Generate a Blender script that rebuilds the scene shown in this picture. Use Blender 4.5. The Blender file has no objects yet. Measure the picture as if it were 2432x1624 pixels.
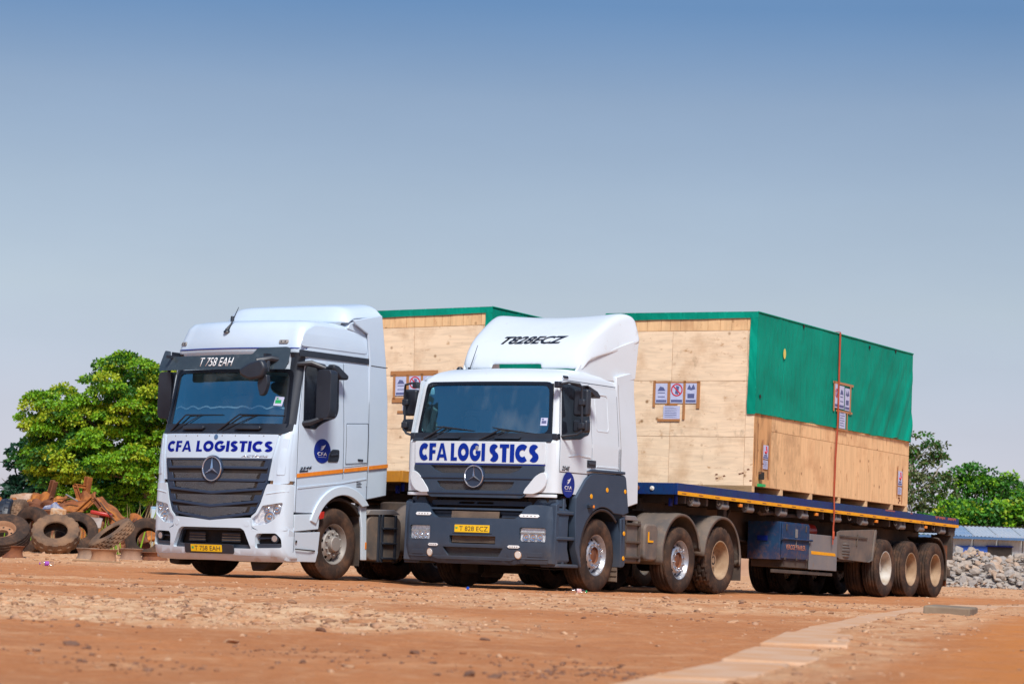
import bpy, bmesh, math, random
import numpy as np
from mathutils import Vector, Matrix, Euler
R = math.radians
rnd = random.Random(7)
sc = bpy.context.scene
col = sc.collection

# ------------------------------------------------------------------ camera
cam_d = bpy.data.cameras.new('camera'); cam = bpy.data.objects.new('camera', cam_d); col.objects.link(cam)
F_PX, PITCH, ROLL, CAM_H = 6600.0, math.atan(525 / 6600.0), R(2.0), 0.366
cam_d.sensor_width = 36.0; cam_d.lens = 36.0 * F_PX / 2432.0
cam.matrix_world = (Matrix.Translation((0, 0, CAM_H)) @ Matrix.Rotation(math.pi / 2 + PITCH, 4, 'X') @ Matrix.Rotation(ROLL, 4, 'Z'))
cam_d.clip_start = 0.1; cam_d.clip_end = 6000
cam_d.dof.use_dof = True; cam_d.dof.focus_distance = 39.0; cam_d.dof.aperture_fstop = 7.0
sc.camera = cam

# ------------------------------------------------------------------ world, sun, exposure
SUN_TO = Vector((0.10, -0.62, 0.72)).normalized()
elev = math.asin(SUN_TO.z); azim = math.atan2(SUN_TO.x, SUN_TO.y)
world = bpy.data.worlds.new('World'); sc.world = world; world.use_nodes = True
wn, wl = world.node_tree.nodes, world.node_tree.links
wn.clear()
sky = wn.new('ShaderNodeTexSky'); sky.sky_type = 'NISHITA'; sky.sun_disc = False
sky.sun_elevation = elev; sky.sun_rotation = azim % (2 * math.pi)
sky.air_density = 1.2; sky.dust_density = 0.8; sky.ozone_density = 2.5
tc = wn.new('ShaderNodeTexCoord'); sep = wn.new('ShaderNodeSeparateXYZ'); wl.new(tc.outputs['Generated'], sep.inputs[0])
ramp = wn.new('ShaderNodeValToRGB'); wl.new(sep.outputs[2], ramp.inputs[0])
ramp.color_ramp.interpolation = 'LINEAR'
e = ramp.color_ramp.elements
SKY_K = 0.55
stops = [(0.0, (.49, .49, .76)), (.033, (.47, .465, .69)), (.051, (.452, .430, .595)), (.073, (.448, .420, .53)), (.094, (.470, .430, .485)), (.13, (.452, .412, .445)), (.165, (.390, .370, .408)), (.199, (.235, .292, .380)), (.30, (.27, .325, .40)), (.6, (.36, .42, .50)), (1.0, (.42, .48, .56))]
e[0].position = 0.0; e[0].color = (*[c * SKY_K for c in stops[0][1]], 1); e[1].position = 1.0; e[1].color = (*[c * SKY_K for c in stops[-1][1]], 1)
for p_, c_ in stops[1:-1]: q_ = e.new(p_); q_.color = (*[c * SKY_K for c in c_], 1)
mix = wn.new('ShaderNodeMix'); mix.data_type = 'RGBA'; mix.blend_type = 'MULTIPLY'; mix.inputs[0].default_value = 1.0
cmap = wn.new('ShaderNodeMapping'); cmap.inputs['Scale'].default_value = (1.0, 1.0, 3.0); wl.new(tc.outputs['Generated'], cmap.inputs[0])
cno = wn.new('ShaderNodeTexNoise'); cno.inputs['Scale'].default_value = 2.6; cno.inputs['Detail'].default_value = 8; cno.inputs['Roughness'].default_value = .6; wl.new(cmap.outputs[0], cno.inputs['Vector'])
crm = wn.new('ShaderNodeMapRange'); crm.inputs[1].default_value = .35; crm.inputs[2].default_value = .75; crm.inputs[3].default_value = .97; crm.inputs[4].default_value = 1.07; wl.new(cno.outputs[0], crm.inputs[0])
cml = wn.new('ShaderNodeVectorMath'); cml.operation = 'SCALE'; wl.new(sky.outputs[0], cml.inputs[0]); wl.new(crm.outputs[0], cml.inputs['Scale'])
wl.new(cml.outputs[0], mix.inputs[6]); wl.new(ramp.outputs[0], mix.inputs[7])
bg = wn.new('ShaderNodeBackground'); bg.inputs[1].default_value = 0.15
wo = wn.new('ShaderNodeOutputWorld'); wl.new(mix.outputs[2], bg.inputs[0]); wl.new(bg.outputs[0], wo.inputs[0])
sun_d = bpy.data.lights.new('sun', 'SUN'); sun_d.energy = 1.75; sun_d.angle = R(14); sun_d.color = (1.0, 0.95, 0.87)
sun = bpy.data.objects.new('sun', sun_d); col.objects.link(sun)
sun.rotation_euler = (-SUN_TO).to_track_quat('-Z', 'Y').to_euler()
sc.view_settings.view_transform = 'Standard'; sc.view_settings.look = 'None'
sc.view_settings.gamma = 1; sc.view_settings.use_curve_mapping = False; sc.view_settings.exposure = 1.33
sc.cycles.max_bounces = 6; sc.cycles.transparent_max_bounces = 12

# ------------------------------------------------------------------ materials
MATS = {}
def mat(name, c, rough=0.6, metal=0.0, c2=None, nscale=3.0, dirt=None, damt=0.0, dscale=2.0, dlow=None,
        bump=0.0, bscale=40.0, coat=0.0, stretch=None, spec=0.5, fine=None):
    """principled; c2: noise-mixed second colour; dirt: colour laid on by noise (damt = cover); dlow=(z0,z1): more of it towards z0"""
    if name in MATS: return MATS[name]
    m = bpy.data.materials.new(name); m.use_nodes = True
    n, l = m.node_tree.nodes, m.node_tree.links
    b = n['Principled BSDF']
    b.inputs['Base Color'].default_value = (*c, 1); b.inputs['Roughness'].default_value = rough
    b.inputs['Metallic'].default_value = metal; b.inputs['Coat Weight'].default_value = coat
    b.inputs['Coat Roughness'].default_value = 0.08; b.inputs['Specular IOR Level'].default_value = spec
    t = n.new('ShaderNodeTexCoord'); src = t.outputs['Object']
    if stretch:
        mp = n.new('ShaderNodeMapping'); l.new(src, mp.inputs[0]); mp.inputs['Scale'].default_value = stretch; src = mp.outputs[0]
    cur = None
    def noise(scale, detail=6, s=None, rg=0.6):
        q = n.new('ShaderNodeTexNoise'); q.inputs['Scale'].default_value = scale; q.inputs['Detail'].default_value = detail
        q.inputs['Roughness'].default_value = rg
        l.new(s or src, q.inputs['Vector']); return q.outputs[0]
    def rampf(s, a, bb):
        q = n.new('ShaderNodeMapRange'); q.inputs[1].default_value = a; q.inputs[2].default_value = bb; l.new(s, q.inputs[0]); return q.outputs[0]
    def mx(f, A, B):
        q = n.new('ShaderNodeMix'); q.data_type = 'RGBA'
        if hasattr(f, 'links') or not isinstance(f, float): l.new(f, q.inputs[0])
        else: q.inputs[0].default_value = f
        if isinstance(A, tuple): q.inputs[6].default_value = (*A, 1)
        else: l.new(A, q.inputs[6])
        if isinstance(B, tuple): q.inputs[7].default_value = (*B, 1)
        else: l.new(B, q.inputs[7])
        return q.outputs[2]
    cur = c
    if c2: cur = mx(rampf(noise(nscale), 0.35, 0.68), cur, c2)
    if fine: cur = mx(rampf(noise(fine[1], 3), 0.45, 0.7), cur, fine[0])
    if dirt:
        f = rampf(noise(dscale, 9, t.outputs['Object'], 0.72), 0.62 - 0.35 * damt, 0.82 - 0.1 * damt)
        if dlow:
            sp = n.new('ShaderNodeSeparateXYZ'); l.new(t.outputs['Object'], sp.inputs[0])
            g = rampf(sp.outputs[2], dlow[1], dlow[0])
            q = n.new('ShaderNodeMath'); q.operation = 'MULTIPLY_ADD'; l.new(g, q.inputs[0]); l.new(rampf(noise(dscale * 2, 8, t.outputs['Object']), 0.2, 0.8), q.inputs[1]); l.new(f, q.inputs[2]); q.use_clamp = True
            f = q.outputs[0]
        cur = mx(f, cur, dirt)
        q = n.new('ShaderNodeMapRange'); q.inputs[3].default_value = rough; q.inputs[4].default_value = 0.9; l.new(f, q.inputs[0]); l.new(q.outputs[0], b.inputs['Roughness'])
    if not isinstance(cur, tuple): l.new(cur, b.inputs['Base Color'])
    if bump:
        q = n.new('ShaderNodeBump'); q.inputs['Strength'].default_value = 1.0; q.inputs['Distance'].default_value = bump
        l.new(noise(bscale, 5), q.inputs['Height']); l.new(q.outputs[0], b.inputs['Normal'])
    MATS[name] = m
    return m

DUST = (0.30, 0.17, 0.09)
WHITE = mat('white_paint', (0.67, 0.74, 0.81), 0.34, coat=0.3, c2=(0.64, 0.71, 0.77), nscale=1.5, dirt=(.50, .45, .42), damt=.0, dscale=6)
WHITE_LOW = mat('white_paint_dusty', (0.78, 0.79, 0.81), 0.38, coat=0.2, dirt=(0.50, 0.42, 0.36), damt=0.05, dscale=2.2, dlow=(0.15, 0.42))
GREY = mat('slate_plastic', (0.030, 0.050, 0.085), 0.55, spec=.35, c2=(0.042, 0.065, 0.105), nscale=2.5, dirt=(0.10, 0.085, 0.08), damt=0.10, dscale=2.0, dlow=(0.1, 0.8), bump=0.0006, bscale=220)
BLACK = mat('black_plastic', (0.014, 0.019, 0.030), 0.45, c2=(0.024, 0.032, 0.048), nscale=2, bump=0.0004, bscale=200)
DARKP = mat('dark_grille_plastic', (0.022, 0.030, 0.048), 0.40, c2=(0.035, 0.045, 0.065), nscale=3)
BLADE = mat('blue_black_gloss', (0.024, 0.042, 0.082), 0.38)
MESHM = mat('dusty_mesh', (0.085, 0.092, 0.11), 0.6, c2=(0.115, 0.115, 0.12), nscale=8)
RADI = mat('dusty_radiator', (0.15, 0.11, 0.085), 0.8, c2=(0.24, 0.17, 0.12), nscale=5)
RIMSIL = mat('bright_rim', (.46, .48, .52), .36, .75, dirt=(0.30, 0.19, 0.12), damt=0.42, dscale=9)
CHROME = mat('chrome', (0.72, 0.75, 0.80), 0.20, 1.0, dirt=(0.35, 0.25, 0.18), damt=0.05, dscale=14)
SILVER = mat('silver_rim_paint', (0.33, 0.31, 0.29), 0.5, 0.3, dirt=(0.20, 0.13, 0.09), damt=0.25, dscale=6)
BROWNRIM = mat('dusty_rim', (0.30, 0.19, 0.11), 0.8, c2=(0.44, 0.31, 0.20), nscale=4, dirt=(0.14, 0.08, 0.05), damt=0.2, dscale=7)
PALERIM = mat('pale_rim', (0.55, 0.53, 0.49), 0.6, c2=(0.38, 0.30, 0.22), nscale=5)
TYRE = mat('dusty_tyre', (0.036, 0.027, 0.024), 0.9, spec=.15, c2=(0.070, 0.044, 0.033), nscale=4, dirt=(0.165, 0.088, 0.052), damt=0.42, dscale=5, bump=0.002, bscale=60)
TYRE2 = mat('muddy_tyre', (0.085, 0.058, 0.043), 0.88, c2=(0.24, 0.13, 0.07), nscale=3, dirt=(0.27, 0.155, 0.085), damt=0.5, dscale=4, bump=0.002, bscale=60)
BLUETXT = mat('royal_blue_vinyl', (0.002, 0.026, 0.30), 0.5, spec=.15)
NAVY = mat('navy_vinyl', (0.004, 0.018, 0.20), 0.45, spec=.2, c2=(0.01, 0.03, 0.26), nscale=6)
WTXT = mat('white_vinyl', (0.82, 0.84, 0.86), 0.45)
BTXT = mat('black_vinyl', (0.012, 0.016, 0.03), 0.4)
ORANGE = mat('orange_reflector', (0.85, 0.27, 0.02), 0.4, c2=(0.70, 0.20, 0.02), nscale=20)
YELLOW = mat('yellow_reflector', (0.88, 0.42, 0.010), 0.5, spec=.2, c2=(0.80, 0.32, 0.01), nscale=10)
PLATE = mat('number_plate_yellow', (0.85, 0.52, 0.01), 0.45)
RED = mat('red_plastic', (0.45, 0.03, 0.02), 0.35)
LENS = mat('clear_lens', (0.75, 0.74, 0.70), 0.25, 0.1)
TDECK = mat('trailer_blue_paint', (0.003, 0.020, 0.17), 0.5, spec=.3, c2=(0.004, 0.045, 0.13), nscale=1.6, fine=((0.01, 0.02, 0.09), 30))
ODECK = mat('trailer_orange_paint', (0.62, 0.27, 0.02), 0.5, c2=(0.50, 0.20, 0.02), nscale=3, dirt=(0.25, 0.12, 0.06), damt=0.15)
CHASS = mat('dusty_chassis', (0.040, 0.034, 0.032), 0.8, c2=(0.11, 0.075, 0.055), nscale=2.5)
UNDER = mat('dark_underbody', (0.014, 0.012, 0.012), 0.9, c2=(0.04, 0.028, 0.022), nscale=3)
MUDG = mat('dusty_mudguard', (0.105, 0.092, 0.085), 0.65, c2=(0.19, 0.145, 0.115), nscale=3, dirt=(0.28, 0.18, 0.12), damt=0.25, dscale=4)
GSTEEL = mat('grey_steel', (0.20, 0.20, 0.215), 0.55, 0.2, c2=(0.26, 0.235, 0.22), nscale=3, dirt=(0.30, 0.2, 0.13), damt=0.12, dscale=5)
TBOX = mat('worn_blue_box', (0.010, 0.036, 0.105), 0.65, spec=.25, c2=(0.015, 0.055, 0.13), nscale=5, dirt=(0.13, 0.075, 0.075), damt=0.35, dscale=9, dlow=(0.5, 0.85))
RUST = mat('rusty_steel', (0.27, 0.075, 0.02), 0.85, c2=(0.55, 0.20, 0.035), nscale=3, dirt=(0.09, 0.035, 0.02), damt=0.5, dscale=5, bump=0.004, bscale=30)
RUSTD = mat('dark_rusty_steel', (0.13, 0.045, 0.025), 0.85, c2=(0.25, 0.09, 0.035), nscale=4, bump=0.003, bscale=30)
PEACH = mat('dusty_rusted_rim', (0.30, 0.15, 0.08), 0.8, c2=(0.42, 0.22, 0.12), nscale=4, dirt=(0.12, 0.06, 0.035), damt=0.2)
STRAPM = mat('red_webbing', (0.52, 0.085, 0.03), 0.7, c2=(0.42, 0.07, 0.03), nscale=10)
TAPE = mat('brown_tape', (0.45, 0.20, 0.075), 0.4)
PAPER = mat('printed_paper', (0.56, 0.60, 0.80), 0.7, c2=(0.46, 0.50, 0.74), nscale=14)
INKB = mat('blue_grey_ink', (0.10, 0.12, 0.27), 0.7)
INKR = mat('red_ink', (0.60, 0.03, 0.05), 0.7)
GREEN = mat('green_plastic', (0.02, 0.40, 0.12), 0.4)
INTER = mat('cab_interior', (0.05, 0.058, 0.072), 0.8, c2=(.09, .10, .12), nscale=3)
SEATM = mat('seat_fabric', (0.16, 0.17, 0.20), 0.9)
SEAL = mat('black_frit', (0.008, 0.010, 0.016), 0.25)

def tarp_material():
    m = bpy.data.materials.new('green_tarpaulin'); m.use_nodes = True; n, l = m.node_tree.nodes, m.node_tree.links; b = n['Principled BSDF']
    t = n.new('ShaderNodeTexCoord')
    mp = n.new('ShaderNodeMapping'); mp.inputs['Scale'].default_value = (1.0, 0.55, 0.9); l.new(t.outputs['Object'], mp.inputs[0])
    q = n.new('ShaderNodeTexNoise'); q.inputs['Scale'].default_value = 1.8; q.inputs['Detail'].default_value = 6; l.new(mp.outputs[0], q.inputs['Vector'])
    r = n.new('ShaderNodeValToRGB'); l.new(q.outputs[0], r.inputs[0])
    r.color_ramp.elements[0].position = .3; r.color_ramp.elements[0].color = (0.0, 0.22, 0.15, 1)
    r.color_ramp.elements[1].position = .75; r.color_ramp.elements[1].color = (0.0, 0.34, 0.235, 1)
    l.new(r.outputs[0], b.inputs['Base Color']); b.inputs['Roughness'].default_value = 0.6; b.inputs['Specular IOR Level'].default_value = .12
    w = n.new('ShaderNodeTexNoise'); w.inputs['Scale'].default_value = 7; w.inputs['Detail'].default_value = 4; w.inputs['Distortion'].default_value = .6
    mp2 = n.new('ShaderNodeMapping'); mp2.inputs['Scale'].default_value = (1, 1.2, 0.35); mp2.inputs['Rotation'].default_value = (R(24), 0, 0); l.new(t.outputs['Object'], mp2.inputs[0]); l.new(mp2.outputs[0], w.inputs['Vector'])
    bp = n.new('ShaderNodeBump'); bp.inputs['Distance'].default_value = 0.02; l.new(w.outputs[0], bp.inputs['Height']); l.new(bp.outputs[0], b.inputs['Normal'])
    return m
TARP = tarp_material()

def wood_material(name, base, dark, vert=False, stain=0.5):
    m = bpy.data.materials.new(name); m.use_nodes = True; n, l = m.node_tree.nodes, m.node_tree.links; b = n['Principled BSDF']
    t = n.new('ShaderNodeTexCoord'); oi = n.new('ShaderNodeObjectInfo')
    ad = n.new('ShaderNodeVectorMath'); ad.operation = 'MULTIPLY_ADD'; l.new(oi.outputs['Random'], ad.inputs[0]); ad.inputs[1].default_value = (13, 17, 7); l.new(t.outputs['Object'], ad.inputs[2])
    mp = n.new('ShaderNodeMapping'); l.new(ad.outputs[0], mp.inputs[0]); mp.inputs['Scale'].default_value = (2.0, 2.0, .25) if vert else (.35, .35, 3.0)
    q = n.new('ShaderNodeTexNoise'); q.inputs['Scale'].default_value = 5; q.inputs['Detail'].default_value = 8; q.inputs['Distortion'].default_value = 1.2; l.new(mp.outputs[0], q.inputs['Vector'])
    r = n.new('ShaderNodeValToRGB'); l.new(q.outputs[0], r.inputs[0])
    r.color_ramp.elements[0].position = .25; r.color_ramp.elements[0].color = (*[c * .78 for c in base], 1)
    r.color_ramp.elements[1].position = .62; r.color_ramp.elements[1].color = (*base, 1)
    def layer(prev, scale, a, bb, colr, detail=5, cs=(1, 1, 1)):
        m2 = n.new('ShaderNodeMapping'); l.new(ad.outputs[0], m2.inputs[0]); m2.inputs['Scale'].default_value = cs
        v = n.new('ShaderNodeTexNoise'); v.inputs['Scale'].default_value = scale; v.inputs['Detail'].default_value = detail; v.inputs['Roughness'].default_value = .65; l.new(m2.outputs[0], v.inputs['Vector'])
        k = n.new('ShaderNodeMapRange'); k.inputs[1].default_value = a; k.inputs[2].default_value = bb; l.new(v.outputs[0], k.inputs[0])
        x = n.new('ShaderNodeMix'); x.data_type = 'RGBA'; l.new(k.outputs[0], x.inputs[0]); l.new(prev, x.inputs[6]); x.inputs[7].default_value = (*colr, 1); return x.outputs[2]
    c = layer(r.outputs[0], 1.6, .50, .88, dark, 8)
    c = layer(c, 9, .61, .74, dark, 4, (.6, .6, 1.2) if not vert else (1, 1, .5))
    c = layer(c, 3.2, .66 - .08 * stain, .86, tuple(d * .35 for d in dark), 9, (1, 1, .55))
    # knots
    vo = n.new('ShaderNodeTexVoronoi'); vo.inputs['Scale'].default_value = 3.4; l.new(ad.outputs[0], vo.inputs['Vector'])
    kk = n.new('ShaderNodeMapRange'); kk.inputs[1].default_value = .13; kk.inputs[2].default_value = .04; l.new(vo.outputs['Distance'], kk.inputs[0])
    x = n.new('ShaderNodeMix'); x.data_type = 'RGBA'; l.new(kk.outputs[0], x.inputs[0]); l.new(c, x.inputs[6]); x.inputs[7].default_value = (*[d * .6 for d in dark], 1)
    l.new(x.outputs[2], b.inputs['Base Color']); b.inputs['Roughness'].default_value = .75
    bp = n.new('ShaderNodeBump'); bp.inputs['Distance'].default_value = .002; l.new(q.outputs[0], bp.inputs['Height']); l.new(bp.outputs[0], b.inputs['Normal'])
    return m
PLY = wood_material('plywood_horizontal_grain', (0.94, 0.72, 0.50), (0.50, 0.28, 0.13))
PLYV = wood_material('plywood_vertical_grain', (0.88, 0.57, 0.30), (0.50, 0.23, 0.10), True, 0.2)
PLYM = wood_material('smudged_plywood', (0.84, 0.54, 0.28), (0.34, 0.18, 0.09), True, 1.9)
PLYS = wood_material('stained_plywood', (0.70, 0.39, 0.17), (0.22, 0.11, 0.06), True, 2.2)
TIMB = wood_material('pale_timber', (0.70, 0.48, 0.27), (0.40, 0.22, 0.12), False, 0.3)

def glass_material(name, tint, refl, fac):
    m = bpy.data.materials.new(name); m.use_nodes = True; n, l = m.node_tree.nodes, m.node_tree.links; n.clear()
    o = n.new('ShaderNodeOutputMaterial'); g = n.new('ShaderNodeBsdfGlossy'); g.inputs['Color'].default_value = (*refl, 1); g.inputs['Roughness'].default_value = .04
    tr = n.new('ShaderNodeBsdfTransparent'); tr.inputs['Color'].default_value = (*tint, 1)
    di = n.new('ShaderNodeBsdfDiffuse'); di.inputs['Color'].default_value = (.35, .42, .45, 1)
    t = n.new('ShaderNodeTexCoord'); q = n.new('ShaderNodeTexNoise'); q.inputs['Scale'].default_value = 1.6; q.inputs['Detail'].default_value = 5
    mp = n.new('ShaderNodeMapping'); mp.inputs['Scale'].default_value = (1.6, 1, .7); l.new(t.outputs['Object'], mp.inputs[0]); l.new(mp.outputs[0], q.inputs['Vector'])
    k = n.new('ShaderNodeMapRange'); k.inputs[1].default_value = .5; k.inputs[2].default_value = .8; k.inputs[3].default_value = .02; k.inputs[4].default_value = .24; l.new(q.outputs[0], k.inputs[0])
    lw = n.new('ShaderNodeLayerWeight'); lw.inputs[0].default_value = .5; fr = n.new('ShaderNodeMapRange'); fr.inputs[3].default_value = fac; fr.inputs[4].default_value = .9; l.new(lw.outputs['Facing'], fr.inputs[0])
    w = n.new('ShaderNodeTexNoise'); w.inputs['Scale'].default_value = 1.2; l.new(t.outputs['Object'], w.inputs['Vector'])
    bp = n.new('ShaderNodeBump'); bp.inputs['Distance'].default_value = .012; l.new(w.outputs[0], bp.inputs['Height']); l.new(bp.outputs[0], g.inputs['Normal'])
    a = n.new('ShaderNodeMixShader'); l.new(fr.outputs[0], a.inputs[0]); l.new(tr.outputs[0], a.inputs[1]); l.new(g.outputs[0], a.inputs[2])
    b2 = n.new('ShaderNodeMixShader'); l.new(k.outputs[0], b2.inputs[0]); l.new(a.outputs[0], b2.inputs[1]); l.new(di.outputs[0], b2.inputs[2])
    l.new(b2.outputs[0], o.inputs[0]); return m
GLASS = glass_material('windscreen_glass', (.62, .80, .86), (.30, .84, 1.0), .30)
SGLASS = mat('dark_side_glass', (0.010, 0.013, 0.022), 0.10, spec=0.35, c2=(0.022, 0.028, 0.04), nscale=2)
def clear_plastic():
    m = bpy.data.materials.new('clear_plastic'); m.use_nodes = True; b = m.node_tree.nodes['Principled BSDF']
    b.inputs['Base Color'].default_value = (.8, .85, .85, 1); n, l = m.node_tree.nodes, m.node_tree.links; g = n.new('ShaderNodeBsdfGlossy'); g.inputs['Roughness'].default_value = .08; t = n.new('ShaderNodeBsdfTransparent'); t.inputs[0].default_value = (1, 1, 1, 1); lw = n.new('ShaderNodeLayerWeight'); lw.inputs[0].default_value = .35; f = n.new('ShaderNodeMapRange'); f.inputs[3].default_value = .07; f.inputs[4].default_value = .6; l.new(lw.outputs['Facing'], f.inputs[0])
    x = n.new('ShaderNodeMixShader'); l.new(f.outputs[0], x.inputs[0]); l.new(t.outputs[0], x.inputs[1]); l.new(g.outputs[0], x.inputs[2]); l.new(x.outputs[0], n['Material Output'].inputs[0]); return m
CLEARP = clear_plastic()
VISOR = mat('smoked_visor', (0.03, 0.045, 0.06), 0.12, spec=0.6, c2=(0.05, 0.07, 0.085), nscale=2, dirt=(0.10, 0.12, 0.14), damt=0.2, dscale=2)

# ------------------------------------------------------------------ object helpers
def tag(o, label=None, cat=None, group=None, kind=None):
    if label: o['label'] = label
    if cat: o['category'] = cat; o['kind'] = 'thing'
    if group: o['group'] = group
    if kind: o['kind'] = kind
    return o
def empty(name, parent=None, loc=(0, 0, 0), rot=(0, 0, 0)):
    o = bpy.data.objects.new(name, None); col.objects.link(o); o.location = loc; o.rotation_euler = rot; o.empty_display_size = .2
    o.parent = parent; return o
def mobj(name, me, parent=None, m=None):
    o = bpy.data.objects.new(name, me); col.objects.link(o); o.parent = parent
    if m is not None:
        me.materials.clear(); me.materials.append(m)
    return o
class MB:
    def __init__(s): s.v = []; s.f = []; s.mi = []
    def add(s, vs, fs, mi=0):
        k = len(s.v); s.v += [tuple(v) for v in vs]; s.f += [tuple(i + k for i in f) for f in fs]; s.mi += [mi] * len(fs); return s
    def box(s, x0, x1, y0, y1, z0, z1, mi=0, M=None):
        vs = [Vector((x, y, z)) for z in (z0, z1) for y in (y0, y1) for x in (x0, x1)]
        if M is not None: vs = [M @ v for v in vs]
        return s.add(vs, [(0, 2, 3, 1), (4, 5, 7, 6), (0, 1, 5, 4), (2, 6, 7, 3), (0, 4, 6, 2), (1, 3, 7, 5)], mi)
    def tube(s, pts, r, n=8, mi=0, cap=True):
        pts = [Vector(p) for p in pts]; rs = r if isinstance(r, (list, tuple)) else [r] * len(pts)
        k = len(s.v); prev = None
        for i, p in enumerate(pts):
            d = (pts[min(i + 1, len(pts) - 1)] - pts[max(i - 1, 0)]).normalized()
            if prev is None:
                a = d.orthogonal().normalized()
            else:
                a = (prev - d * prev.dot(d)).normalized()
            prev = a; b = d.cross(a)
            for j in range(n):
                t = 2 * math.pi * j / n; s.v.append(tuple(p + (a * math.cos(t) + b * math.sin(t)) * rs[i]))
        for i in range(len(pts) - 1):
            for j in range(n):
                s.f.append((k + i * n + j, k + i * n + (j + 1) % n, k + (i + 1) * n + (j + 1) % n, k + (i + 1) * n + j)); s.mi.append(mi)
        if cap:
            s.f.append(tuple(k + j for j in reversed(range(n)))); s.mi.append(mi)
            s.f.append(tuple(k + (len(pts) - 1) * n + j for j in range(n))); s.mi.append(mi)
        return s
    def prism(s, poly, a0, a1, axis='x', mi=0):
        """poly in the plane across axis, extruded a0..a1; x:(y,z) y:(x,z) z:(x,y)"""
        def P(u, w, a): return {'x': (a, u, w), 'y': (u, a, w), 'z': (u, w, a)}[axis]
        n = len(poly); vs = [P(u, w, a0) for u, w in poly] + [P(u, w, a1) for u, w in poly]
        ar = sum(poly[i][0] * poly[(i + 1) % n][1] - poly[(i + 1) % n][0] * poly[i][1] for i in range(n))
        flip = (ar > 0) ^ (axis == 'y')
        fs = [tuple(range(n)), tuple(reversed(range(n, 2 * n)))] + [(i, i + n, (i + 1) % n + n, (i + 1) % n) for i in range(n)]
        if flip: fs = [tuple(reversed(f)) for f in fs]
        return s.add(vs, fs, mi)
    def lathe(s, prof, n=64, axis='x', c=(0, 0, 0), mi=0, close=False, arc=(0, 2 * math.pi), rfun=None):
        """prof: list of (a, r) along the axis"""
        full = abs(arc[1] - arc[0] - 2 * math.pi) < 1e-6; m = n if full else n + 1; k = len(s.v)
        for j in range(m):
            t = arc[0] + (arc[1] - arc[0]) * j / n; ct, st = math.cos(t), math.sin(t)
            for i, (a, r) in enumerate(prof):
                if rfun: r = rfun(i, j, r)
                if axis == 'x': v = (c[0] + a, c[1] + r * ct, c[2] + r * st)
                elif axis == 'y': v = (c[0] + r * st, c[1] + a, c[2] + r * ct)
                else: v = (c[0] + r * ct, c[1] + r * st, c[2] + a)
                s.v.append(v)
        p = len(prof)
        for j in range(n):
            j2 = (j + 1) % m
            for i in range(p - 1 + (1 if close else 0)):
                i2 = (i + 1) % p
                s.f.append((k + j * p + i, k + j * p + i2, k + j2 * p + i2, k + j2 * p + i)); s.mi.append(mi)
        return s
    def mesh(s, name, mats, smooth=None, recalc=False):
        me = bpy.data.meshes.new(name); me.from_pydata(s.v, [], s.f)
        for m in (mats if isinstance(mats, (list, tuple)) else [mats]): me.materials.append(m)
        if any(s.mi): me.polygons.foreach_set('material_index', s.mi)
        if recalc:
            bm = bmesh.new(); bm.from_mesh(me); bmesh.ops.recalc_face_normals(bm, faces=bm.faces); bm.to_mesh(me); bm.free()
        if smooth is not None: smooth_mesh(me, smooth)
        me.update(); return me
    def build(s, name, mats, parent=None, smooth=None, bevel=0, recalc=False, seg=2):
        o = mobj(name, s.mesh(name, mats, smooth, recalc), parent)
        if bevel: add_bevel(o, bevel, seg)
        return o
def smooth_mesh(me, ang=35):
    me.polygons.foreach_set('use_smooth', [True] * len(me.polygons)); me.set_sharp_from_angle(angle=R(ang))
def add_bevel(o, w, seg=2):
    b = o.modifiers.new('bevel', 'BEVEL'); b.width = w; b.segments = seg; b.limit_method = 'ANGLE'; b.angle_limit = R(35); b.harden_normals = False
    smooth_mesh(o.data, 60)

def skin(name, poly, mapper, thick, m, parent, cu=(), cv=(), holes=(), off=0.0, smooth=30, bevel=0):
    """a plate: polygon(s) in (u,v), cut along the lines cu/cv, bent onto a surface by mapper(u,v,offset) and given thickness"""
    bm = bmesh.new()
    polys = poly if isinstance(poly[0][0], (tuple, list)) else [poly]
    for P in polys:
        vs = [bm.verts.new((u, v, 0)) for u, v in P]
        f = bm.faces.new(vs)
    if holes:
        edges = list(bm.edges)
        for H in holes:
            hv = [bm.verts.new((u, v, 0)) for u, v in H]
            for i in range(len(hv)): edges.append(bm.edges.new((hv[i], hv[(i + 1) % len(hv)])))
        for f in list(bm.faces): bm.faces.remove(f)
        bmesh.ops.triangle_fill(bm, edges=edges, use_beauty=True)
    finish_skin(bm, mapper, thick, cu, cv, off)
    me = bpy.data.meshes.new(name); bm.to_mesh(me); bm.free()
    if smooth: smooth_mesh(me, smooth)
    o = mobj(name, me, parent, m)
    if bevel: add_bevel(o, bevel)
    return o
def finish_skin(bm, mapper, thick, cu, cv, off):
    for c in cu: bmesh.ops.bisect_plane(bm, geom=bm.verts[:] + bm.edges[:] + bm.faces[:], plane_co=(c, 0, 0), plane_no=(1, 0, 0), dist=1e-5)
    for c in cv: bmesh.ops.bisect_plane(bm, geom=bm.verts[:] + bm.edges[:] + bm.faces[:], plane_co=(0, c, 0), plane_no=(0, 1, 0), dist=1e-5)
    top = list(bm.verts); base = {}
    fs = list(bm.faces); es = [e_ for e_ in bm.edges if len(e_.link_faces) == 1]
    for v in top: base[v] = bm.verts.new((v.co.x, v.co.y, -1))
    if thick > 0:
        for f in fs: bm.faces.new([base[v] for v in reversed(f.verts)])
        for e_ in es: a, b = e_.verts; bm.faces.new((a, b, base[b], base[a]))
    if thick <= 0:
        for v in base.values(): bm.verts.remove(v)
    for v in bm.verts:
        u, w, t = v.co; v.co = mapper(u, w, off + thick if t > -.5 else off)
    bmesh.ops.recalc_face_normals(bm, faces=bm.faces)
def rng(a, b, n): return [a + (b - a) * i / n for i in range(1, n)]
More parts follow.
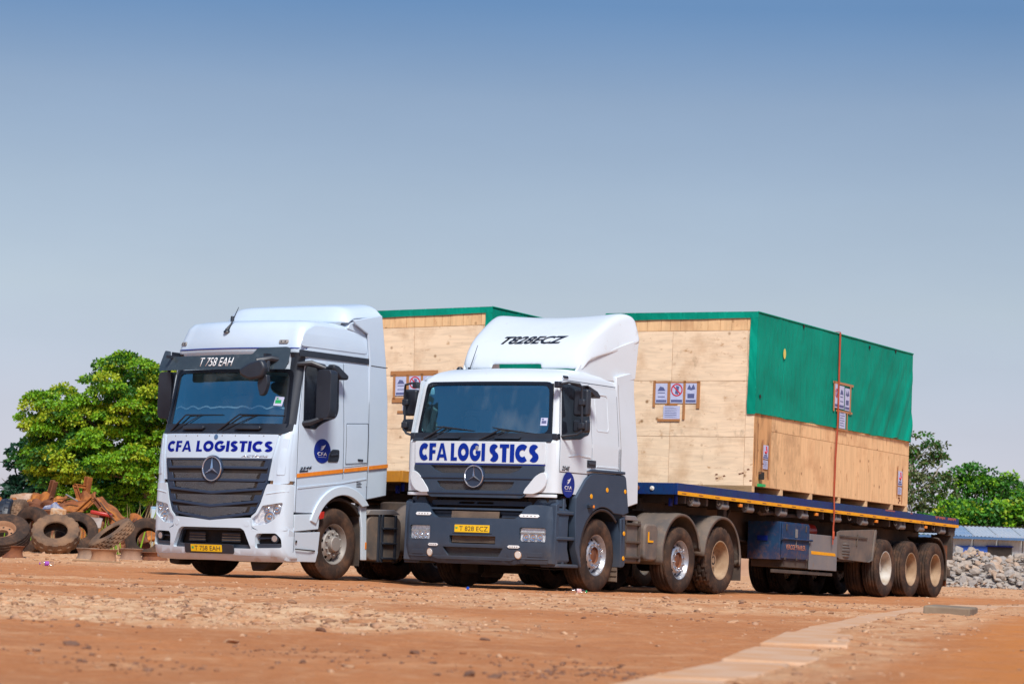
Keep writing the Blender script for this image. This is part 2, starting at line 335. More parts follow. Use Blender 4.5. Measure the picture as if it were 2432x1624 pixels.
def arc(cx, cy, r, a0, a1, n=12): return [(cx + r * math.cos(R(a0 + (a1 - a0) * i / n)), cy + r * math.sin(R(a0 + (a1 - a0) * i / n))) for i in range(n + 1)]
def ell(cx, cy, rx, ry, n=24): return [(cx + rx * math.cos(2 * math.pi * i / n), cy + ry * math.sin(2 * math.pi * i / n)) for i in range(n)]
def rrect(x0, z0, x1, z1, r, n=4):
    return arc(x1 - r, z0 + r, r, -90, 0, n) + arc(x1 - r, z1 - r, r, 0, 90, n) + arc(x0 + r, z1 - r, r, 90, 180, n) + arc(x0 + r, z0 + r, r, 180, 270, n)
def rpoly(P, r, n=3):
    """round the corners of a polygon"""
    out = []
    for i, p in enumerate(P):
        p = Vector(p); a = Vector(P[i - 1]) - p; b = Vector(P[(i + 1) % len(P)]) - p
        d = min(r, a.length * .45, b.length * .45); A = p + a.normalized() * d; B = p + b.normalized() * d
        for k in range(n + 1):
            t = k / n; out.append(tuple((1 - t) ** 2 * A + 2 * t * (1 - t) * p + t * t * B))
    return out
def sym(P): return list(P) + [(-x, z) for x, z in reversed(P)]
def mirror(P): return [(-x, z) for x, z in reversed(P)]

_font_cache = {}
def text(name, s, mapper, x0, x1, z0, z1, m, parent, bold=0.0, shear=0.0, thick=0.003, off=0.008, flip=False, gap=None, slope=0.0):
    """lettering fitted into the rectangle x0..x1, z0..z1 of a surface"""
    cu = bpy.data.curves.new('lettering', 'FONT'); cu.body = s; cu.offset = bold; cu.shear = shear; cu.resolution_u = 4
    to = bpy.data.objects.new('tmp', cu); col.objects.link(to)
    bpy.context.view_layer.update()
    me = bpy.data.meshes.new_from_object(to.evaluated_get(bpy.context.evaluated_depsgraph_get()))
    bpy.data.objects.remove(to); bpy.data.curves.remove(cu)
    bm = bmesh.new(); bm.from_mesh(me); bpy.data.meshes.remove(me)
    xs = [v.co.x for v in bm.verts]; ys = [v.co.y for v in bm.verts]; a0, a1, b0, b1 = min(xs), max(xs), min(ys), max(ys)
    bmesh.ops.remove_doubles(bm, verts=bm.verts, dist=1e-4)
    for v in bm.verts:
        tx = (v.co.x - a0) / (a1 - a0)
        if flip: tx = 1 - tx
        u = x0 + (x1 - x0) * tx; w = z0 + (z1 - z0) * (v.co.y - b0) / (b1 - b0) + slope * (u - (x0 + x1) / 2); v.co = (u, w, 0)
    finish_skin(bm, mapper, thick, [], [], off)
    me = bpy.data.meshes.new(name); bm.to_mesh(me); bm.free()
    return mobj(name, me, parent, m)

LAMPB = mat('lamp_reflector', (.92, .93, .95), .35, .0, c2=(.40, .46, .58), nscale=30)
def _stroke(pts, w, close=False):
    L, Rr = [], []
    for i, p in enumerate(pts):
        p = Vector(p); d = (Vector(pts[min(i + 1, len(pts) - 1)]) - Vector(pts[max(i - 1, 0)])).normalized(); nn_ = Vector((-d.y, d.x)); L.append(tuple(p + nn_ * w / 2)); Rr.append(tuple(p - nn_ * w / 2))
    return [[L[i], L[i + 1], Rr[i + 1], Rr[i]] for i in range(len(pts) - 1)]
def glyph(ch, w=.25):
    """heavy geometric capitals, height 1: list of convex pieces, advance width"""
    h = w / 2; A = lambda cx, cy, r, a, b_, n=18, ry=None: [(cx + r * math.cos(R(a + (b_ - a) * i / n)), cy + (ry or r) * math.sin(R(a + (b_ - a) * i / n))) for i in range(n + 1)]
    if ch == 'C': return _stroke(A(.51, .5, .51 - h, 48, 312, 24), w), .90
    if ch == 'O': return _stroke(A(.51, .5, .51 - h, 0, 360, 32), w), 1.02
    if ch == 'G': return _stroke(A(.51, .5, .51 - h, 48, 348, 26), w) + [[(.55, .40), (1.0, .40), (1.0, .58), (.55, .58)]], 1.01
    if ch == 'I': return [[(0, 0), (w, 0), (w, 1), (0, 1)]], w
    if ch == 'L': return [[(0, 0), (w, 0), (w, 1), (0, 1)], [(w, 0), (.60, 0), (.60, .2), (w, .2)]], .60
    if ch == 'F': return [[(0, 0), (w, 0), (w, 1), (0, 1)], [(w, .8), (.62, .8), (.62, 1), (w, 1)], [(w, .41), (.58, .41), (.58, .60), (w, .60)]], .62
    if ch == 'T': return [[(0, .8), (.68, .8), (.68, 1), (0, 1)], [(.34 - h, 0), (.34 + h, 0), (.34 + h, .8), (.34 - h, .8)]], .68
    if ch == 'A': return [[(0, 0), (.245, 0), (.50, .76), (.50, 1), (.365, 1)], [(.50, .76), (.755, 0), (1.0, 0), (.635, 1), (.50, 1)], [(.27, .17), (.73, .17), (.67, .36), (.33, .36)]], 1.0
    if ch == 'S': return _stroke(A(.345, .705, .30 - h + .04, 28, 262, 16, .295 - h + .01) + A(.345, .295, .30 - h + .05, 80, -150, 16, .295 - h), w * .95), .70
    return [], .34
def block_text(name, s, mapper, x0, x1, z0, z1, m, parent, off, thick=.002, gap=.09, w=.28):
    tot = 0; pos = []
    for ch in s: g_, a_ = glyph(ch, w); pos.append((g_, tot)); tot += a_ + gap
    tot -= gap; k = (x1 - x0) / tot; name = 'letter'
    for gi, (g_, px_) in enumerate(pos):
        if not g_: continue
        mb = MB()
        for pi, P in enumerate(g_):
            ar = sum(P[i][0] * P[(i + 1) % len(P)][1] - P[(i + 1) % len(P)][0] * P[i][1] for i in range(len(P)))
            if ar < 0: P = P[::-1]
            P = [(x0 + (u + px_) * k, z0 + v * (z1 - z0)) for u, v in P]; n = len(P); o_ = off + thick + .0002 * (pi % 3)
            mb.add([mapper(u, v, o_) for u, v in P] + [mapper(u, v, off) for u, v in P], [tuple(range(n))] + [(i, i + n, (i + 1) % n + n, (i + 1) % n) for i in range(n)])
        mb.build(name, m, parent, recalc=False)
def seam(P, pts, parent, w=.012, off=.0, m=None):
    mb = MB(); 
    for a, b_ in zip(pts, pts[1:]):
        a, b_ = Vector(a), Vector(b_); d = (b_ - a).normalized(); q = Vector((-d.y, d.x)) * w / 2; n = max(1, int((b_ - a).length / .15))
        for i in range(n):
            p, r_ = a.lerp(b_, i / n), a.lerp(b_, (i + 1) / n); mb.add([P(*(p + q), off), P(*(p - q), off), P(*(r_ - q), off), P(*(r_ + q), off)], [(0, 1, 2, 3)])
    return mb.build('panel_gap', m or SEAMM, parent)
SEAMM = mat('dark_gap', (.05, .065, .10), .6)
# ------------------------------------------------------------------ wheels (axis along x, outer face towards +x, centre at the origin)
def tyre_mesh(name, rad, w, rim, kind, m):
    """kind: rib (grooves around), block (lugs)"""
    h = w / 2; sh = rad - 0.035
    prof = [(-h * .72, rim - .005), (-h * .98, rim + .04), (-h * 1.06, (rim + rad) / 2), (-h * .97, sh - .01), (-h * .84, rad - .012)]
    ntop = 15
    tp = []
    for i in range(ntop):
        t = i / (ntop - 1); x = -h * .80 + 1.6 * h * t; r = rad - .012 * (2 * t - 1) ** 2
        if kind == 'rib' and i in (2, 5, 9, 12): r -= .016
        tp.append((x, r))
    prof += tp + [(h * .84, rad - .012), (h * .97, sh - .01), (h * 1.03, sh - .05), (h * 1.06, (rim + rad) / 2), (h * 1.03, rim + .065), (h * .98, rim + .035), (h * .90, rim + .005), (h * .72, rim - .008)]
    n = 96 if kind == 'rib' else 160
    def rf(i, j, r):
        if kind == 'block' and 4 <= i <= 20:
            k = i - 4; row = k // 4; ph = (j + row * 4) % 8
            if ph < 2: r -= .022
            if k % 4 == 3: r -= .018
        if kind == 'rib' and 5 <= i <= 19: r += .0015 * math.sin(j * 1.9 + i)
        if kind == 'lug' and 3 <= i <= 21:
            ph = (j + (0 if i < 12 else 5)) % 10
            if ph < 4 and abs(i - 12) > 1: r -= .020
        return r
    mb = MB(); mb.lathe(prof, n, 'x', rfun=rf)
    me = mb.mesh(name, m, 32); return me
def rim_mesh(name, style, m, m2, rr=.292, w=.27):
    """style: out (disc near the face, ten holes), deep (dual rear, disc far in), dish (alloy look)"""
    mb = MB(); h = w / 2
    if style == 'deep':
        mb.lathe([(h * .98, rr + .012), (h, rr + .006), (h * .97, rr - .008), (h * .75, rr - .016), (h * .5, rr - .028), (-h * .3, rr - .034), (-h * .55, rr - .05), (-h * .60, rr - .09), (-h * .62, .150), (-h * .5, .135), (-h * .1, .125), (h * .1, .10), (h * .12, 0.001)], 48)
        for k in range(10):
            a = 2 * math.pi * k / 10; c = Vector((0, math.cos(a) * .168, math.sin(a) * .168))
            mb.tube([c + Vector((-h * .62, 0, 0)), c + Vector((-h * .35, 0, 0))], .017, 6, 1)
            a += .3; c = Vector((0, math.cos(a) * .218, math.sin(a) * .218))
            mb.add([c + Vector((-h * .598, math.cos(t) * .022, math.sin(t) * .022)) for t in [k2 * math.pi / 5 for k2 in range(10)]], [tuple(range(10))], 2)
    else:
        # ring disc with ten holes near the outer lip
        mb.lathe([(h * .98, rr + .012), (h, rr + .006), (h * .97, rr - .008), (h * .78, rr - .018), (h * .60, rr - .030), (h * .45, rr - .040), (h * .2, rr - .045)], 60)
        N = 60; ro, ri = .238, .190; xo, xi = h * .40, h * .78
        k0 = len(mb.v)
        # conical hand-hole band: ten windows out of it
        for j in range(N):
            t = 2 * math.pi * j / N
            for i, (x_, r_) in enumerate([(h * .25, rr - .040), (xo * 1.1, ro), (xi * .85, ri + .012), (xi, ri - .006)]):
                mb.v.append((x_, r_ * math.cos(t), r_ * math.sin(t)))
        for j in range(N):
            j2 = (j + 1) % N
            for i in range(3):
                if i == 1 and j % 6 in (2, 3): continue
                if i == 0 and j % 6 in (2, 3) and style == 'dish': continue
                mb.f.append((k0 + j * 4 + i, k0 + j * 4 + i + 1, k0 + j2 * 4 + i + 1, k0 + j2 * 4 + i)); mb.mi.append(0)
        mb.lathe([(xi, ri - .006), (xi * 1.02, ri - .02), (xi * .98, .135), (xi * 1.0, .128), (xi * 1.02, .118)], 48)
        mb.lathe([(-h, .26), (-h * .2, .25), (-h * .2, .01)], 32, mi=2)
        hub = [(xi * 1.02, .118), (xi * 1.55, .112), (xi * 1.66, .10), (xi * 1.68, .001)] if style != 'ring' else [(xi * 1.02, .118), (xi * .7, .112), (xi * .8, .09), (xi * .85, .001)]
        mb.lathe(hub, 32, mi=0 if style == 'dish' else 3)
        for k in range(10):
            a = 2 * math.pi * (k + .5) / 10; c = Vector((0, math.cos(a) * .162, math.sin(a) * .162))
            mb.tube([c + Vector((xi * .98, 0, 0)), c + Vector((xi * 1.28, 0, 0)), c + Vector((xi * 1.36, 0, 0))], [.0185, .017, .010], 8, 1)
    return mb.mesh(name, [m, m2, UNDER, RUSTD], 32)
_wm = {}
def wheel(parent, x, y, z, side, tk, rs, rad=.52, w=.30, rot=0.0, tm=None, rm=None, rm2=None):
    tm = tm or TYRE; key = (tk, rad, w, tm.name)
    if key not in _wm: _wm[key] = tyre_mesh('tyre', rad, w, .292 if rad > .4 else rad * .56, tk, tm)
    rm = rm or SILVER; rm2 = rm2 or RUSTD
    key2 = (rs, rm.name, rm2.name)
    if rs and key2 not in _wm: _wm[key2] = rim_mesh('rim', rs, rm, rm2)
    e_ = empty('wheel', parent, (x, y, z), (0, 0, 0 if side > 0 else math.pi))
    t = mobj('tyre', _wm[key], e_); t.rotation_euler = (rot, 0, 0)
    if rs: r_ = mobj('rim', _wm[key2], e_); r_.rotation_euler = (rot, 0, 0)
    return e_
def star_badge(parent, P, cx, cz, r):
    """ring with a three-pointed star on a dark disc; P maps (x, z, offset)"""
    h = empty('badge', parent)
    skin('badge_disc', ell(cx, cz, r * 1.12, r * 1.12, 40), P, .03, BLADE, h, off=.005)
    mb = MB(); n = 40
    for j in range(n):
        t = 2 * math.pi * j / n
        for k in range(6):
            a = 2 * math.pi * k / 6; rr_ = r + .06 * r * math.cos(a)
            mb.v.append(P(cx + rr_ * math.cos(t), cz + rr_ * math.sin(t), .042 + .06 * r * math.sin(a)))
    for j in range(n):
        for k in range(6): mb.f.append((j * 6 + k, j * 6 + (k + 1) % 6, ((j + 1) % n) * 6 + (k + 1) % 6, ((j + 1) % n) * 6 + k)); mb.mi.append(0)
    c = len(mb.v); mb.v.append(P(cx, cz, .075)); ring = []
    for k in range(6):
        a = math.pi / 2 + k * math.pi / 3; q = r * .95 if k % 2 == 0 else r * .13
        mb.v.append(P(cx + q * math.cos(a), cz + q * math.sin(a), .042))
    for k in range(6): mb.f.append((c, c + 1 + k, c + 1 + (k + 1) % 6)); mb.mi.append(0)
    mb.build('star_emblem', CHROME, h, recalc=True)
def door_logo(parent, S, cy, cz, ry, rz):
    skin('door_emblem', ell(cy, cz, ry, rz, 40), S, .002, NAVY, parent, off=.012, cv=[2.1])
    text('emblem_lettering', 'CFA', S, cy - ry * .58, cy + ry * .58, cz - rz * .38, cz - rz * .10, WTXT, parent, off=.015, thick=.001, bold=.005)
    fl = MB()
    for k, (a, b, c_) in enumerate([(-.30, .10, .42), (-.22, .02, .30), (-.08, .0, .20)]):
        P = []
        for i in range(9):
            t = i / 8; P.append((cy + ry * (-.28 + .62 * t) + ry * .03 * k, cz + rz * (.08 + .14 * k + (.40 - .1 * k) * t ** 1.6)))
        Q = [(u + ry * .02, w - rz * (.075 * math.sin(math.pi * i / 8))) for i, (u, w) in enumerate(P)]
        poly = P + Q[::-1][1:-1]
        fl.add([S(u, w, .0155) for u, w in poly], [tuple(reversed(range(len(poly))))])
    fl.build('emblem_flame', WTXT, parent)
    skin('emblem_line', [(cy - ry * .5, cz - rz * .50), (cy + ry * .5, cz - rz * .50), (cy + ry * .5, cz - rz * .485), (cy - ry * .5, cz - rz * .485)], S, .001, WTXT, parent, off=.0145)
def interp(tab, z):
    if z <= tab[0][0]: return tab[0][1:]
    for a, b in zip(tab, tab[1:]):
        if z <= b[0]:
            t = (z - a[0]) / (b[0] - a[0]); return tuple(p + (q - p) * t for p, q in zip(a[1:], b[1:]))
    return tab[-1][1:]
class Cab:
    """surface of a cab: table of (z, y of the front centre, bow, half width, corner radius, y of the rear)"""
    def __init__(s, tab): s.t = tab
    def front(s, x, z, off=0.0):
        yf, bow, hw, rc, yr = interp(s.t, z); ax = abs(x); xc = hw - rc
        y = yf + bow * (min(ax, xc) / xc) ** 2
        if ax > xc: q = min(ax - xc, rc); y += rc - math.sqrt(max(rc * rc - q * q, 0))
        return (x, y - off, z)
    def side(s, y, z, off=0.0):
        hw = interp(s.t, z)[2]; return (hw + off, y, z)
    def sidel(s, y, z, off=0.0):
        hw = interp(s.t, z)[2]; return (-hw - off, y, z)
    def body(s, zs, skip=None, nf=21, nc=7, cap=True):
        mb = MB(); rings = []
        for z in zs:
            yf, bow, hw, rc, yr = interp(s.t, z); xc = hw - rc; ring = []
            ye = s.front(hw, z)[1]
            for i in range(5): ring.append((hw, yr + (ye + .001 - yr) * i / 4, z))
            for i in range(1, nc): a = math.pi / 2 * i / nc; ring.append(s.front(xc + rc * math.cos(a), z))
            for i in range(nf): ring.append(s.front(xc - 2 * xc * i / (nf - 1), z))
            for i in range(1, nc): a = math.pi / 2 * i / nc; ring.append(s.front(-xc - rc * math.sin(a), z))
            for i in range(5): ring.append((-hw, ye + .001 + (yr - ye - .001) * i / 4, z))
            rings.append(ring)
        n = len(rings[0])
        for r_ in rings: mb.v += r_
        f0 = 5 + nc - 1
        for k in range(len(zs) - 1):
            for i in range(n):
                if skip and skip[0] - 1e-6 <= zs[k] and zs[k + 1] <= skip[1] + 1e-6 and f0 <= i < f0 + nf - 1: continue
                j = (i + 1) % n; mb.f.append((k * n + i, k * n + j, (k + 1) * n + j, (k + 1) * n + i)); mb.mi.append(0)
        if cap:
            mb.f.append(tuple((len(zs) - 1) * n + i for i in range(n))); mb.mi.append(0)
            mb.f.append(tuple(reversed(range(n)))); mb.mi.append(0)
        return mb
def screen(parent, cab, z0, z1, hb, ht, off=.004, frame=.045, dip=0.0):
    """windscreen pane with a black ceramic border"""
    O = rpoly([(-hb, z0), (hb, z0), (ht, z1), (-ht, z1)], .10, 4)
    I = rpoly([(-hb + frame, z0 + frame * 1.1), (hb - frame, z0 + frame * 1.1), (ht - frame, z1 - frame), (-ht + frame, z1 - frame)], .11, 4)
    skin('windscreen', O, cab.front, 0, GLASS, parent, cu=rng(-hb, hb, 20), cv=rng(z0, z1, 8), off=off)
    skin('windscreen_seal', O, cab.front, .006, SEAL, parent, cu=rng(-hb, hb, 20), cv=rng(z0, z1, 6), holes=[I], off=off + .008)
def interior(parent, z0, z1, yf, yr, dash_z, hw=1.1):
    mb = MB(); mb.box(-hw, hw, yf + .12, yf + .55, z0, dash_z); mb.box(-hw, hw, yr - .05, yr - .02, z0, z1); mb.box(-hw, hw, yf + .2, yr, z0 - .02, z0)
    mb.box(-hw, -hw + .03, yf + .3, yr, z0, z1); mb.box(hw - .03, hw, yf + .3, yr, z0, z1)
    mb.build('cab_interior', INTER, parent, bevel=.02)
    for s_ in (-.62, .62):
        m2 = MB(); m2.box(s_ - .25, s_ + .25, yf + .85, yf + 1.0, z0, dash_z + .35); m2.box(s_ - .25, s_ + .25, yf + .6, yf + 1.1, z0, z0 + .3); m2.box(s_ - .13, s_ + .13, yf + .86, yf + .96, dash_z + .36, dash_z + .56)
        m2.build('seat', SEATM, parent, bevel=.05)
    m3 = MB(); c = Vector((-.62, yf + .52, dash_z + .06))
    m3.tube([c + Vector((.22 * math.cos(t), .12 * math.sin(t), .19 * math.sin(t))) for t in [2 * math.pi * k / 24 for k in range(25)]], .016, 6, cap=False)
    m3.tube([c, c + Vector((0, -.2, -.2))], .03, 8)
    m3.build('steering_wheel', BLACK, parent, 40)
def wiper(parent, P, a, b, c, d):
    """arm from a to b, blade from c to d; all (x, z)"""
    mb = MB(); mb.tube([P(*a, .03), P(*b, .05)], [.018, .010], 6); mb.tube([P(*c, .022), P(*b, .045), P(*d, .022)], [.006, .012, .006], 6)
    mb.tube([P(c[0] * .6 + d[0] * .4, c[1] * .6 + d[1] * .4, .022), P(a[0] + .1, a[1], .04)], .007, 5)
    mb.build('wiper', BLACK, parent, 40)
def lamp_box(parent, P, poly, m=LENS, thick=.012, off=.01, name='headlight', reflectors=(), bez=None):
    e_ = empty(name, parent)
    skin('lamp_lens', poly, P, thick, m, e_, off=off, bevel=.004)
    for (cx, cz, r) in reflectors:
        mb = MB(); n = 20; rings = [(r, .024), (r * .86, .030), (r * .80, .022), (r * .35, .012), (r * .32, .024), (.001, .028)]
        for q, o_ in rings:
            for j in range(n): t = 2 * math.pi * j / n; mb.v.append(P(cx + q * math.cos(t), cz + q * math.sin(t), off + o_))
        for i in range(len(rings) - 1):
            for j in range(n): mb.f.append((i * n + j, i * n + (j + 1) % n, (i + 1) * n + (j + 1) % n, (i + 1) * n + j)); mb.mi.append(0)
        mb.build('reflector', CHROME, e_, 30, recalc=True)
    if bez: skin('lamp_bezel', bez[0], P, .02, bez[1], e_, holes=[poly], off=off - .002)
    return e_
def mesh_panel(name, parent, P, poly, m, nx, nz, off=.0, bb=None):
    """perforated look built for real: a dark plate and rows of small raised ribs"""
    skin(name + '_back', poly, P, .004, UNDER, parent, off=off, cu=rng(min(p[0] for p in poly), max(p[0] for p in poly), 14))
    xs = [p[0] for p in poly]; zs = [p[1] for p in poly]; x0, x1, z0, z1 = min(xs), max(xs), min(zs), max(zs)
    def span(z):
        X = []
        for (a, b), (c, d) in zip(poly, poly[1:] + poly[:1]):
            if (b - z) * (d - z) < 0: X.append(a + (c - a) * (z - b) / (d - b))
        return (min(X), max(X)) if len(X) >= 2 else None
    mb = MB(); dz = (z1 - z0) / nz; dx = (x1 - x0) / nx
    for k in range(nz):
        z = z0 + (k + .5) * dz; sp = span(z)
        if not sp: continue
        i0 = int((sp[0] - x0) / dx); i1 = int((sp[1] - x0) / dx)
        for i in range(i0, i1 + 1):
            x = x0 + (i + (.5 if k % 2 else 0)) * dx
            if not (sp[0] + dx * .3 < x < sp[1] - dx * .3): continue
            # a small diamond link
            a, b = dx * .5, dz * .62
            o_ = off + .012
            pts = [P(x - a, z, o_), P(x, z + b, o_), P(x + a, z, o_), P(x, z - b, o_), P(x - a * .55, z, o_), P(x, z + b * .5, o_), P(x + a * .55, z, o_), P(x, z - b * .5, o_)]
            mb.add(pts, [(0, 1, 5, 4), (1, 2, 6, 5), (2, 3, 7, 6), (3, 0, 4, 7)])
    o = mb.build(name, m, parent, recalc=False); return tag(o, kind='stuff')
def chassis(parent, y0, y1, z0, z1, m=CHASS):
    mb = MB()
    for s_ in (-1, 1):
        mb.box(s_ * .43 - .04, s_ * .43 + .04, y0, y1, z0, z1)
    y = y0 + .6
    while y < y1: mb.box(-.42, .42, y, y + .12, z0 + .05, z1 - .05); y += 1.1
    mb.build('chassis_frame', m, parent, bevel=.01)
def axle(parent, y, z):
    mb = MB(); mb.tube([(-1.1, y, z), (1.1, y, z)], .07, 10); mb.lathe([(-.2, .05), (-.16, .2), (.16, .2), (.2, .05)], 16, 'x', (0, y, z))
    for s_ in (-1, 1): mb.box(s_ * .5 - .06, s_ * .5 + .06, y - .5, y + .5, z + .05, z + .16); mb.tube([(s_ * .5, y + .3, z + .1), (s_ * .5, y + .3, z + .42)], .1, 12)
    mb.build('axle', UNDER, parent, 40)
def fender_arch(parent, yc, zc, r, x0, x1, a0, a1, thick=.025, m=MUDG, name='mudguard', ribs=True, lip=.05, n=28):
    mb = MB(); k = 0
    xs = 9
    for j in range(n + 1):
        a = R(a0 + (a1 - a0) * j / n)
        for i in range(xs + 1):
            x = x0 + (x1 - x0) * i / xs; rr = r + (.006 if (ribs and i % 2 and 0 < i < xs) else 0) - (lip * .0)
            if i == xs: rr = r - .012
            mb.v.append((x, yc - rr * math.cos(a), zc + rr * math.sin(a)))
        mb.v.append((x1 + .004, yc - (r - lip) * math.cos(a), zc + (r - lip) * math.sin(a)))
    w_ = xs + 2
    for j in range(n):
        for i in range(w_ - 1): mb.f.append((j * w_ + i, j * w_ + i + 1, (j + 1) * w_ + i + 1, (j + 1) * w_ + i)); mb.mi.append(0)
    o = mb.build(name, m, parent, 40); s_ = o.modifiers.new('thick', 'SOLIDIFY'); s_.thickness = thick; s_.offset = -1
    return o
def mirror_unit(parent, s_, x, y0, z0, z1, zw0=None, zw1=None):
    pass
def frame(name, ox, oy, yaw, pitch=0.0, roll=0.0, z=0.0):
    e_ = empty(name); e_.matrix_world = Matrix.Translation((ox, oy, z)) @ Matrix.Rotation(-R(yaw), 4, 'Z') @ Matrix.Rotation(R(roll), 4, 'Y') @ Matrix.Rotation(-R(pitch), 4, 'X')
    return e_
# ================================================================== tractor with raised roof fairing (nearer)
def build_truck_a():
    T = frame('truck', -0.463, 39.179, 30.95)
    tag(T, 'white truck tractor with dark slate bumper and a smooth roof fairing reading T828ECZ', 'truck', 'parked white truck tractors')
    C = Cab([(1.10, .05, .09, 1.245, .12, 2.02), (2.06, .05, .09, 1.245, .12, 2.02), (2.12, .11, .10, 1.24, .12, 2.02), (2.90, .24, .10, 1.17, .12, 1.98),
             (2.97, .27, .10, 1.15, .14, 1.95), (3.03, .33, .12, 1.13, .17, 1.93), (3.08, .42, .12, 1.09, .2, 1.9), (3.13, .56, .12, 1.0, .25, 1.88), (3.15, .75, .12, .85, .25, 1.85)])
    body = C.body([1.36, 1.7, 2.06, 2.12, 2.3, 2.5, 2.7, 2.90, 2.97, 3.0, 3.03, 3.055, 3.08, 3.105, 3.13, 3.15], (2.12, 2.90)).build('cab', WHITE, T, 40)
    F, S, SL = C.front, C.side, C.sidel
    interior(T, 1.95, 2.95, .2, 1.95, 2.22, 1.08)
    screen(T, C, 2.135, 2.925, 1.115, 1.045, frame=.05)
    skin('windscreen_cowl', [(-1.15, 2.07), (1.15, 2.07), (1.14, 2.19), (-1.14, 2.19)], F, .012, BLACK, T, cu=rng(-1.15, 1.15, 20), cv=[2.12], off=.014)
    for a in (-.50, .48): skin('grab_handle', rrect(a - .20, 2.105, a + .20, 2.15, .02), F, .05, BLACK, T, cu=rng(a - .2, a + .2, 4), cv=[2.12], off=.02)
    wiper(T, F, (-.95, 2.10), (-.62, 2.27), (-.78, 2.275), (-.10, 2.215)); wiper(T, F, (.03, 2.09), (.36, 2.24), (.20, 2.265), (.90, 2.18))
    st = skin('windscreen_sticker', [(.93, 2.30), (1.03, 2.30), (1.03, 2.41), (.93, 2.41)], F, .002, PAPER, T, off=.014)
    skin('sticker_print', [[(.945, 2.33), (1.015, 2.33), (1.015, 2.37), (.945, 2.37)], [(.945, 2.38), (.975, 2.38), (.975, 2.40), (.945, 2.40)]], F, .001, INKB, st, off=.017)
    # front panel and lettering
    skin('bonnet_panel', rpoly([(-1.075, 1.75), (1.075, 1.75), (1.085, 2.065), (-1.085, 2.065)], .02), F, .02, WHITE, T, cu=rng(-1.08, 1.08, 20), off=.004, bevel=.006)
    block_text('front_lettering', 'CFA', F, -1.00, -.49, 1.790, 2.035, BLUETXT, T, off=.026, w=.31, gap=.07)
    block_text('front_lettering', 'LOGI', F, -.43, .145, 1.787, 2.035, BLUETXT, T, off=.026, w=.31, gap=.07)
    block_text('front_lettering', 'STICS', F, .215, .985, 1.775, 2.028, BLUETXT, T, off=.026, w=.31, gap=.07)
    mb = MB(); P0 = [F(.015 + .028 * math.cos(t), 1.975 + .028 * math.sin(t), .032) for t in [2 * math.pi * k / 14 for k in range(14)]]; mb.add(P0, [tuple(reversed(range(14)))])
    mb.build('round_lock', CHROME, T)
    skin('panel_trim', [(-1.075, 1.735), (1.075, 1.735), (1.075, 1.749), (-1.075, 1.749)], F, .02, NAVY, T, cu=rng(-1.07, 1.07, 20), off=.0)
    # grille
    gp = [(-1.06, 1.733), (1.06, 1.733), (1.07, 1.655), (1.0, 1.635), (.95, 1.575), (.80, 1.305), (.74, 1.275), (-.74, 1.275), (-.80, 1.305), (-.95, 1.575), (-1.0, 1.635), (-1.07, 1.655)]
    U = [(-.76, 1.722), (.76, 1.722), (.70, 1.665), (.56, 1.612), (-.56, 1.612), (-.70, 1.665)]; L = [(-.64, 1.50), (.64, 1.50), (.60, 1.425), (.50, 1.375), (-.50, 1.375), (-.60, 1.425)]
    g = empty('grille', T)
    skin('grille_frame', rpoly(gp, .02), F, .05, GREY, g, cu=rng(-1.07, 1.07, 20), holes=[U, L], off=.0, bevel=.008)
    mesh_panel('grille_mesh', g, F, U, MESHM, 76, 9, off=.014); mesh_panel('grille_mesh', g, F, L, MESHM, 64, 10, off=.014)
    for z, hx in ((1.560, .93), (1.345, .80)):
        skin('grille_ridge', [(-hx, z), (hx, z), (hx - .02, z - .018), (-hx + .02, z - .018)], F, .014, BLADE, g, cu=rng(-hx, hx, 16), off=.05, bevel=.003)
    star_badge(T, lambda x, z, o=0: (x, F(0, 1.6)[1] - o - .03, z), .0, 1.569, .150)
    # white corner deflectors
    for s_ in (1, -1):
        P = [(.775, 1.335), (.80, 1.40), (.86, 1.47), (.95, 1.58), (1.02, 1.63), (1.10, 1.645), (1.13, 1.55), (1.10, 1.44), (1.03, 1.37), (.93, 1.335)]
        if s_ < 0: P = mirror(P)
        skin('corner_deflector', rpoly(P, .03), F, .045, WHITE, T, cu=rng(-1.13, 1.13, 30), off=.012, bevel=.015)
        P = [(.72, 1.295), (1.235, 1.295), (1.235, 1.34), (.80, 1.335)]
        if s_ < 0: P = mirror(P)
        skin('cab_lip', P, F, .02, WHITE, T, cu=rng(-1.235, 1.235, 40), off=.0, bevel=.006)
    # ------------------------------------------------ bumper
    CB = Cab([(.30, .10, .12, 1.20, .14, .4), (.40, .03, .13, 1.235, .15, .4), (.60, .0, .13, 1.245, .15, .4), (1.0, .01, .13, 1.245, .15, .4), (1.25, .05, .13, 1.235, .15, .4)])
    B = CB.front; bp = empty('bumper', T)
    out = [(-1.24, .42), (-1.20, .37), (-.72, .365), (-.60, .34), (.60, .34), (.72, .365), (1.20, .37), (1.24, .42), (1.24, 1.13), (1.20, 1.165), (1.05, 1.19), (.86, 1.185), (.80, 1.15), (.73, 1.03), (.66, .985), (-.66, .985), (-.73, 1.03), (-.80, 1.15), (-.86, 1.185), (-1.05, 1.19), (-1.20, 1.165), (-1.24, 1.13)]
    hl = lambda s_: rrect(.735, .668, 1.125, .872, .035) if s_ > 0 else rrect(-1.125, .668, -.735, .872, .035)
    low = [(-.50, .572), (.50, .572), (.42, .452), (-.42, .452)]; mid = rrect(-.38, .625, .38, .735, .01)
    skin('bumper_shell', rpoly(out, .02), B, .30, GREY, bp, cu=rng(-1.24, 1.24, 50), cv=[.45, .6, .8, 1.0], holes=[hl(1), hl(-1), low, mid], off=-.28, bevel=.012)
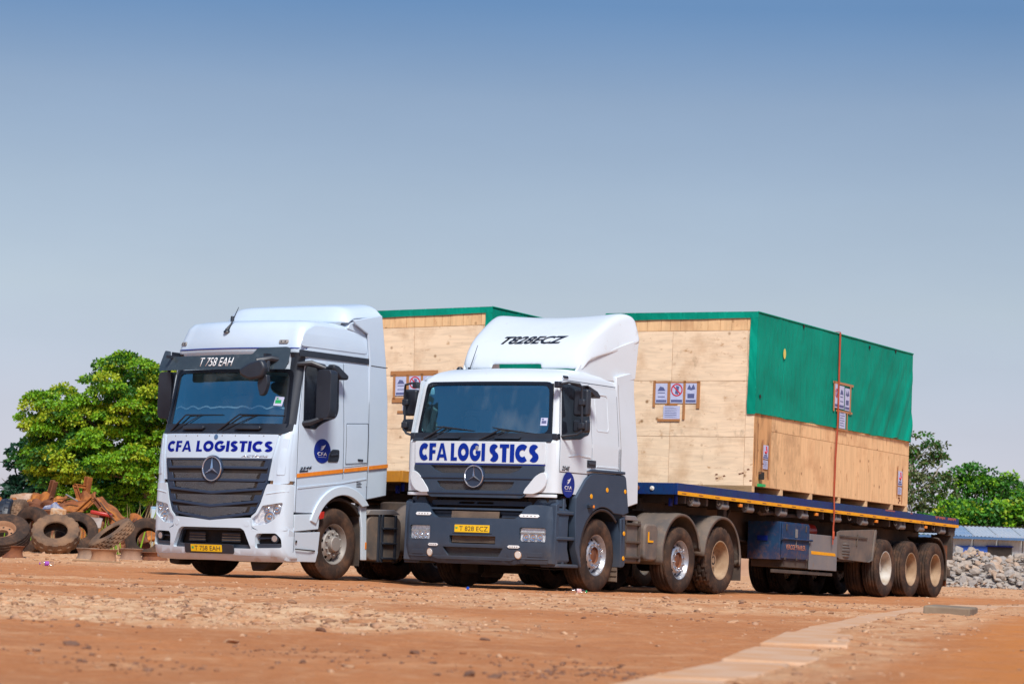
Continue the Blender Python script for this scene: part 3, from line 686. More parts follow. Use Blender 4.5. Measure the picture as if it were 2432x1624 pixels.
    skin('bumper_back', [(-1.1, .40), (1.1, .40), (1.1, 1.0), (-1.1, 1.0)], B, .04, UNDER, bp, cu=rng(-1.1, 1.1, 12), off=-.13)
    skin('bumper_lip', [(-1.235, .588), (-.53, .588), (-.47, .600), (.47, .600), (.53, .588), (1.235, .588), (1.235, .612), (-1.235, .612)], B, .018, GREY, bp, cu=rng(-1.23, 1.23, 40), off=.0, bevel=.005)
    skin('bumper_lower_lip', [(-1.22, .43), (-.70, .425), (-.60, .395), (.60, .395), (.70, .425), (1.22, .43), (1.22, .445), (-1.22, .445)], B, .022, GREY, bp, cu=rng(-1.2, 1.2, 40), off=.0, bevel=.006)
    mesh_panel('bumper_mesh', bp, B, low, MESHM, 46, 6, off=-.04)
    for zz in [.64 + .0125 * k for k in range(8)]: skin('radiator_slat', [(-.36, zz), (.36, zz), (.36, zz + .008), (-.36, zz + .008)], B, .02, RADI, bp, off=-.045)
    for s_ in (-1, 1):
        x0, x1 = (.29, .66) if s_ > 0 else (-.66, -.29)
        for zz in (.80, .845): skin('bumper_rib', rrect(x0, zz, x1, zz + .030, .008), B, .02, GREY, bp, cu=rng(x0, x1, 3), off=.0, bevel=.006)
        # headlights in their recess
        H = lamp_box(T, B, rrect(*( (.745, .675, 1.115, .865) if s_ > 0 else (-1.115, .675, -.745, .865)), .03), m=CLEARP, off=.006, thick=0, reflectors=())
        skin('lamp_back', rrect(*((.745, .675, 1.115, .865) if s_ > 0 else (-1.115, .675, -.745, .865)), .03), B, .01, LAMPB, H, off=-.030)
        for k, cx in enumerate((.83, .93, 1.03)):
            m2 = MB(); n = 16
            for q, o_ in ((.048, -.045), (.040, -.058), (.018, -.062), (.016, -.04), (.001, -.037)):
                for j in range(n): t = 2 * math.pi * j / n; m2.v.append(B(s_ * cx + q * math.cos(t), .735 + q * math.sin(t), o_ + .045))
            for i in range(4):
                for j in range(n): m2.f.append((i * n + j, i * n + (j + 1) % n, (i + 1) * n + (j + 1) % n, (i + 1) * n + j)); m2.mi.append(0)
            m2.build('reflector', CHROME, H, 30)
        skin('lamp_divider', [(s_ * .93 - .185, .795), (s_ * .93 + .185, .795), (s_ * .93 + .185, .808), (s_ * .93 - .185, .808)], B, .012, SILVER, H, off=-.01)
        for (cx, cz, w_, h_) in ((.875, 1.033, .30, .045), (.665, .597, .19, .04)):
            P = [(s_ * cx - w_ / 2, cz), (s_ * cx - w_ / 2 + .025, cz + h_ / 2), (s_ * cx + w_ / 2 - .025, cz + h_ / 2), (s_ * cx + w_ / 2, cz), (s_ * cx + w_ / 2 - .025, cz - h_ / 2), (s_ * cx - w_ / 2 + .025, cz - h_ / 2)]
            skin('white_reflector_strip', P, B, .008, WTXT, T, cu=rng(s_ * cx - w_ / 2, s_ * cx + w_ / 2, 4), off=.022, bevel=.002)
            for k in range(4): skin('strip_mark', [(s_ * cx - w_ * .3 + k * w_ * .18, cz - .008), (s_ * cx - w_ * .3 + k * w_ * .18 + w_ * .08, cz - .008), (s_ * cx - w_ * .3 + k * w_ * .18 + w_ * .08, cz + .006), (s_ * cx - w_ * .3 + k * w_ * .18, cz + .006)], B, .001, SILVER, T, off=.0305)
        skin('fog_lamp', ell(s_ * .73, .487, .054, .058, 24), B, .03, CHROME, T, off=.0); skin('fog_glass', ell(s_ * .73, .487, .044, .048, 24), B, .006, LENS, T, off=.032, bevel=.002)
        x0, x1 = (.86, 1.08) if s_ > 0 else (-1.08, -.86)
        skin('tow_cover', rrect(x0, .462, x1, .525, .01), B, .006, GREY, T, cu=rng(x0, x1, 3), off=.02, bevel=.003)
        skin('bumper_shoulder', rpoly([(s_ * .86, 1.17), (s_ * 1.22, 1.17), (s_ * 1.20, 1.275), (s_ * .93, 1.275)] if s_ > 0 else [(-1.22, 1.17), (-.86, 1.17), (-.93, 1.275), (-1.20, 1.275)], .02), B, .22, GREY, bp, cu=rng(-1.2, 1.2, 30), off=-.27, bevel=.01)
    # centre opening above the plate
    skin('cross_bar', rrect(-.80, 1.095, .80, 1.125, .01), B, .06, GREY, bp, cu=rng(-.8, .8, 12), off=-.08, bevel=.008)
    skin('upper_step', rpoly([(-.82, 1.165), (.82, 1.165), (.84, 1.235), (-.84, 1.235)], .02), B, .06, GREY, bp, cu=rng(-.8, .8, 12), off=-.16, bevel=.006, holes=[rrect(-.34, 1.185, -.07, 1.215, .008), rrect(-.03, 1.185, .24, 1.215, .008)])
    skin('opening_back', [(-.84, .98), (.84, .98), (.86, 1.30), (-.86, 1.30)], B, .02, UNDER, bp, off=-.24)
    skin('cross_bar', rrect(-.76, 1.045, .76, 1.085, .01), B, .05, DARKP, bp, cu=rng(-.76, .76, 12), off=-.12, bevel=.008)
    for s_ in (-1, 1): skin('side_duct', rpoly([(s_ * .40, .985), (s_ * .70, .985), (s_ * .74, 1.06), (s_ * .40, 1.09)] if s_ > 0 else [(-.70, .985), (-.40, .985), (-.40, 1.09), (-.74, 1.06)], .01), B, .05, DARKP, bp, off=-.14, bevel=.006)
    for zz in [.985 + .012 * k for k in range(8)]: skin('radiator_slat', [(-.39, zz), (.39, zz), (.39, zz + .009), (-.39, zz + .009)], B, .02, RADI, bp, off=-.045)
    # number plate
    pl = skin('number_plate', rrect(-.287, .782, .287, .887, .006), B, .006, PLATE, T, off=.028, cu=rng(-.28, .28, 4))
    skin('plate_holder', rrect(-.325, .765, .325, .905, .012), B, .008, GREY, T, off=.019, cu=rng(-.32, .32, 4), bevel=.003)
    text('plate_lettering', 'T 828 ECZ', B, -.205, .265, .802, .866, BTXT, pl, bold=-.004, off=.035, thick=.001)
    skin('plate_flag', [(-.272, .832), (-.235, .832), (-.235, .852), (-.272, .852)], B, .001, GREEN, pl, off=.035)
    # ------------------------------------------------ side: door, window, panels (both sides)
    for P_, s_ in ((S, 1), (SL, -1)):
        skin('door', rpoly([(.235, 1.665), (1.13, 1.665), (1.13, 2.95), (.33, 2.95), (.235, 2.2)], .03), P_, .008, WHITE, T, cu=[.5, .8], cv=[2.06, 2.12], bevel=.004)
        skin('side_window', rpoly([(.262, 2.12), (.80, 2.155), (.90, 2.205), (1.02, 2.23), (1.07, 2.30), (1.07, 2.78), (.98, 2.865), (.345, 2.90)], .05), P_, .004, SGLASS, T, cv=[2.13], off=.012)
        skin('window_seal', rpoly([(.250, 2.105), (.80, 2.14), (.91, 2.19), (1.03, 2.215), (1.085, 2.29), (1.085, 2.79), (.99, 2.88), (.333, 2.915)], .05), P_, .004, BLACK, T, cv=[2.12], off=.009)
        skin('side_pressing', rrect(1.27, 2.28, 1.66, 2.83, .06), P_, .008, WHITE, T, holes=[rrect(1.295, 2.305, 1.635, 2.805, .05)], bevel=.003)
        skin('door_handle', rrect(.99, 1.758, 1.24, 1.862, .012), P_, .010, BLACK, T, off=.009, bevel=.004)
        skin('handle_grip', rrect(1.02, 1.80, 1.21, 1.835, .01), P_, .014, DARKP, T, off=.018, bevel=.003)
        skin('side_ridge', rpoly([(1.28, 1.79), (1.93, 1.79), (1.95, 1.77), (1.26, 1.77)], .01), P_, .012, WHITE, T, bevel=.004)
        skin('door_ridge', rpoly([(.45, 1.885), (.75, 1.925), (1.08, 1.905), (1.10, 1.888), (.75, 1.905)], .01), P_, .010, WHITE, T, off=.007, bevel=.004)
        skin('rear_side_panel', rpoly([(1.155, 1.70), (1.925, 1.70), (1.925, 2.95), (1.155, 2.95)], .03), P_, .005, WHITE, T, cv=[2.06, 2.12], bevel=.004)
        skin('side_marker_lamp', rrect(1.88, 1.685, 2.0, 1.72, .006), P_, .016, BLACK, T, bevel=.003)
        skin('roof_rail', rpoly([(.40, 2.962), (1.93, 2.962), (1.93, 3.02), (.46, 3.02)], .01), P_, .004, WHITE, T, cv=[2.97], bevel=.002)
    for P_ in (S, SL):
        for pts in ([(.225, 1.66), (.225, 2.2), (.32, 2.95)], [(.23, 1.657), (1.14, 1.657)], [(1.143, 1.70), (1.143, 2.95)], [(1.936, 1.70), (1.936, 2.95)], [(.40, 2.955), (1.93, 2.955)]): seam(P_, pts, T, .008, .002)
    text('model_number', '254E', S, .275, .495, 1.685, 1.745, BTXT, T, bold=.012, shear=.3, off=.012)
    door_logo(T, S, .47, 1.488, .178, .178)
    skin('roof_marker_lamp', rrect(.42, 2.985, .55, 3.02, .01), S, .02, BLACK, T, off=.0, bevel=.004)
    # ------------------------------------------------ wheel arch cladding, steps
    for s_ in (1, -1):
        m = MB()
        outer = [(.66, 1.315), (.80, 1.45), (.93, 1.58), (1.07, 1.665), (1.2, 1.685), (2.06, 1.69), (2.11, 1.66), (2.13, 1.60), (2.22, 1.15), (2.06, 1.115)]
        inner = arc(1.46, .545, .66, 62, 168, 16)
        poly = outer + inner + [(.80, .62), (.865, .345), (.84, .335), (.70, .60), (.66, 1.0)]
        m.prism(poly, 1.16 * s_, 1.285 * s_, 'x'); m.build('wheel_arch_cladding', GREY, T, recalc=True, bevel=.012)
        m = MB(); m.prism([(.98, 1.70), (1.10, 1.735), (2.06, 1.742), (2.06, 1.70)], 1.20 * s_, 1.30 * s_, 'x'); m.build('arch_ledge', GREY, T, recalc=True, bevel=.008)
        fender_arch(T, 1.46, .545, .655, min(.75 * s_, 1.27 * s_), max(.75 * s_, 1.27 * s_), -5, 132, m=BLACK, name='wheel_arch_liner', ribs=False)
        m = MB(); m.box(*sorted((.75 * s_, 1.10 * s_)), .22, .80, .34, 1.30); m.build('step_well', UNDER, T, bevel=.02)
        for z_ in (.355, .735, 1.09):
            m = MB(); m.box(*sorted((1.0 * s_, 1.262 * s_)), .20, .80 + .02 * (z_ < .5), z_ - .025, z_ + .02); m.build('step', GREY, T, bevel=.012)
            m = MB()
            for q in range(14): m.box(*sorted((1.16 * s_, 1.255 * s_)), .24 + q * .04, .255 + q * .04, z_ + .018, z_ + .026)
            tag(m.build('step_tread', MESHM, T), kind='stuff')
        m = MB(); m.prism([(.16, .37), (.26, .35), (.26, 1.24), (.18, 1.20)], 1.14 * s_, 1.25 * s_, 'x'); m.build('bumper_end', GREY, T, recalc=True, bevel=.012)
        m = MB(); m.box(*sorted((1.16 * s_, 1.235 * s_)), .40, .46, .36, 1.30); m.build('step_post', GREY, T, bevel=.012)
        for yy, zz, r_ in ((1.09, 1.35, .035), (1.55, 1.458, .035), (2.09, 1.456, .032)):
            m = MB(); m.lathe([(.0, .001), (.0, r_), (.006, r_ * .9), (.007, .001)] if s_ > 0 else [(-.007, .001), (-.006, r_ * .9), (0, r_), (0, .001)], 14, 'x', (1.286 * s_, yy, zz)); m.build('round_reflector', YELLOW, T)
        m = MB(); m.box(*sorted((1.28 * s_, 1.335 * s_)), .98, 1.11, 1.18, 1.23); m.build('side_repeater', BLACK, T, bevel=.008)
        m = MB(); m.box(*sorted((1.29 * s_, 1.343 * s_)), 1.06, 1.105, 1.185, 1.225); m.build('repeater_lens', ORANGE, T, bevel=.005)
        # mirrors
        arm = [(1.17 * s_, .24, 2.88), (1.30 * s_, .30, 2.91), (1.45 * s_, .36, 2.89), (1.475 * s_, .39, 2.84), (1.475 * s_, .41, 2.5), (1.475 * s_, .41, 2.24), (1.42 * s_, .38, 2.19), (1.22 * s_, .24, 2.15)]
        mr = empty('mirror', T)
        m = MB(); m.tube(arm, .017, 8); m.build('mirror_arm', BLACK, mr, 40)
        for a, b_ in ((2.45, 2.83), (2.22, 2.40)):
            m = MB(); m.prism(rrect(*sorted((1.305 * s_, 1.545 * s_))[:1], a, sorted((1.305 * s_, 1.545 * s_))[1], b_, .04), .44, .55, 'y'); m.build('mirror_housing', BLACK, mr, recalc=True, bevel=.03, seg=3)
            m = MB(); m.box(*sorted((1.32 * s_, 1.53 * s_)), .55, .554, a + .02, b_ - .02); m.build('mirror_glass', CHROME, mr)
            m = MB(); m.box(*sorted((1.42 * s_, 1.52 * s_)), .38, .45, (a + b_) / 2 - .045, (a + b_) / 2 + .045); m.build('mirror_clamp', BLACK, mr, bevel=.015)
        for z_ in (2.88, 2.15):
            m = MB(); m.box(*sorted((1.14 * s_, 1.22 * s_)), .18, .28, z_ - .05, z_ + .04); m.build('mirror_bracket', BLACK, mr, bevel=.012)
        if s_ > 0:
            m = MB(); m.prism([(.35, 2.915), (.80, 2.87), (.80, 2.85), (.35, 2.885)], 1.30, 1.345, 'x'); m.prism([(.70, 2.90), (.98, 2.83), (1.07, 2.77), (1.05, 2.735), (.90, 2.75), (.76, 2.83)], 1.27, 1.40, 'x'); m.build('kerb_mirror', BLACK, mr, recalc=True, bevel=.03)
    # ------------------------------------------------ side extenders and roof fairing
    for s_ in (1, -1):
        XE = (lambda y, z, o=0.0, s_=s_: ((interp([(1.1, 1.240), (2.06, 1.240), (2.9, 1.168), (3.2, 1.165)], z)[0] + o) * s_, y, z))
        skin('side_extender', [(1.945, 1.20), (1.985, 1.18), (2.56, 1.30), (2.55, 1.75), (2.50, 2.5), (2.47, 3.22), (1.93, 3.11)], XE, .05, WHITE, T, cv=[2.06, 2.5, 2.9], off=-.045, bevel=.012)
        skin('extender_seam', [(2.005, 1.25), (2.013, 1.25), (1.998, 3.0), (1.99, 3.0)], XE, .001, SILVER, T, cv=[2.06, 2.5, 2.9], off=.0055)
    prof = [(1.13, 3.165), (1.14, 3.24), (1.17, 3.34), (1.26, 3.46), (1.38, 3.585), (1.52, 3.70), (1.70, 3.81), (1.88, 3.92), (2.05, 4.01), (2.18, 4.065), (2.30, 4.085), (2.40, 4.07), (2.47, 4.02)]
    m = MB(); nx = 24
    def hwid(i): t = i / (len(prof) - 1); return .90 + .28 * t ** .8
    rowlen = 0
    for i, (y, z) in enumerate(prof):
        t = i / (len(prof) - 1); hw = hwid(i); zs = 3.17 + .50 * t; ys = y
        row = []
        # bottom side (seam) up the side, over the shoulder, across
        for k in range(7):
            a = k / 6
            xx = hw + (.045 + .03 * t) * (1 - a) - .025 * a * a; zz = zs + (z - zs) * a * .95 if i > 2 else 3.16 + (z - 3.16) * a * .95
            row.append((xx, ys + (.06 * (1 - t)) * (1 - a), zz))
        x1 = row[-1][0]; z1 = row[-1][2]
        inner = []
        for k in range(1, nx):
            u = 1 - 2 * k / nx; e_ = 1 - abs(u); dip = .075 * t * (1 - u * u) ** 1.2
            rnd_ = (z - z1) * min(1, e_ * 9) ** .5
            inner.append((x1 * u, y - .03 * (1 - u * u) * (1 - t) * 1.5, z1 + rnd_ - dip + .01 * (1 - t)))
        full = row + inner + [(-p[0], p[1], p[2]) for p in reversed(row)]
        rowlen = len(full); m.v += full
    for i in range(len(prof) - 1):
        for k in range(rowlen - 1):
            kk = k - 7
            if i in (0,) and 7 + 6 <= k <= 7 + 17 - 1: continue   # the slot at the foot
            m.f.append((i * rowlen + k, (i + 1) * rowlen + k, (i + 1) * rowlen + k + 1, i * rowlen + k + 1)); m.mi.append(0)
    fo = m.build('roof_fairing', WHITE, T, 60, recalc=True); sd = fo.modifiers.new('thick', 'SOLIDIFY'); sd.thickness = .03; sd.offset = -1
    ss = fo.modifiers.new('smooth', 'SUBSURF'); ss.levels = 1; ss.render_levels = 1
    # lower fairing cheeks under the seam
    for s_ in (1, -1):
        m = MB(); vs = [(.955 * s_, 1.12, 3.13), (.985 * s_, 1.18, 3.235), (1.105 * s_, 1.70, 3.45), (1.195 * s_, 2.18, 3.615), (1.235 * s_, 2.47, 3.70), (1.18 * s_, 2.49, 3.12), (1.165 * s_, 2.2, 3.05), (1.10 * s_, 1.5, 3.04)]
        k = len(vs); vs2 = [(x * .96, y, z) for x, y, z in vs]
        m.add(vs + vs2, [tuple(range(k)), tuple(reversed(range(k, 2 * k)))] + [(i, (i + 1) % k, (i + 1) % k + k, i + k) for i in range(k)])
        m.build('fairing_cheek', WHITE, T, recalc=True, bevel=.008)
    from mathutils.bvhtree import BVHTree
    bpy.context.view_layer.update(); dg = bpy.context.evaluated_depsgraph_get(); fe = fo.evaluated_get(dg); fm = fe.to_mesh(); tree_ = BVHTree.FromPolygons([v.co.copy() for v in fm.vertices], [tuple(p.vertices) for p in fm.polygons]); fe.to_mesh_clear()
    def FP(x, z, o=0.0):
        h_ = tree_.ray_cast(Vector((x, -3, z)), Vector((0, 1, 0)))
        p, nr = h_[0], h_[1]
        if p is None: return (x, 1.3, z)
        if nr.y > 0: nr = -nr
        return tuple(p + nr * o)
    text('fairing_lettering', 'T828ECZ', FP, -.46, .60, 3.55, 3.675, BTXT, T, bold=.032, shear=.35, off=.003, thick=.003)
    m = MB(); m.tube([(-.78, 1.02, 3.15), (-.70, 1.10, 3.52)], [.007, .004], 6); m.tube([(-.78, 1.02, 3.12), (-.78, 1.02, 3.19)], .022, 8); m.build('aerial', BLACK, T)
    m = MB(); m.lathe([(0, .055), (.05, .05), (.075, .03), (.08, .001)], 16, 'z', (-.93, 1.0, 3.12)); m.build('beacon_base', BLACK, T, 40)
    # ------------------------------------------------ chassis and running gear
    chassis(T, .5, 6.9, .80, 1.03); axle(T, 1.44, .53); axle(T, 4.04, .52); axle(T, 5.36, .52)
    m = MB(); m.box(-.55, .55, .4, 1.9, .45, 1.3); m.box(-.9, .9, .35, .9, .55, 1.2); m.box(-.75, -.45, .9, 1.1, .20, .6); m.build('engine_block', UNDER, T, bevel=.03)
    m = MB(); m.box(-.30, .25, 1.0, 1.5, .22, .55); m.build('sump', UNDER, T, bevel=.03)
    for s_ in (1, -1):
        wheel(T, 1.065 * s_, 1.44, .525, s_, 'rib', 'ring', .525, .31, .2, TYRE, RIMSIL, CHROME)
        wheel(T, 1.065 * s_, 4.04, .505, s_, 'rib', 'ring', .502, .31, .5, TYRE, RIMSIL, CHROME)
        wheel(T, 1.085 * s_, 5.36, .525, s_, 'block', 'deep', .525, .29, .1, TYRE, BROWNRIM, RUSTD); wheel(T, .745 * s_, 5.36, .525, s_, 'block', 'deep', .525, .29, .4, TYRE, BROWNRIM, RUSTD)
        a, b_ = sorted((.62 * s_, 1.25 * s_))
        for yc, a0, a1 in ((4.0, -12, 172), (5.38, 2, 190)):
            o = fender_arch(T, yc, .56, .65, a, b_, a0, a1)
            if s_ < 0: o.scale = (1, 1, 1)
        for yy, z0, z1, w_ in ((2.05, .36, 1.06, .35), ):
            m = MB(); m.box(*sorted((.98 * s_, 1.262 * s_)), yy, yy + .06, z0, z1); m.prism([(2.02, 1.06), (2.16, 1.10), (2.19, .40), (2.13, .36)], 1.22 * s_, 1.262 * s_, 'x'); m.build('front_mudguard_edge', GREY, T, recalc=True, bevel=.01)
            for zz in (.852, .494):
                m = MB(); m.lathe([(.0, .001), (.0, .034), (.006, .03), (.007, .001)] if s_ > 0 else [(-.007, .001), (-.006, .03), (0, .034), (0, .001)], 14, 'x', (1.263 * s_, 2.135, zz)); m.build('round_reflector', YELLOW, T)
        m = MB()
        for q in range(12): m.box(*sorted((.74 * s_, 1.20 * s_)), 2.055, 2.07, .16 + q * .075, .16 + q * .075 + .05)
        m.box(*sorted((.74 * s_, 1.20 * s_)), 2.07, 2.08, .15, 1.05); m.build('mud_flap', RADI, T)
    m = MB(); m.box(.68, 1.24, 6.02, 6.05, .22, .62); m.box(.68, 1.24, 6.0, 6.02, .55, .72); m.build('rear_mud_flap', CHASS, T)
    m = MB(); m.box(-1.24, -.68, 6.02, 6.05, .22, .72); m.build('rear_mud_flap', CHASS, T)
    # air tank and battery box with ladder (near side), fuel tank (far side)
    m = MB(); m.box(.70, 1.17, 2.18, 2.86, .43, 1.02); m.build('battery_box', MUDG, T, bevel=.03)
    m = MB()
    for yy in (2.30, 2.72): m.box(1.17, 1.20, yy, yy + .04, .45, 1.05)
    for zz in (.50, .72, .98): m.box(1.17, 1.21, 2.30, 2.76, zz, zz + .035)
    m.build('side_ladder', CHASS, T, bevel=.006)
    m = MB(); m.prism([(2.15, 1.05), (2.20, 1.12), (2.60, 1.12), (2.70, 1.05)], .72, 1.2, 'x'); m.build('box_lid', GSTEEL, T, recalc=True, bevel=.01)
    m = MB(); m.prism(rrect(2.88, .47, 3.30, 1.02, .10), .62, 1.21, 'x'); m.build('exhaust_box', MUDG, T, recalc=True, bevel=.03)
    m = MB(); m.prism([(2.97, .90), (3.0, .90), (3.0, .775), (3.13, .775), (3.13, .745), (2.97, .745)], 1.214, 1.222, 'x'); m.build('yellow_mark', YELLOW, T, recalc=True)
    m = MB(); m.prism(rrect(2.2, .45, 3.3, 1.05, .12), -1.2, -.6, 'x'); m.build('fuel_tank', GSTEEL, T, recalc=True, bevel=.02)
    m = MB(); m.box(-.5, .5, 4.2, 5.3, 1.05, 1.14); m.lathe([(0, .45), (.10, .45), (.12, .40), (.12, .001)], 28, 'z', (0, 4.755, 1.14)); m.build('fifth_wheel', CHASS, T, 40)
    m = MB(); m.box(-.45, .45, 2.15, 2.5, .95, 1.35); m.build('rear_cab_mount', UNDER, T, bevel=.03)
    for k, dx in enumerate((-.12, 0, .12)):
        m = MB(); m.tube([(dx, 2.1, 2.1), (dx * 1.5, 2.5, 1.7), (dx * 2, 3.0, 1.35), (dx, 3.6, 1.4)], .018, 6); m.build('air_line', (RED, BLACK, YELLOW)[k], T)
    m = MB(); m.tube([(1.10, 1.3, .33), (.6, 1.2, .30), (0, 1.15, .33)], .012, 5); m.build('cable', BLACK, T)
    return T
TA = build_truck_a()
# ================================================================== taller tractor (further left)
def build_truck_b():
    MESHM = mat('pale_grille_mesh', (0.125, 0.14, 0.17), 0.6, c2=(0.16, 0.165, 0.18), nscale=8)
    T = frame('truck', -4.268, 39.996, 35.1)
    tag(T, 'tall white truck tractor with black windscreen visor reading T 758 EAH and orange side stripe', 'truck', 'parked white truck tractors')
    WHITE = mat('sky_tinted_white_paint', (0.555, 0.665, 0.785), 0.34, coat=0.3, c2=(0.52, 0.63, 0.76), nscale=1.5); WHITE_LOW = mat('sky_tinted_white_paint_dusty', (0.57, 0.67, 0.77), 0.38, coat=0.2, dirt=(0.45, 0.40, 0.38), damt=0.05, dscale=2.2, dlow=(0.15, 0.42))  # plain white paint, with the blue of the sky light put into its colour
    C = Cab([(.26, .16, .13, 1.20, .18, 2.05), (.36, .08, .13, 1.245, .18, 2.05), (.50, .055, .13, 1.25, .18, 2.05), (.95, .05, .13, 1.25, .18, 2.05), (1.30, .06, .13, 1.25, .18, 2.05), (1.72, .07, .12, 1.25, .18, 2.08), (2.08, .12, .12, 1.25, .18, 2.10), (2.14, .18, .12, 1.25, .17, 2.10),
             (3.0, .33, .13, 1.215, .17, 2.02), (3.20, .36, .13, 1.21, .18, 2.02), (3.30, .31, .13, 1.21, .22, 2.02), (3.42, .325, .14, 1.205, .24, 2.02), (3.55, .365, .15, 1.19, .25, 2.02), (3.66, .42, .15, 1.17, .24, 2.0), (3.73, .50, .14, 1.13, .24, 1.95), (3.765, .66, .12, 1.05, .25, 1.9)])
    F, S, SL = C.front, C.side, C.sidel
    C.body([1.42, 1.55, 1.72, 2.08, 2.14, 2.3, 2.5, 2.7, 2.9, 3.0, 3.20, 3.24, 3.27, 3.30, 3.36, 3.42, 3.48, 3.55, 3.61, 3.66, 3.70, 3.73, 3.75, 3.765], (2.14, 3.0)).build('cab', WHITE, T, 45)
    interior(T, 2.0, 3.05, .3, 2.0, 2.36, 1.12)
    screen(T, C, 2.16, 3.03, 1.16, 1.10, frame=.05)
    m = MB()
    # white fringe of the dashboard curtain
    P = [(-1.05 + 2.1 * k / 60, 2.47 + .012 * abs(math.sin(k * .43)) * 2 + .010 * math.sin(k * .7)) for k in range(61)]
    skin('curtain_fringe', P + [(x, z - .022) for x, z in reversed(P)], F, .003, WTXT, T, off=-.02, cu=rng(-1.05, 1.05, 20))
    skin('dashboard_curtain', P + [(1.05, 2.2), (-1.05, 2.2)], F, .003, mat('blue_grey_cloth', (.035, .05, .085), .9), T, off=-.045, cu=rng(-1.05, 1.05, 20))
    st = skin('windscreen_sticker', [(.86, 2.50), (1.0, 2.49), (1.02, 2.62), (.88, 2.63)], F, .002, PAPER, T, off=.014)
    skin('sticker_print', [[(.885, 2.53), (.98, 2.53), (.98, 2.58), (.885, 2.58)], [(.90, 2.59), (.93, 2.59), (.93, 2.61), (.90, 2.61)]], F, .001, GREEN, st, off=.017)
    skin('windscreen_cowl', [(-1.2, 2.10), (1.12, 2.085), (1.21, 2.14), (1.21, 2.235), (-1.21, 2.235)], F, .012, BLACK, T, cu=rng(-1.2, 1.2, 24), cv=[2.14], off=.012)
    for a in (-.50, .53): skin('grab_handle', rrect(a - .22, 2.145, a + .22, 2.20, .025), F, .06, BLACK, T, cu=rng(a - .2, a + .2, 4), off=.02, bevel=.01)
    wiper(T, F, (-1.02, 2.13), (-.72, 2.36), (-.70, 2.37), (0.02, 2.36)); wiper(T, F, (-.02, 2.13), (.34, 2.36), (.34, 2.37), (1.08, 2.355))
    # visor
    V = lambda x, z, o=0.0: (x, interp([(3.0, -.02), (3.35, .10)], z)[0] + .16 * (abs(x) / 1.2) ** 3 - o, z)
    vp = [(-1.20, 3.0), (1.20, 3.0), (1.22, 3.10), (1.20, 3.31), (1.15, 3.33), (.70, 3.31), (.64, 3.22), (-.98, 3.20), (-1.02, 3.29), (-1.18, 3.31), (-1.22, 3.1)]
    vz = skin('sun_visor', rpoly(vp, .03), V, .012, VISOR, T, cu=rng(-1.22, 1.22, 24), cv=[3.1, 3.2])
    text('visor_lettering', 'T 758 EAH', V, -.30, .33, 3.045, 3.175, WTXT, vz, off=.014, thick=.002, shear=.15, bold=.002)
    for s_ in (-1, 1): m = MB(); m.box(*sorted((.9 * s_, .95 * s_)), .0, .45, 3.18, 3.22); m.build('visor_bracket', BLACK, T)
    skin('brow_strip', [(-1.20, 3.325), (1.20, 3.325), (1.20, 3.34), (-1.20, 3.34)], F, .01, NAVY, T, cu=rng(-1.2, 1.2, 30), off=.0)
    # corner pillars (black) beside the windscreen
    for s_ in (1, -1):
        P = [(1.05, 2.235), (1.225, 2.235), (1.19, 3.27), (1.02, 3.27)]
        if s_ < 0: P = mirror(P)
        skin('corner_pillar', P, F, .006, BLACK, T, cu=[s_ * q for q in rng(1.05, 1.225, 10)], cv=[3.0, 3.2], off=.004)
        if s_ > 0: skin('side_pressing', rpoly([(.43, 3.36), (2.0, 3.36), (2.0, 3.66), (1.9, 3.70), (.80, 3.69), (.55, 3.58)], .08), S if s_ > 0 else SL, .010, WHITE, T, cv=[3.42, 3.55], off=-.002, bevel=.006)
    # lettering panel
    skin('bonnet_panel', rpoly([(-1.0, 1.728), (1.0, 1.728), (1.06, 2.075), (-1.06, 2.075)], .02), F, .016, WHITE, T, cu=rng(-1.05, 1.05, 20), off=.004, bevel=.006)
    block_text('front_lettering', 'CFA LOGISTICS', F, -1.0, 1.0, 1.822, 1.978, mat('deep_blue_vinyl', (.002, .010, .24), .5, spec=.15), T, off=.022)
    text('model_lettering', 'ACTROS', F, .50, .95, 1.745, 1.775, CHROME, T, bold=.01, shear=.4, off=.022)
    m = MB(); P0 = [F(.0 + .038 * math.cos(t), 2.035 + .038 * math.sin(t), .026) for t in [2 * math.pi * k / 18 for k in range(18)]]; m.add(P0, [tuple(reversed(range(18)))]); m.build('small_emblem', CHROME, T)
    for k in range(8): skin('panel_clip', ell(-.85 + k * .24, 2.055, .008, .008, 8), F, .006, SILVER, T, off=.02)
    # grille with five bands
    gp = [(-.985, 1.715), (.985, 1.715), (.93, 1.39), (.86, 1.15), (.79, .99), (.70, .935), (.35, .895), (0, .865), (-.35, .895), (-.70, .935), (-.79, .99), (-.86, 1.15), (-.93, 1.39)]
    g = empty('grille', T)
    skin('grille_back', gp, F, .004, UNDER, g, cu=rng(-.98, .98, 24), cv=[1.3], off=-.001)
    skin('grille_surround', [(x * 1.015, 1.29 + (z - 1.29) * 1.02) for x, z in gp], F, .075, NAVY if False else BLADE, g, cu=rng(-.98, .98, 16), holes=[rpoly([(x * .985, 1.29 + (z - 1.29) * .975) for x, z in gp], .03)], off=-.055)
    def gw(z): return interp([(.86, .60), (.935, .70), (.99, .79), (1.15, .86), (1.39, .93), (1.72, .985)], z)[0]
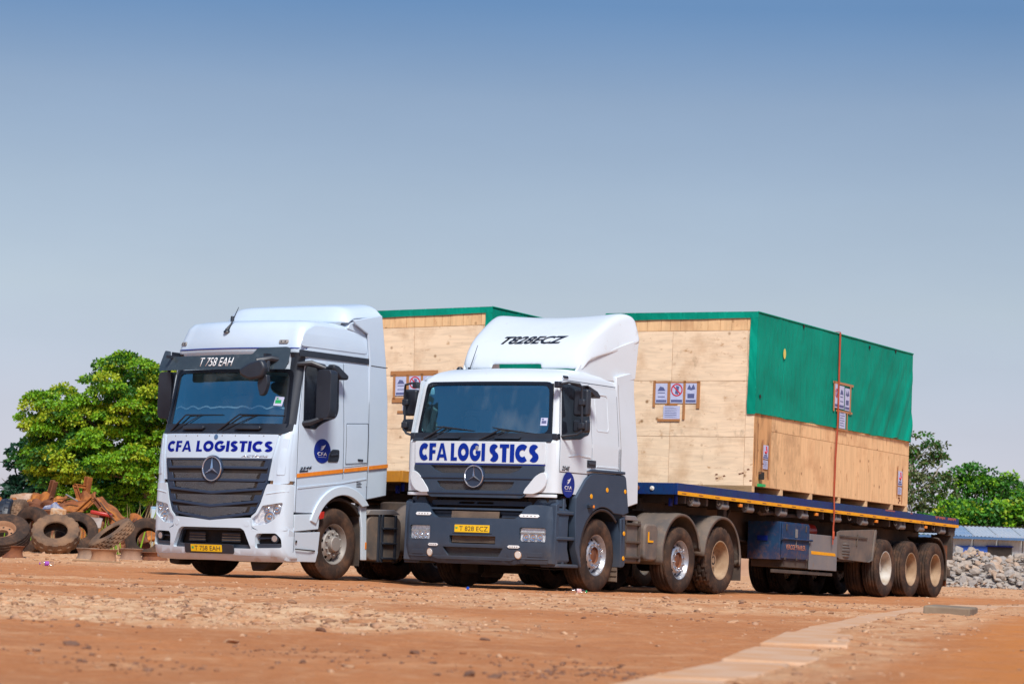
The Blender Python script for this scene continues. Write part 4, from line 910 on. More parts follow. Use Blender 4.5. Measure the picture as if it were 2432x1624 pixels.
    for k, (zt, h, v, hxm) in enumerate([(1.695, .085, .0, .86), (1.515, .085, .0, .80), (1.385, .075, .055, .76), (1.205, .075, .065, .72), (1.035, .075, .080, .66)]):
        def V1(hx, z, dv, n=8): return [(hx * (2 * i / n - 1), z - dv * (1 - abs(2 * i / n - 1))) for i in range(n + 1)]
        top = V1(hxm, zt, v); bot = V1(hxm - .03, zt - h, v * 1.1)
        mesh_panel('grille_mesh', g, F, bot + top[::-1], MESHM, 70, 6 + (3 if v else 0), off=.005)
        hb_ = gw(zt - h) * .985
        b1 = V1(hb_, zt - h + .004, v * 1.1); b2 = V1(hb_ - .02, zt - h - .034, v * 1.15)
        skin('grille_blade', b2 + b1[::-1], F, .035, BLADE, g, cu=rng(-.98, .98, 16), off=-.01, bevel=.006)
        for s_ in (-1, 1):
            P = [(hxm + .015, zt - h), (hb_, zt - h), (gw(zt) * .98, zt + .004), (hxm + .045, zt + .004)]
            if s_ < 0: P = mirror(P)
            skin('grille_end', P, F, .03, BLADE, g, off=-.01, bevel=.004)
        for q in range(5): x = -.5 + q * .25; skin('grille_rib', [(x - .006, zt - h - .065), (x + .006, zt - h - .065), (x + .006, zt - h - .03), (x - .006, zt - h - .03)], F, .02, BLACK, g, off=-.03)
    star_badge(T, lambda x, z, o=0: (x, F(0, 1.5)[1] - o, z), .0, 1.575, .172)
    # side corner panels and headlight surrounds
    for s_ in (1, -1):
        mm = (lambda P: P) if s_ > 0 else mirror
        skin('corner_panel', rpoly(mm([(1.035, 1.36), (1.235, 1.38), (1.235, 2.10), (1.10, 2.08), (1.05, 1.70)]), .02), F, .012, WHITE, T, cu=[s_ * q for q in rng(1.03, 1.24, 12)], cv=[1.72, 2.08], off=.002, bevel=.005)
        skin('corner_recess', rpoly(mm([(1.09, 1.50), (1.20, 1.50), (1.215, 2.02), (1.14, 2.02)]), .02), F, .010, WHITE, T, cu=[s_ * q for q in rng(1.09, 1.22, 8)], off=.012, bevel=.008)
        skin('headlight_surround', rpoly(mm([(.96, 1.37), (1.248, 1.37), (1.248, .72), (.90, .68), (.74, .76), (.725, .90), (.80, .96), (.87, 1.10), (.93, 1.30)]), .02), F, .09, WHITE_LOW, T, cu=[s_ * q for q in rng(.72, 1.248, 16)], cv=[.95, 1.3],
             holes=[rpoly(mm([(.755, .775), (.98, .80), (1.17, .92), (1.20, 1.11), (.90, 1.06), (.83, .94), (.74, .87)]), .02)], off=-.06, bevel=.006)
        skin('surround_crease', mm([(.95, 1.22), (1.24, 1.265), (1.24, 1.28), (.95, 1.235)]), F, .012, WHITE_LOW, T, cu=[s_ * q for q in rng(.95, 1.24, 8)], off=.025, bevel=.003)
        H = lamp_box(T, F, rpoly(mm([(.76, .78), (.98, .805), (1.165, .925), (1.195, 1.10), (.905, 1.055), (.835, .94), (.745, .865)]), .02), m=CLEARP, off=.014, thick=0)
        skin('lamp_back', rpoly(mm([(.74, .76), (.99, .79), (1.19, .90), (1.22, 1.12), (.89, 1.07), (.82, .94), (.73, .86)]), .02), F, .004, LAMPB, H, off=-.022, cu=[s_ * q for q in rng(.73, 1.22, 10)])
        for cx, cz, r_ in ((1.0, .895, .085), (1.11, 1.02, .062), (.95, 1.01, .045)):
            m2 = MB(); n = 20
            for q, o_ in ((r_, -.03), (r_ * .85, -.025), (r_ * .8, -.045), (r_ * .4, -.048), (r_ * .38, -.02), (.001, -.012)):
                for j in range(n): t = 2 * math.pi * j / n; m2.v.append(F(s_ * cx + q * math.cos(t), cz + q * math.sin(t), o_ + .028))
            for i in range(5):
                for j in range(n): m2.f.append((i * n + j, i * n + (j + 1) % n, (i + 1) * n + (j + 1) % n, (i + 1) * n + j)); m2.mi.append(0)
            m2.build('reflector', CHROME, H, 30)
        for q in range(4): skin('lamp_rib', mm([(.765, .80 + q * .018), (.86, .81 + q * .018), (.86, .818 + q * .018), (.765, .808 + q * .018)]), F, .006, DARKP, H, off=-.03)
        skin('lamp_orange', mm([(.728, .77), (.748, .78), (.735, .86), (.715, .86)]), F, .012, RUSTD, H, off=-.015)
    # bumper
    bp = empty('bumper', T)
    out = [(-1.20, .27), (-.75, .262), (0, .27), (.75, .262), (1.20, .27), (1.245, .33), (1.248, .76), (.92, .685), (.74, .735), (.71, .885), (.33, .865), (0, .835), (-.33, .865), (-.71, .885), (-.74, .735), (-.92, .685), (-1.248, .76), (-1.245, .33)]
    intake = rpoly([(-.74, .445), (-.39, .445), (-.37, .375), (.37, .375), (.39, .445), (.74, .445), (.62, .70), (.56, .735), (-.56, .735), (-.62, .70)], .025)
    fr_ = lambda s_: rpoly(([(.80, .455), (1.205, .47), (1.195, .60), (1.13, .675), (.83, .665), (.80, .62)] if s_ > 0 else mirror([(.80, .455), (1.205, .47), (1.195, .60), (1.13, .675), (.83, .665), (.80, .62)])), .03)
    skin('bumper_shell', rpoly(out, .015), F, .14, WHITE_LOW, bp, cu=rng(-1.248, 1.248, 50), cv=[.36, .5], holes=[intake, fr_(1), fr_(-1)], off=-.11, bevel=.01)
    skin('bumper_back', [(-1.15, .30), (1.15, .30), (1.15, .82), (-1.15, .82)], F, .02, UNDER, bp, cu=rng(-1.15, 1.15, 12), cv=[.36, .5], off=-.16)
    skin('intake_frame', intake, F, .06, DARKP, bp, holes=[rpoly([(-.66, .50), (.66, .50), (.58, .70), (-.58, .70)], .03)], off=-.10, cu=rng(-.74, .74, 12))
    skin('bumper_crease', [(-1.24, .345), (1.24, .345), (1.24, .352), (-1.24, .352)], F, .008, WHITE_LOW, bp, cu=rng(-1.2, 1.2, 40), off=.028, bevel=.003)
    for s_ in (-1, 1):
        for q in range(7):
            x0, x1 = (.16, .48) if s_ > 0 else (-.48, -.16); zz = .535 + q * .019
            skin('radiator_slat', [(x0, zz), (x1, zz), (x1, zz + .011), (x0, zz + .011)], F, .02, RADI if q % 2 else DARKP, bp, off=-.09)
        mm = (lambda P: P) if s_ > 0 else mirror
        skin('fog_recess', mm([(.78, .44), (1.22, .44), (1.20, .69), (.80, .69)]), F, .01, UNDER, bp, cu=[s_ * q for q in rng(.78, 1.22, 8)], off=-.09)
        skin('fog_blade', mm([(.80, .455), (1.205, .47), (1.20, .53), (.80, .52)]), F, .05, DARKP, bp, cu=[s_ * q for q in rng(.8, 1.2, 8)], off=-.07, bevel=.006)
        skin('fog_blade', mm([(.82, .585), (1.03, .60), (1.03, .615), (.82, .61)]), F, .03, BLADE, bp, off=-.06)
        skin('fog_lamp', ell(s_ * 1.085, .60, .062, .062, 24), F, .03, BLACK, T, off=-.045); skin('fog_glass', ell(s_ * 1.085, .60, .045, .045, 20), F, .008, CHROME, T, off=-.012, bevel=.003)
        skin('tow_cap', ell(s_ * .66, .80, .045, .045, 20), F, .004, WHITE_LOW, T, off=.03, bevel=.002)
        skin('bumper_seam', mm([(.765, .27), (.772, .27), (.745, .73), (.738, .73)]), F, .002, UNDER, T, off=.0295)
    skin('plate_holder', rpoly([(-.47, .362), (.44, .362), (.46, .39), (.46, .49), (.40, .50), (-.47, .50)], .02), F, .015, BLACK, T, off=.032, cu=rng(-.4, .4, 4), bevel=.004)
    pl = skin('number_plate', rrect(-.335, .385, .255, .485, .006), F, .006, PLATE, T, off=.048, cu=rng(-.28, .28, 4))
    text('plate_lettering', 'T 758 EAH', F, -.255, .225, .402, .466, BTXT, pl, bold=-.004, off=.055, thick=.001)
    skin('plate_flag', [(-.315, .425), (-.275, .425), (-.275, .455), (-.315, .455)], F, .001, GREEN, pl, off=.055)
    # ------------------------------------------------ sides
    for P_, s_ in ((S, 1), (SL, -1)):
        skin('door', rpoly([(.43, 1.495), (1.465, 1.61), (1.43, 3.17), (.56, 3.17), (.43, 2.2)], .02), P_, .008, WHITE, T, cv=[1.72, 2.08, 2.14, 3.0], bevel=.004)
        skin('side_window', rpoly([(.535, 2.205), (.80, 2.20), (.84, 2.24), (.98, 2.31), (1.26, 2.40), (1.31, 2.50), (1.31, 2.98), (1.24, 3.09), (.62, 3.10), (.56, 3.04)], .05), P_, .004, SGLASS, T, cv=[3.0], off=.012)
        skin('window_seal', rpoly([(.52, 2.188), (.805, 2.183), (.85, 2.225), (.99, 2.293), (1.275, 2.385), (1.33, 2.495), (1.33, 2.99), (1.25, 3.108), (.61, 3.118), (.545, 3.05)], .05), P_, .004, BLACK, T, cv=[3.0], off=.009)
        skin('roof_rail_trim', rpoly([(.42, 3.215), (2.04, 3.215), (2.02, 3.30), (.42, 3.305)], .01), P_, .016, BLACK, T, cv=[3.3], bevel=.004)
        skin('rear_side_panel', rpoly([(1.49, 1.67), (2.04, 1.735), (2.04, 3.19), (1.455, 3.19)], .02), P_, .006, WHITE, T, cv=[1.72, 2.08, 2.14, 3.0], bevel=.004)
        skin('locker_door', rpoly([(1.53, 1.725), (2.02, 1.765), (2.02, 2.33), (1.53, 2.30)], .02), P_, .008, WHITE, T, off=.004, cv=[2.08, 2.14], bevel=.004)
        skin('locker_latch', rrect(1.80, 1.78, 1.92, 1.81, .008), P_, .012, BLACK, T, off=.01)
        skin('door_handle', rpoly([(1.10, 1.73), (1.33, 1.74), (1.36, 1.80), (1.36, 1.92), (1.20, 1.92), (1.12, 1.85)], .03), P_, .012, BLACK, T, off=.008, bevel=.005)
        skin('handle_grip', rpoly([(1.15, 1.82), (1.32, 1.845), (1.32, 1.865), (1.15, 1.845)], .01), P_, .02, DARKP, T, off=.018, bevel=.004)
        for a, b_ in ((.41, 1.46), (1.49, 2.035), (2.075, 2.53)):
            z0 = 1.475 + .1136 * (a - .41); z1 = 1.475 + .1136 * (b_ - .41)
            skin('orange_stripe', [(a, z0), (b_, z1), (b_, z1 + .055), (a, z0 + .055)], (P_ if a < 2 else (lambda y, z, o=0, s_=s_: ((1.245 + o) * s_, y, z))), .003, ORANGE, T, off=.015)
        # lower side with the wheel arch
        panel = [(.40, .98), (.40, 1.475), (2.04, 1.665), (2.04, 1.215)] + arc(1.50, .60, .67, 58, 148, 18) + [(.92, .98)]
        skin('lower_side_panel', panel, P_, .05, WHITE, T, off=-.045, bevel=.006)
        skin('body_crease', rpoly([(.45, 1.315), (1.45, 1.43), (2.03, 1.52), (2.03, 1.535), (1.45, 1.45), (.45, 1.345)], .004), P_, .010, WHITE, T, off=.003, bevel=.004)
        lipo = arc(1.50, .60, .80, 42, 160, 20); lipi = arc(1.50, .60, .665, 160, 50, 20)
        skin('wheel_arch_lip', lipo + lipi, P_, .035, WHITE_LOW, T, off=.0, bevel=.010)
        skin('arch_reflector', rpoly([(.93, .90), (1.02, .92), (1.03, 1.02), (.95, 1.0)], .02), P_, .02, RED, T, off=.03)
        skin('side_step_panel', rpoly([(.41, .71), (.95, .76), (.98, .98), (.41, .95)], .015), P_, .03, WHITE_LOW, T, off=-.02, bevel=.008)
        skin('side_step_panel', rpoly([(.43, .68), (.86, .70), (.95, .745), (.42, .70)], .01), P_, .03, SILVER, T, off=-.06)
        skin('lower_skirt', rpoly([(.30, .285), (.97, .285), (.97, .45), (1.0, .72), (.60, .70), (.40, .70), (.30, .74)], .015), P_, .03, WHITE_LOW, T, off=-.025, bevel=.006)
        skin('skirt_recess', rpoly([(.45, .47), (.90, .455), (.90, .435), (.45, .455)], .005), P_, .004, UNDER, T, off=.006)
        skin('foot_hole', rpoly([(.45, .55), (.49, .55), (.49, .585), (.45, .585)], .01), P_, .003, UNDER, T, off=.006)
        fender_arch(T, 1.46, .58, .655, *sorted((.72 * s_, 1.225 * s_)), 0, 140, m=UNDER, name='wheel_arch_liner', ribs=False)
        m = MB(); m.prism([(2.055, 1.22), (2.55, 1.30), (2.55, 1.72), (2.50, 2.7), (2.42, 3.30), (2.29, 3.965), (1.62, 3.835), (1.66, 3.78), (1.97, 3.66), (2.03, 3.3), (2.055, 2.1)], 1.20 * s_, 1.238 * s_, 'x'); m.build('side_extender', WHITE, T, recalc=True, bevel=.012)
        m = MB(); m.prism([(2.065, 3.195), (2.46, 3.19), (2.46, 3.20), (2.065, 3.205)], 1.238 * s_, 1.242 * s_, 'x'); m.build('extender_seam', UNDER, T, recalc=True)
        m = MB()
        for q in range(4): m.box(*sorted((1.257 * s_, 1.260 * s_)), 1.80, 1.92 - .02 * (q % 2), 1.40 + q * .022, 1.408 + q * .022)
        m.build('small_print', BTXT, T)
        # mirrors
        mr = empty('mirror', T)
        m = MB(); m.prism(rpoly([(s_ * a_, b_) for a_, b_ in ((1.39, 2.32), (1.62, 2.34), (1.65, 2.45), (1.65, 2.98), (1.61, 3.03), (1.41, 3.03), (1.39, 2.9))], .03), .62, .78, 'y'); m.build('mirror_housing', BLACK, mr, recalc=True, bevel=.03, seg=3)
        m = MB(); m.box(*sorted((1.41 * s_, 1.63 * s_)), .78, .785, 2.36, 3.0); m.build('mirror_glass', CHROME, mr)
        m = MB(); m.tube([(1.16 * s_, .46, 3.10), (1.34 * s_, .55, 3.12), (1.50 * s_, .68, 3.05)], [.035, .04, .03], 8); m.build('mirror_arm', BLACK, mr, 40); m = MB(); m.tube([(1.18 * s_, .50, 2.24), (1.34 * s_, .58, 2.27), (1.48 * s_, .68, 2.34)], [.04, .045, .03], 8); m.build('mirror_arm', BLACK, mr, 40)
        if s_ > 0:
            m = MB(); m.prism([(.60, 3.15), (.92, 3.13), (.92, 3.08), (.60, 3.09)], 1.25, 1.32, 'x'); m.prism([(1.0, 3.14), (1.12, 3.12), (1.36, 2.99), (1.34, 2.93), (1.18, 2.93), (1.0, 3.06)], 1.27, 1.40, 'x'); m.build('kerb_mirror', BLACK, mr, recalc=True, bevel=.03)
    for P_ in (S, SL):
        for pts in ([(.42, .30), (.42, 1.49), (.42, 2.2), (.545, 3.17)], [(1.475, 1.50), (1.475, 1.60), (1.442, 3.18)], [(2.052, 1.22), (2.052, 3.2)], [(.43, 1.487), (2.04, 1.665)], [(1.52, 1.72), (2.03, 1.76), (2.03, 2.34), (1.52, 2.31), (1.52, 1.72)], [(.43, .97), (.95, .985)], [(.43, .745), (.95, .755)]): seam(P_, pts, T, .009, .014 if pts[0][0] == 1.52 else .0075)
    text('model_number', '2546', S, .47, .74, 1.60, 1.64, BTXT, T, bold=.012, shear=.3, off=.014, slope=.11)
    skin('small_badge', [(.47, 1.555), (.66, 1.575), (.66, 1.592), (.47, 1.575)], S, .003, BTXT, T, off=.014)
    door_logo(T, S, .97, 1.882, .19, .175)
    # front mirror on its arm over the screen
    mr = empty('front_mirror', T)
    m = MB(); m.tube([(1.10, .30, 3.12), (1.0, .05, 3.15), (.86, -.10, 3.10)], [.05, .045, .05], 8); m.tube([(.98, .02, 3.12), (1.0, -.02, 2.95)], .03, 8); m.build('mirror_arm', BLACK, mr, 40)
    m = MB(); m.prism(rpoly([(.60, 2.90), (.78, 2.83), (1.0, 2.86), (1.06, 3.02), (.98, 3.13), (.76, 3.08), (.58, 2.99)], .05), -.16, -.04, 'y'); m.build('mirror_housing', BLACK, mr, recalc=True, bevel=.035, seg=3)
    m = MB(); m.prism(rpoly([(.93, 2.60), (1.0, 2.63), (1.06, 2.78), (1.04, 2.92), (.90, 2.90), (.87, 2.78)], .04), -.08, -.0, 'y'); m.build('mirror_housing', BLACK, mr, recalc=True, bevel=.025)
    # roof: deflector, lamps, aerials
    m = MB(); tp = [(1.40, 3.79), (1.42, 3.84), (1.48, 3.95), (1.55, 4.045), (1.62, 4.065), (2.0, 4.115), (2.22, 4.145), (2.29, 4.135), (2.31, 4.06)]
    us = [math.sin(math.pi / 2 * k / 12) for k in range(-12, 13)]
    for i, (y, zt_) in enumerate(tp):
        t = i / (len(tp) - 1); ze = 3.775 + .20 * t; p = 9.0 + 5 * t
        for u in us:
            back = .16 * abs(u) ** 8 * (1 - t)
            m.v.append((1.195 * u, y + back, ze + (zt_ - ze) * (1 - abs(u) ** p) if i else 3.79))
    nu = len(us)
    for i in range(len(tp) - 1):
        for k in range(nu - 1): m.f.append((i * nu + k, (i + 1) * nu + k, (i + 1) * nu + k + 1, i * nu + k + 1)); m.mi.append(0)
    fo = m.build('roof_deflector', WHITE, T, 60, recalc=True); sd = fo.modifiers.new('thick', 'SOLIDIFY'); sd.thickness = .035; sd.offset = -1
    ss = fo.modifiers.new('smooth', 'SUBSURF'); ss.levels = 1; ss.render_levels = 1
    m = MB(); m.box(-.86, .86, 1.43, 1.50, 3.765, 3.80); m.build('deflector_gap', NAVY, T, bevel=.008)
    for s_ in (1, -1):
        m = MB(); m.prism([(1.55, 3.70), (2.05, 3.60), (2.30, 3.60), (2.29, 3.96), (1.9, 3.87), (1.6, 3.80)], 1.0 * s_, 1.175 * s_, 'x'); m.build('deflector_cheek', WHITE, T, recalc=True, bevel=.02)
    for x in (-1.04, .90):
        skin('roof_lamp', rrect(x - .07, 3.40, x + .07, 3.455, .02), F, .02, SILVER, T, off=.0, bevel=.006)
        for q in (-.03, .03): skin('lamp_dot', ell(x + q, 3.428, .01, .01, 8), F, .003, BLACK, T, off=.022)
    m = MB(); m.tube([(-.13, .38, 3.60), (-.11, .44, 3.70), (-.03, .50, 3.95)], [.035, .012, .004], 8); m.lathe([(0, .055), (.02, .05), (.05, .02), (.055, .001)], 14, 'z', (-.13, .38, 3.57)); m.build('aerial', BLACK, T, 40)
    m = MB(); m.tube([(-.45, .85, 3.74), (-.45, .86, 3.86)], .03, 8); m.box(-.53, -.40, .80, .92, 3.73, 3.76); m.build('air_horn', BLACK, T, bevel=.008)
    # ladder bars seen on the far front corner
    m = MB()
    for q in range(6): m.box(-1.262, -1.252, .30, .36, 1.50 + q * .11, 1.505 + q * .11)
    m.build('vent_bars', SILVER, T)
    # ------------------------------------------------ chassis and running gear
    chassis(T, .5, 6.9, .80, 1.03); axle(T, 1.40, .56); axle(T, 4.0, .55); axle(T, 5.35, .55)
    m = MB(); m.box(-.55, .55, .4, 1.9, .45, 1.3); m.box(-.9, .9, .35, .9, .40, 1.2); m.prism([(-1.0, .27), (-.78, .27), (-.82, .18), (-.98, .20)], .3, .6, 'y'); m.prism([(.55, .27), (.95, .27), (.80, .15), (.60, .13)], .3, .6, 'y'); m.build('engine_block', UNDER, T, bevel=.02)
    for s_ in (1, -1):
        wheel(T, 1.065 * s_, 1.40, .555, s_, 'rib', 'dish', .525, .31, .1, TYRE, SILVER, SILVER)
        wheel(T, 1.065 * s_, 4.0, .54, s_, 'rib', 'dish', .515, .31, .5, TYRE, SILVER, SILVER)
        wheel(T, 1.085 * s_, 5.35, .555, s_, 'block', 'deep', .525, .29, .1, TYRE, BROWNRIM, RUSTD); wheel(T, .745 * s_, 5.35, .555, s_, 'block', 'deep', .525, .29, .4, TYRE, BROWNRIM, RUSTD)
        for yc, a0, a1 in ((4.0, -12, 172), (5.38, 2, 190)): fender_arch(T, yc, .58, .65, *sorted((.62 * s_, 1.25 * s_)), a0, a1)
        m = MB(); m.prism([(1.93, 1.12), (2.09, 1.15), (2.14, .335), (2.03, .335), (2.0, .8)], *sorted((1.19 * s_, 1.235 * s_)), 'x'); m.build('mudguard_edge', WHITE_LOW, T, recalc=True, bevel=.01)
        m = MB(); m.box(*sorted((1.236 * s_, 1.242 * s_)), 2.085, 2.115, .50, .60); m.build('small_reflector', ORANGE, T)
        m = MB(); m.box(*sorted((.7 * s_, 1.19 * s_)), 1.99, 2.02, .25, 1.05); m.build('mud_flap', CHASS, T)
    m = MB(); m.prism(rrect(2.16, .33, 3.0, 1.0, .14), .62, 1.20, 'x'); m.build('fuel_tank', MUDG, T, recalc=True, bevel=.02)
    m = MB()
    for yy in (2.42, 2.50, 2.82): m.prism(rrect(yy, .31, yy + .05, 1.02, .02), .60, 1.222, 'x')
    for zz in (.36, .58, .80): m.box(1.19, 1.25, 2.5, 2.85, zz, zz + .03)
    m.build('tank_strap', BLACK, T, recalc=True, bevel=.006)
    m = MB(); m.prism([(2.12, 1.0), (2.2, 1.08), (2.8, 1.10), (2.95, 1.03)], .65, 1.22, 'x'); m.build('tank_step', GSTEEL, T, recalc=True, bevel=.012)
    m = MB(); m.prism(rrect(2.2, .38, 3.2, 1.0, .12), -1.2, -.6, 'x'); m.build('air_tank_box', CHASS, T, recalc=True, bevel=.02)
    m = MB(); m.box(-.5, .5, 4.2, 5.3, 1.05, 1.14); m.lathe([(0, .45), (.10, .45), (.12, .40), (.12, .001)], 28, 'z', (0, 4.755, 1.14)); m.build('fifth_wheel', CHASS, T, 40)
    return T
TB = build_truck_b()
# ================================================================== flatbed trailers, crates, tarpaulins, strap
def build_trailer(name_color, ox, oy, yaw, pitch, roll, z0, near=True, xl=-1.25):
    Tm = frame('flatbed_trailer', ox, oy, yaw, pitch, roll, z0)   # deck top is local z 1.642 at y 0
    DK = TDECK if near else ODECK
    tag(Tm, 'blue flatbed trailer with an orange stripe along its edge, behind the truck with slate bumper' if near else 'orange flatbed trailer under the far crate, behind the tall truck with the visor', 'trailer', 'flatbed trailers carrying crates')
    y0, y1, zt, zb = -1.13, 11.68, 1.642, 1.465
    for s_ in (1, -1):
        m = MB(); m.prism([(y0, zt), (4.9, zt), (y1, zt), (y1, zb), (y0, zb)], *sorted((1.19 * s_, 1.25 * s_)), 'x'); m.build('side_rail', DK, Tm, recalc=True, bevel=.006)
        if near:
            m = MB(); m.box(*sorted((1.2505 * s_, 1.2535 * s_)), y0 + .01, y1 - .01, 1.466, 1.521); st = m.build('reflective_stripe', YELLOW, Tm)
            m = MB(); y = y0 + .15
            while y < y1 - .3: m.box(*sorted((1.254 * s_, 1.2555 * s_)), y, y + .16, 1.485, 1.497); y += .62
            m.build('stripe_print', RUSTD, st)
    if near:
        for yy, ln in ((10.35, .55), (11.05, .45), (9.0, .12), (7.7, .5)):
            P = [(yy, zt - .004), (yy + ln, zt - .004)] + [(yy + ln * (1 - k / 7), zt - .012 - (.05 * abs(math.sin(k * 1.7 + yy)) if yy > 10 else .012)) for k in range(8)]
            m = MB(); m.prism(P, 1.2505, 1.2515, 'x'); m.build('worn_paint', mat('red_primer', (.42, .10, .06), .8, c2=(.25, .10, .10), nscale=12), Tm, recalc=True)
    m = MB(); m.box(-1.19, 1.19, y0, y0 + .06, zb, zt - .002); m.build('front_beam', DK, Tm, bevel=.006)
    m = MB(); m.box(-1.19, 1.19, y1 - .06, y1, zb - .05, zt - .002); m.build('rear_beam', DK, Tm, bevel=.006)
    if near:
        for k, (x, r_, mm) in enumerate(((.20, .035, SILVER), (.40, .035, NAVY), (.58, .04, RUSTD), (.80, .035, LENS))):
            m = MB(); m.lathe([(-.03, .001), (-.03, r_ * .5), (-.015, r_ * .6), (-.012, r_), (0, r_)], 16, 'y', (x if k < 3 else .83, y0, 1.555)); m.build('air_coupling' if k < 3 else 'marker_lamp', mm, Tm, 40, recalc=True)
    n = 14
    for k in range(n):
        a = -1.185 + k * 2.37 / n
        m = MB(); m.box(a + .003, a + 2.37 / n - .003, y0 + .07, y1 - .07, zt - .04, zt - .004); m.build('deck_board', CHASS, Tm)
    m = MB()
    for s_ in (-1, 1):
        m.prism([(y0 + .3, 1.42), (y1 - .1, 1.42), (y1 - .1, 1.12), (5.6, .92), (2.4, .92), (1.4, 1.22), (y0 + .3, 1.25)], s_ * .46 - .03, s_ * .46 + .03, 'x')
        m.prism([(y0 + .3, 1.25), (1.4, 1.22), (2.4, .92), (5.6, .92), (y1 - .1, 1.12), (y1 - .1, 1.09), (5.6, .89), (2.4, .89), (1.4, 1.19), (y0 + .3, 1.22)], s_ * .46 - .09, s_ * .46 + .09, 'x')
    m.build('chassis_beams', CHASS, Tm, recalc=True)
    y = y0 + .4
    while y < y1:
        m = MB(); m.box(-1.19, 1.19, y, y + .06, 1.35, 1.46); m.build('cross_member', CHASS, Tm); y += .8
    # winches, rope hooks, markers under the rail
    cy = (-.365, .735, 1.734, 3.10, 4.03, 5.53, 6.81, 8.714, 9.73, 10.9)
    for s_ in (1, -1):
        for yy in cy:
            w_ = empty('strap_winch', Tm)
            m = MB(); m.box(*sorted((1.10 * s_, 1.22 * s_)), yy - .10, yy - .085, 1.36, 1.47); m.box(*sorted((1.10 * s_, 1.22 * s_)), yy + .085, yy + .10, 1.36, 1.47); m.build('winch_bracket', GSTEEL, w_, bevel=.004)
            m = MB(); m.tube([(1.17 * s_, yy - .13, 1.37), (1.17 * s_, yy + .15, 1.37)], .048, 12); m.tube([(1.17 * s_, yy + .15, 1.37), (1.17 * s_, yy + .19, 1.37)], .03, 10); m.build('winch_drum', GSTEEL, w_, 40)
        for yy in (-.62, .42, 1.5, 2.35, 6.0, 8.27, 10.3):
            m = MB(); m.tube([(1.20 * s_, yy, 1.47), (1.21 * s_, yy, 1.40), (1.225 * s_, yy + .02, 1.375), (1.235 * s_, yy + .05, 1.385), (1.235 * s_, yy + .06, 1.41)], .012, 6); m.build('rope_hook', CHASS, Tm, 40)
        for yy in (1.30, 4.50, 7.33, 9.9):
            m = MB(); m.box(*sorted((1.20 * s_, 1.245 * s_)), yy - .05, yy + .05, 1.39, 1.44); m.build('side_marker', ORANGE, Tm, bevel=.006)
        # landing leg
        m = MB(); m.box(*sorted((.88 * s_, 1.0 * s_)), 1.18, 1.30, .55, 1.45); m.build('landing_leg', CHASS, Tm, bevel=.008)
        m = MB(); m.box(*sorted((.86 * s_, 1.02 * s_)), 1.12, 1.36, .50, .55); m.tube([(.94 * s_, 1.24, 1.0), (.7 * s_, 2.1, 1.4)], .03, 8); m.build('leg_foot', CHASS, Tm, bevel=.006)
        m = MB(); m.box(*sorted((1.03 * s_, 1.06 * s_)), -.97, -.87, 1.30, 1.42); m.tube([(1.12 * s_, -.9, 1.465), (1.12 * s_, -.9, 1.33)], .03, 8); m.build('twist_lock', NAVY, Tm, bevel=.006)
    m = MB(); m.tube([(1.05, 2.4, 1.38), (1.06, 2.5, 1.34), (1.06, 3.0, 1.37), (1.06, 3.3, 1.33), (1.06, 3.9, 1.36), (1.06, 4.5, 1.34)], .035, 8); m.build('air_hose', CHASS, Tm, 40)
    m = MB(); m.tube([(.8, 4.9, 1.15), (.8, 5.3, 1.15)], .13, 14); m.build('air_tank', RED if near else CHASS, Tm, 40)
    # axles and wheels
    lift = lambda y: .0115 * y
    for k, yy in enumerate((7.88, 9.20, 10.52)):
        zc = .512 + (z0 * -1 if not near else 0) + .0115 * yy
        for s_ in (1, -1):
            for q, x in enumerate((1.085, .745)):
                rm_ = PALERIM if (k == 0 and q == 0 and s_ > 0) else BROWNRIM
                wheel(Tm, x * s_, yy, zc, s_, 'rib', 'deep', .515, .29, .4 * k + .2 * q, TYRE, rm_, RUSTD)
        m = MB(); m.tube([(-1.0, yy, zc), (1.0, yy, zc)], .075, 10)
        for s_ in (-1, 1): m.box(s_ * .5 - .06, s_ * .5 + .06, yy - .55, yy + .3, zc + .08, zc + .2); m.tube([(s_ * .5, yy + .25, zc + .15), (s_ * .5, yy + .25, zc + .5)], .13, 12)
        m.build('axle', UNDER, Tm, 40)
    # mudguards
    for s_ in (1, -1):
        o = fender_arch(Tm, 10.54, .62, .64, *sorted((.60 * s_, 1.22 * s_)), 100, 196, m=MUDG if False else CHASS)
        m = MB(); m.prism([(5.60, 1.16), (5.75, 1.19), (7.42, 1.27), (7.46, 1.24), (7.30, .72), (7.10, .68), (5.75, .70), (5.60, .74)], *sorted((1.16 * s_, 1.18 * s_)), 'x'); m.build('front_mudguard', MUDG, Tm, recalc=True, bevel=.006)
        m = MB(); m.prism([(7.10, .68), (7.30, .72), (7.46, 1.24), (7.42, 1.27), (7.38, 1.24), (7.26, .74), (7.10, .70)], *sorted((.62 * s_, 1.20 * s_)), 'x'); m.build('mudguard_wing', MUDG, Tm, recalc=True, bevel=.004)
        m = MB(); m.box(*sorted((1.18 * s_, 1.20 * s_)), 5.7, 7.0, 1.08, 1.11); m.tube([(1.19 * s_, 6.55, 1.15), (1.19 * s_, 6.5, .95)], .015, 6); m.build('mudguard_stay', CHASS, Tm)
        m = MB(); m.box(*sorted((.62 * s_, 1.19 * s_)), 11.20, 11.23, .35, 1.12); m.build('mud_flap', RUSTD, Tm)
        m = MB(); m.box(*sorted((.95 * s_, 1.20 * s_)), 11.3, 11.62, 1.30, 1.47); m.build('rear_bracket', CHASS, Tm, bevel=.01)
        m = MB(); m.box(*sorted((.80 * s_, 1.22 * s_)), 11.40, 11.48, .86, 1.32); m.build('rear_lamp_board', CHASS, Tm, bevel=.01)
        m = MB(); m.box(*sorted((.70 * s_, 1.15 * s_)), 11.50, 11.56, .55, .68); m.build('underrun_bar', CHASS, Tm, bevel=.01)
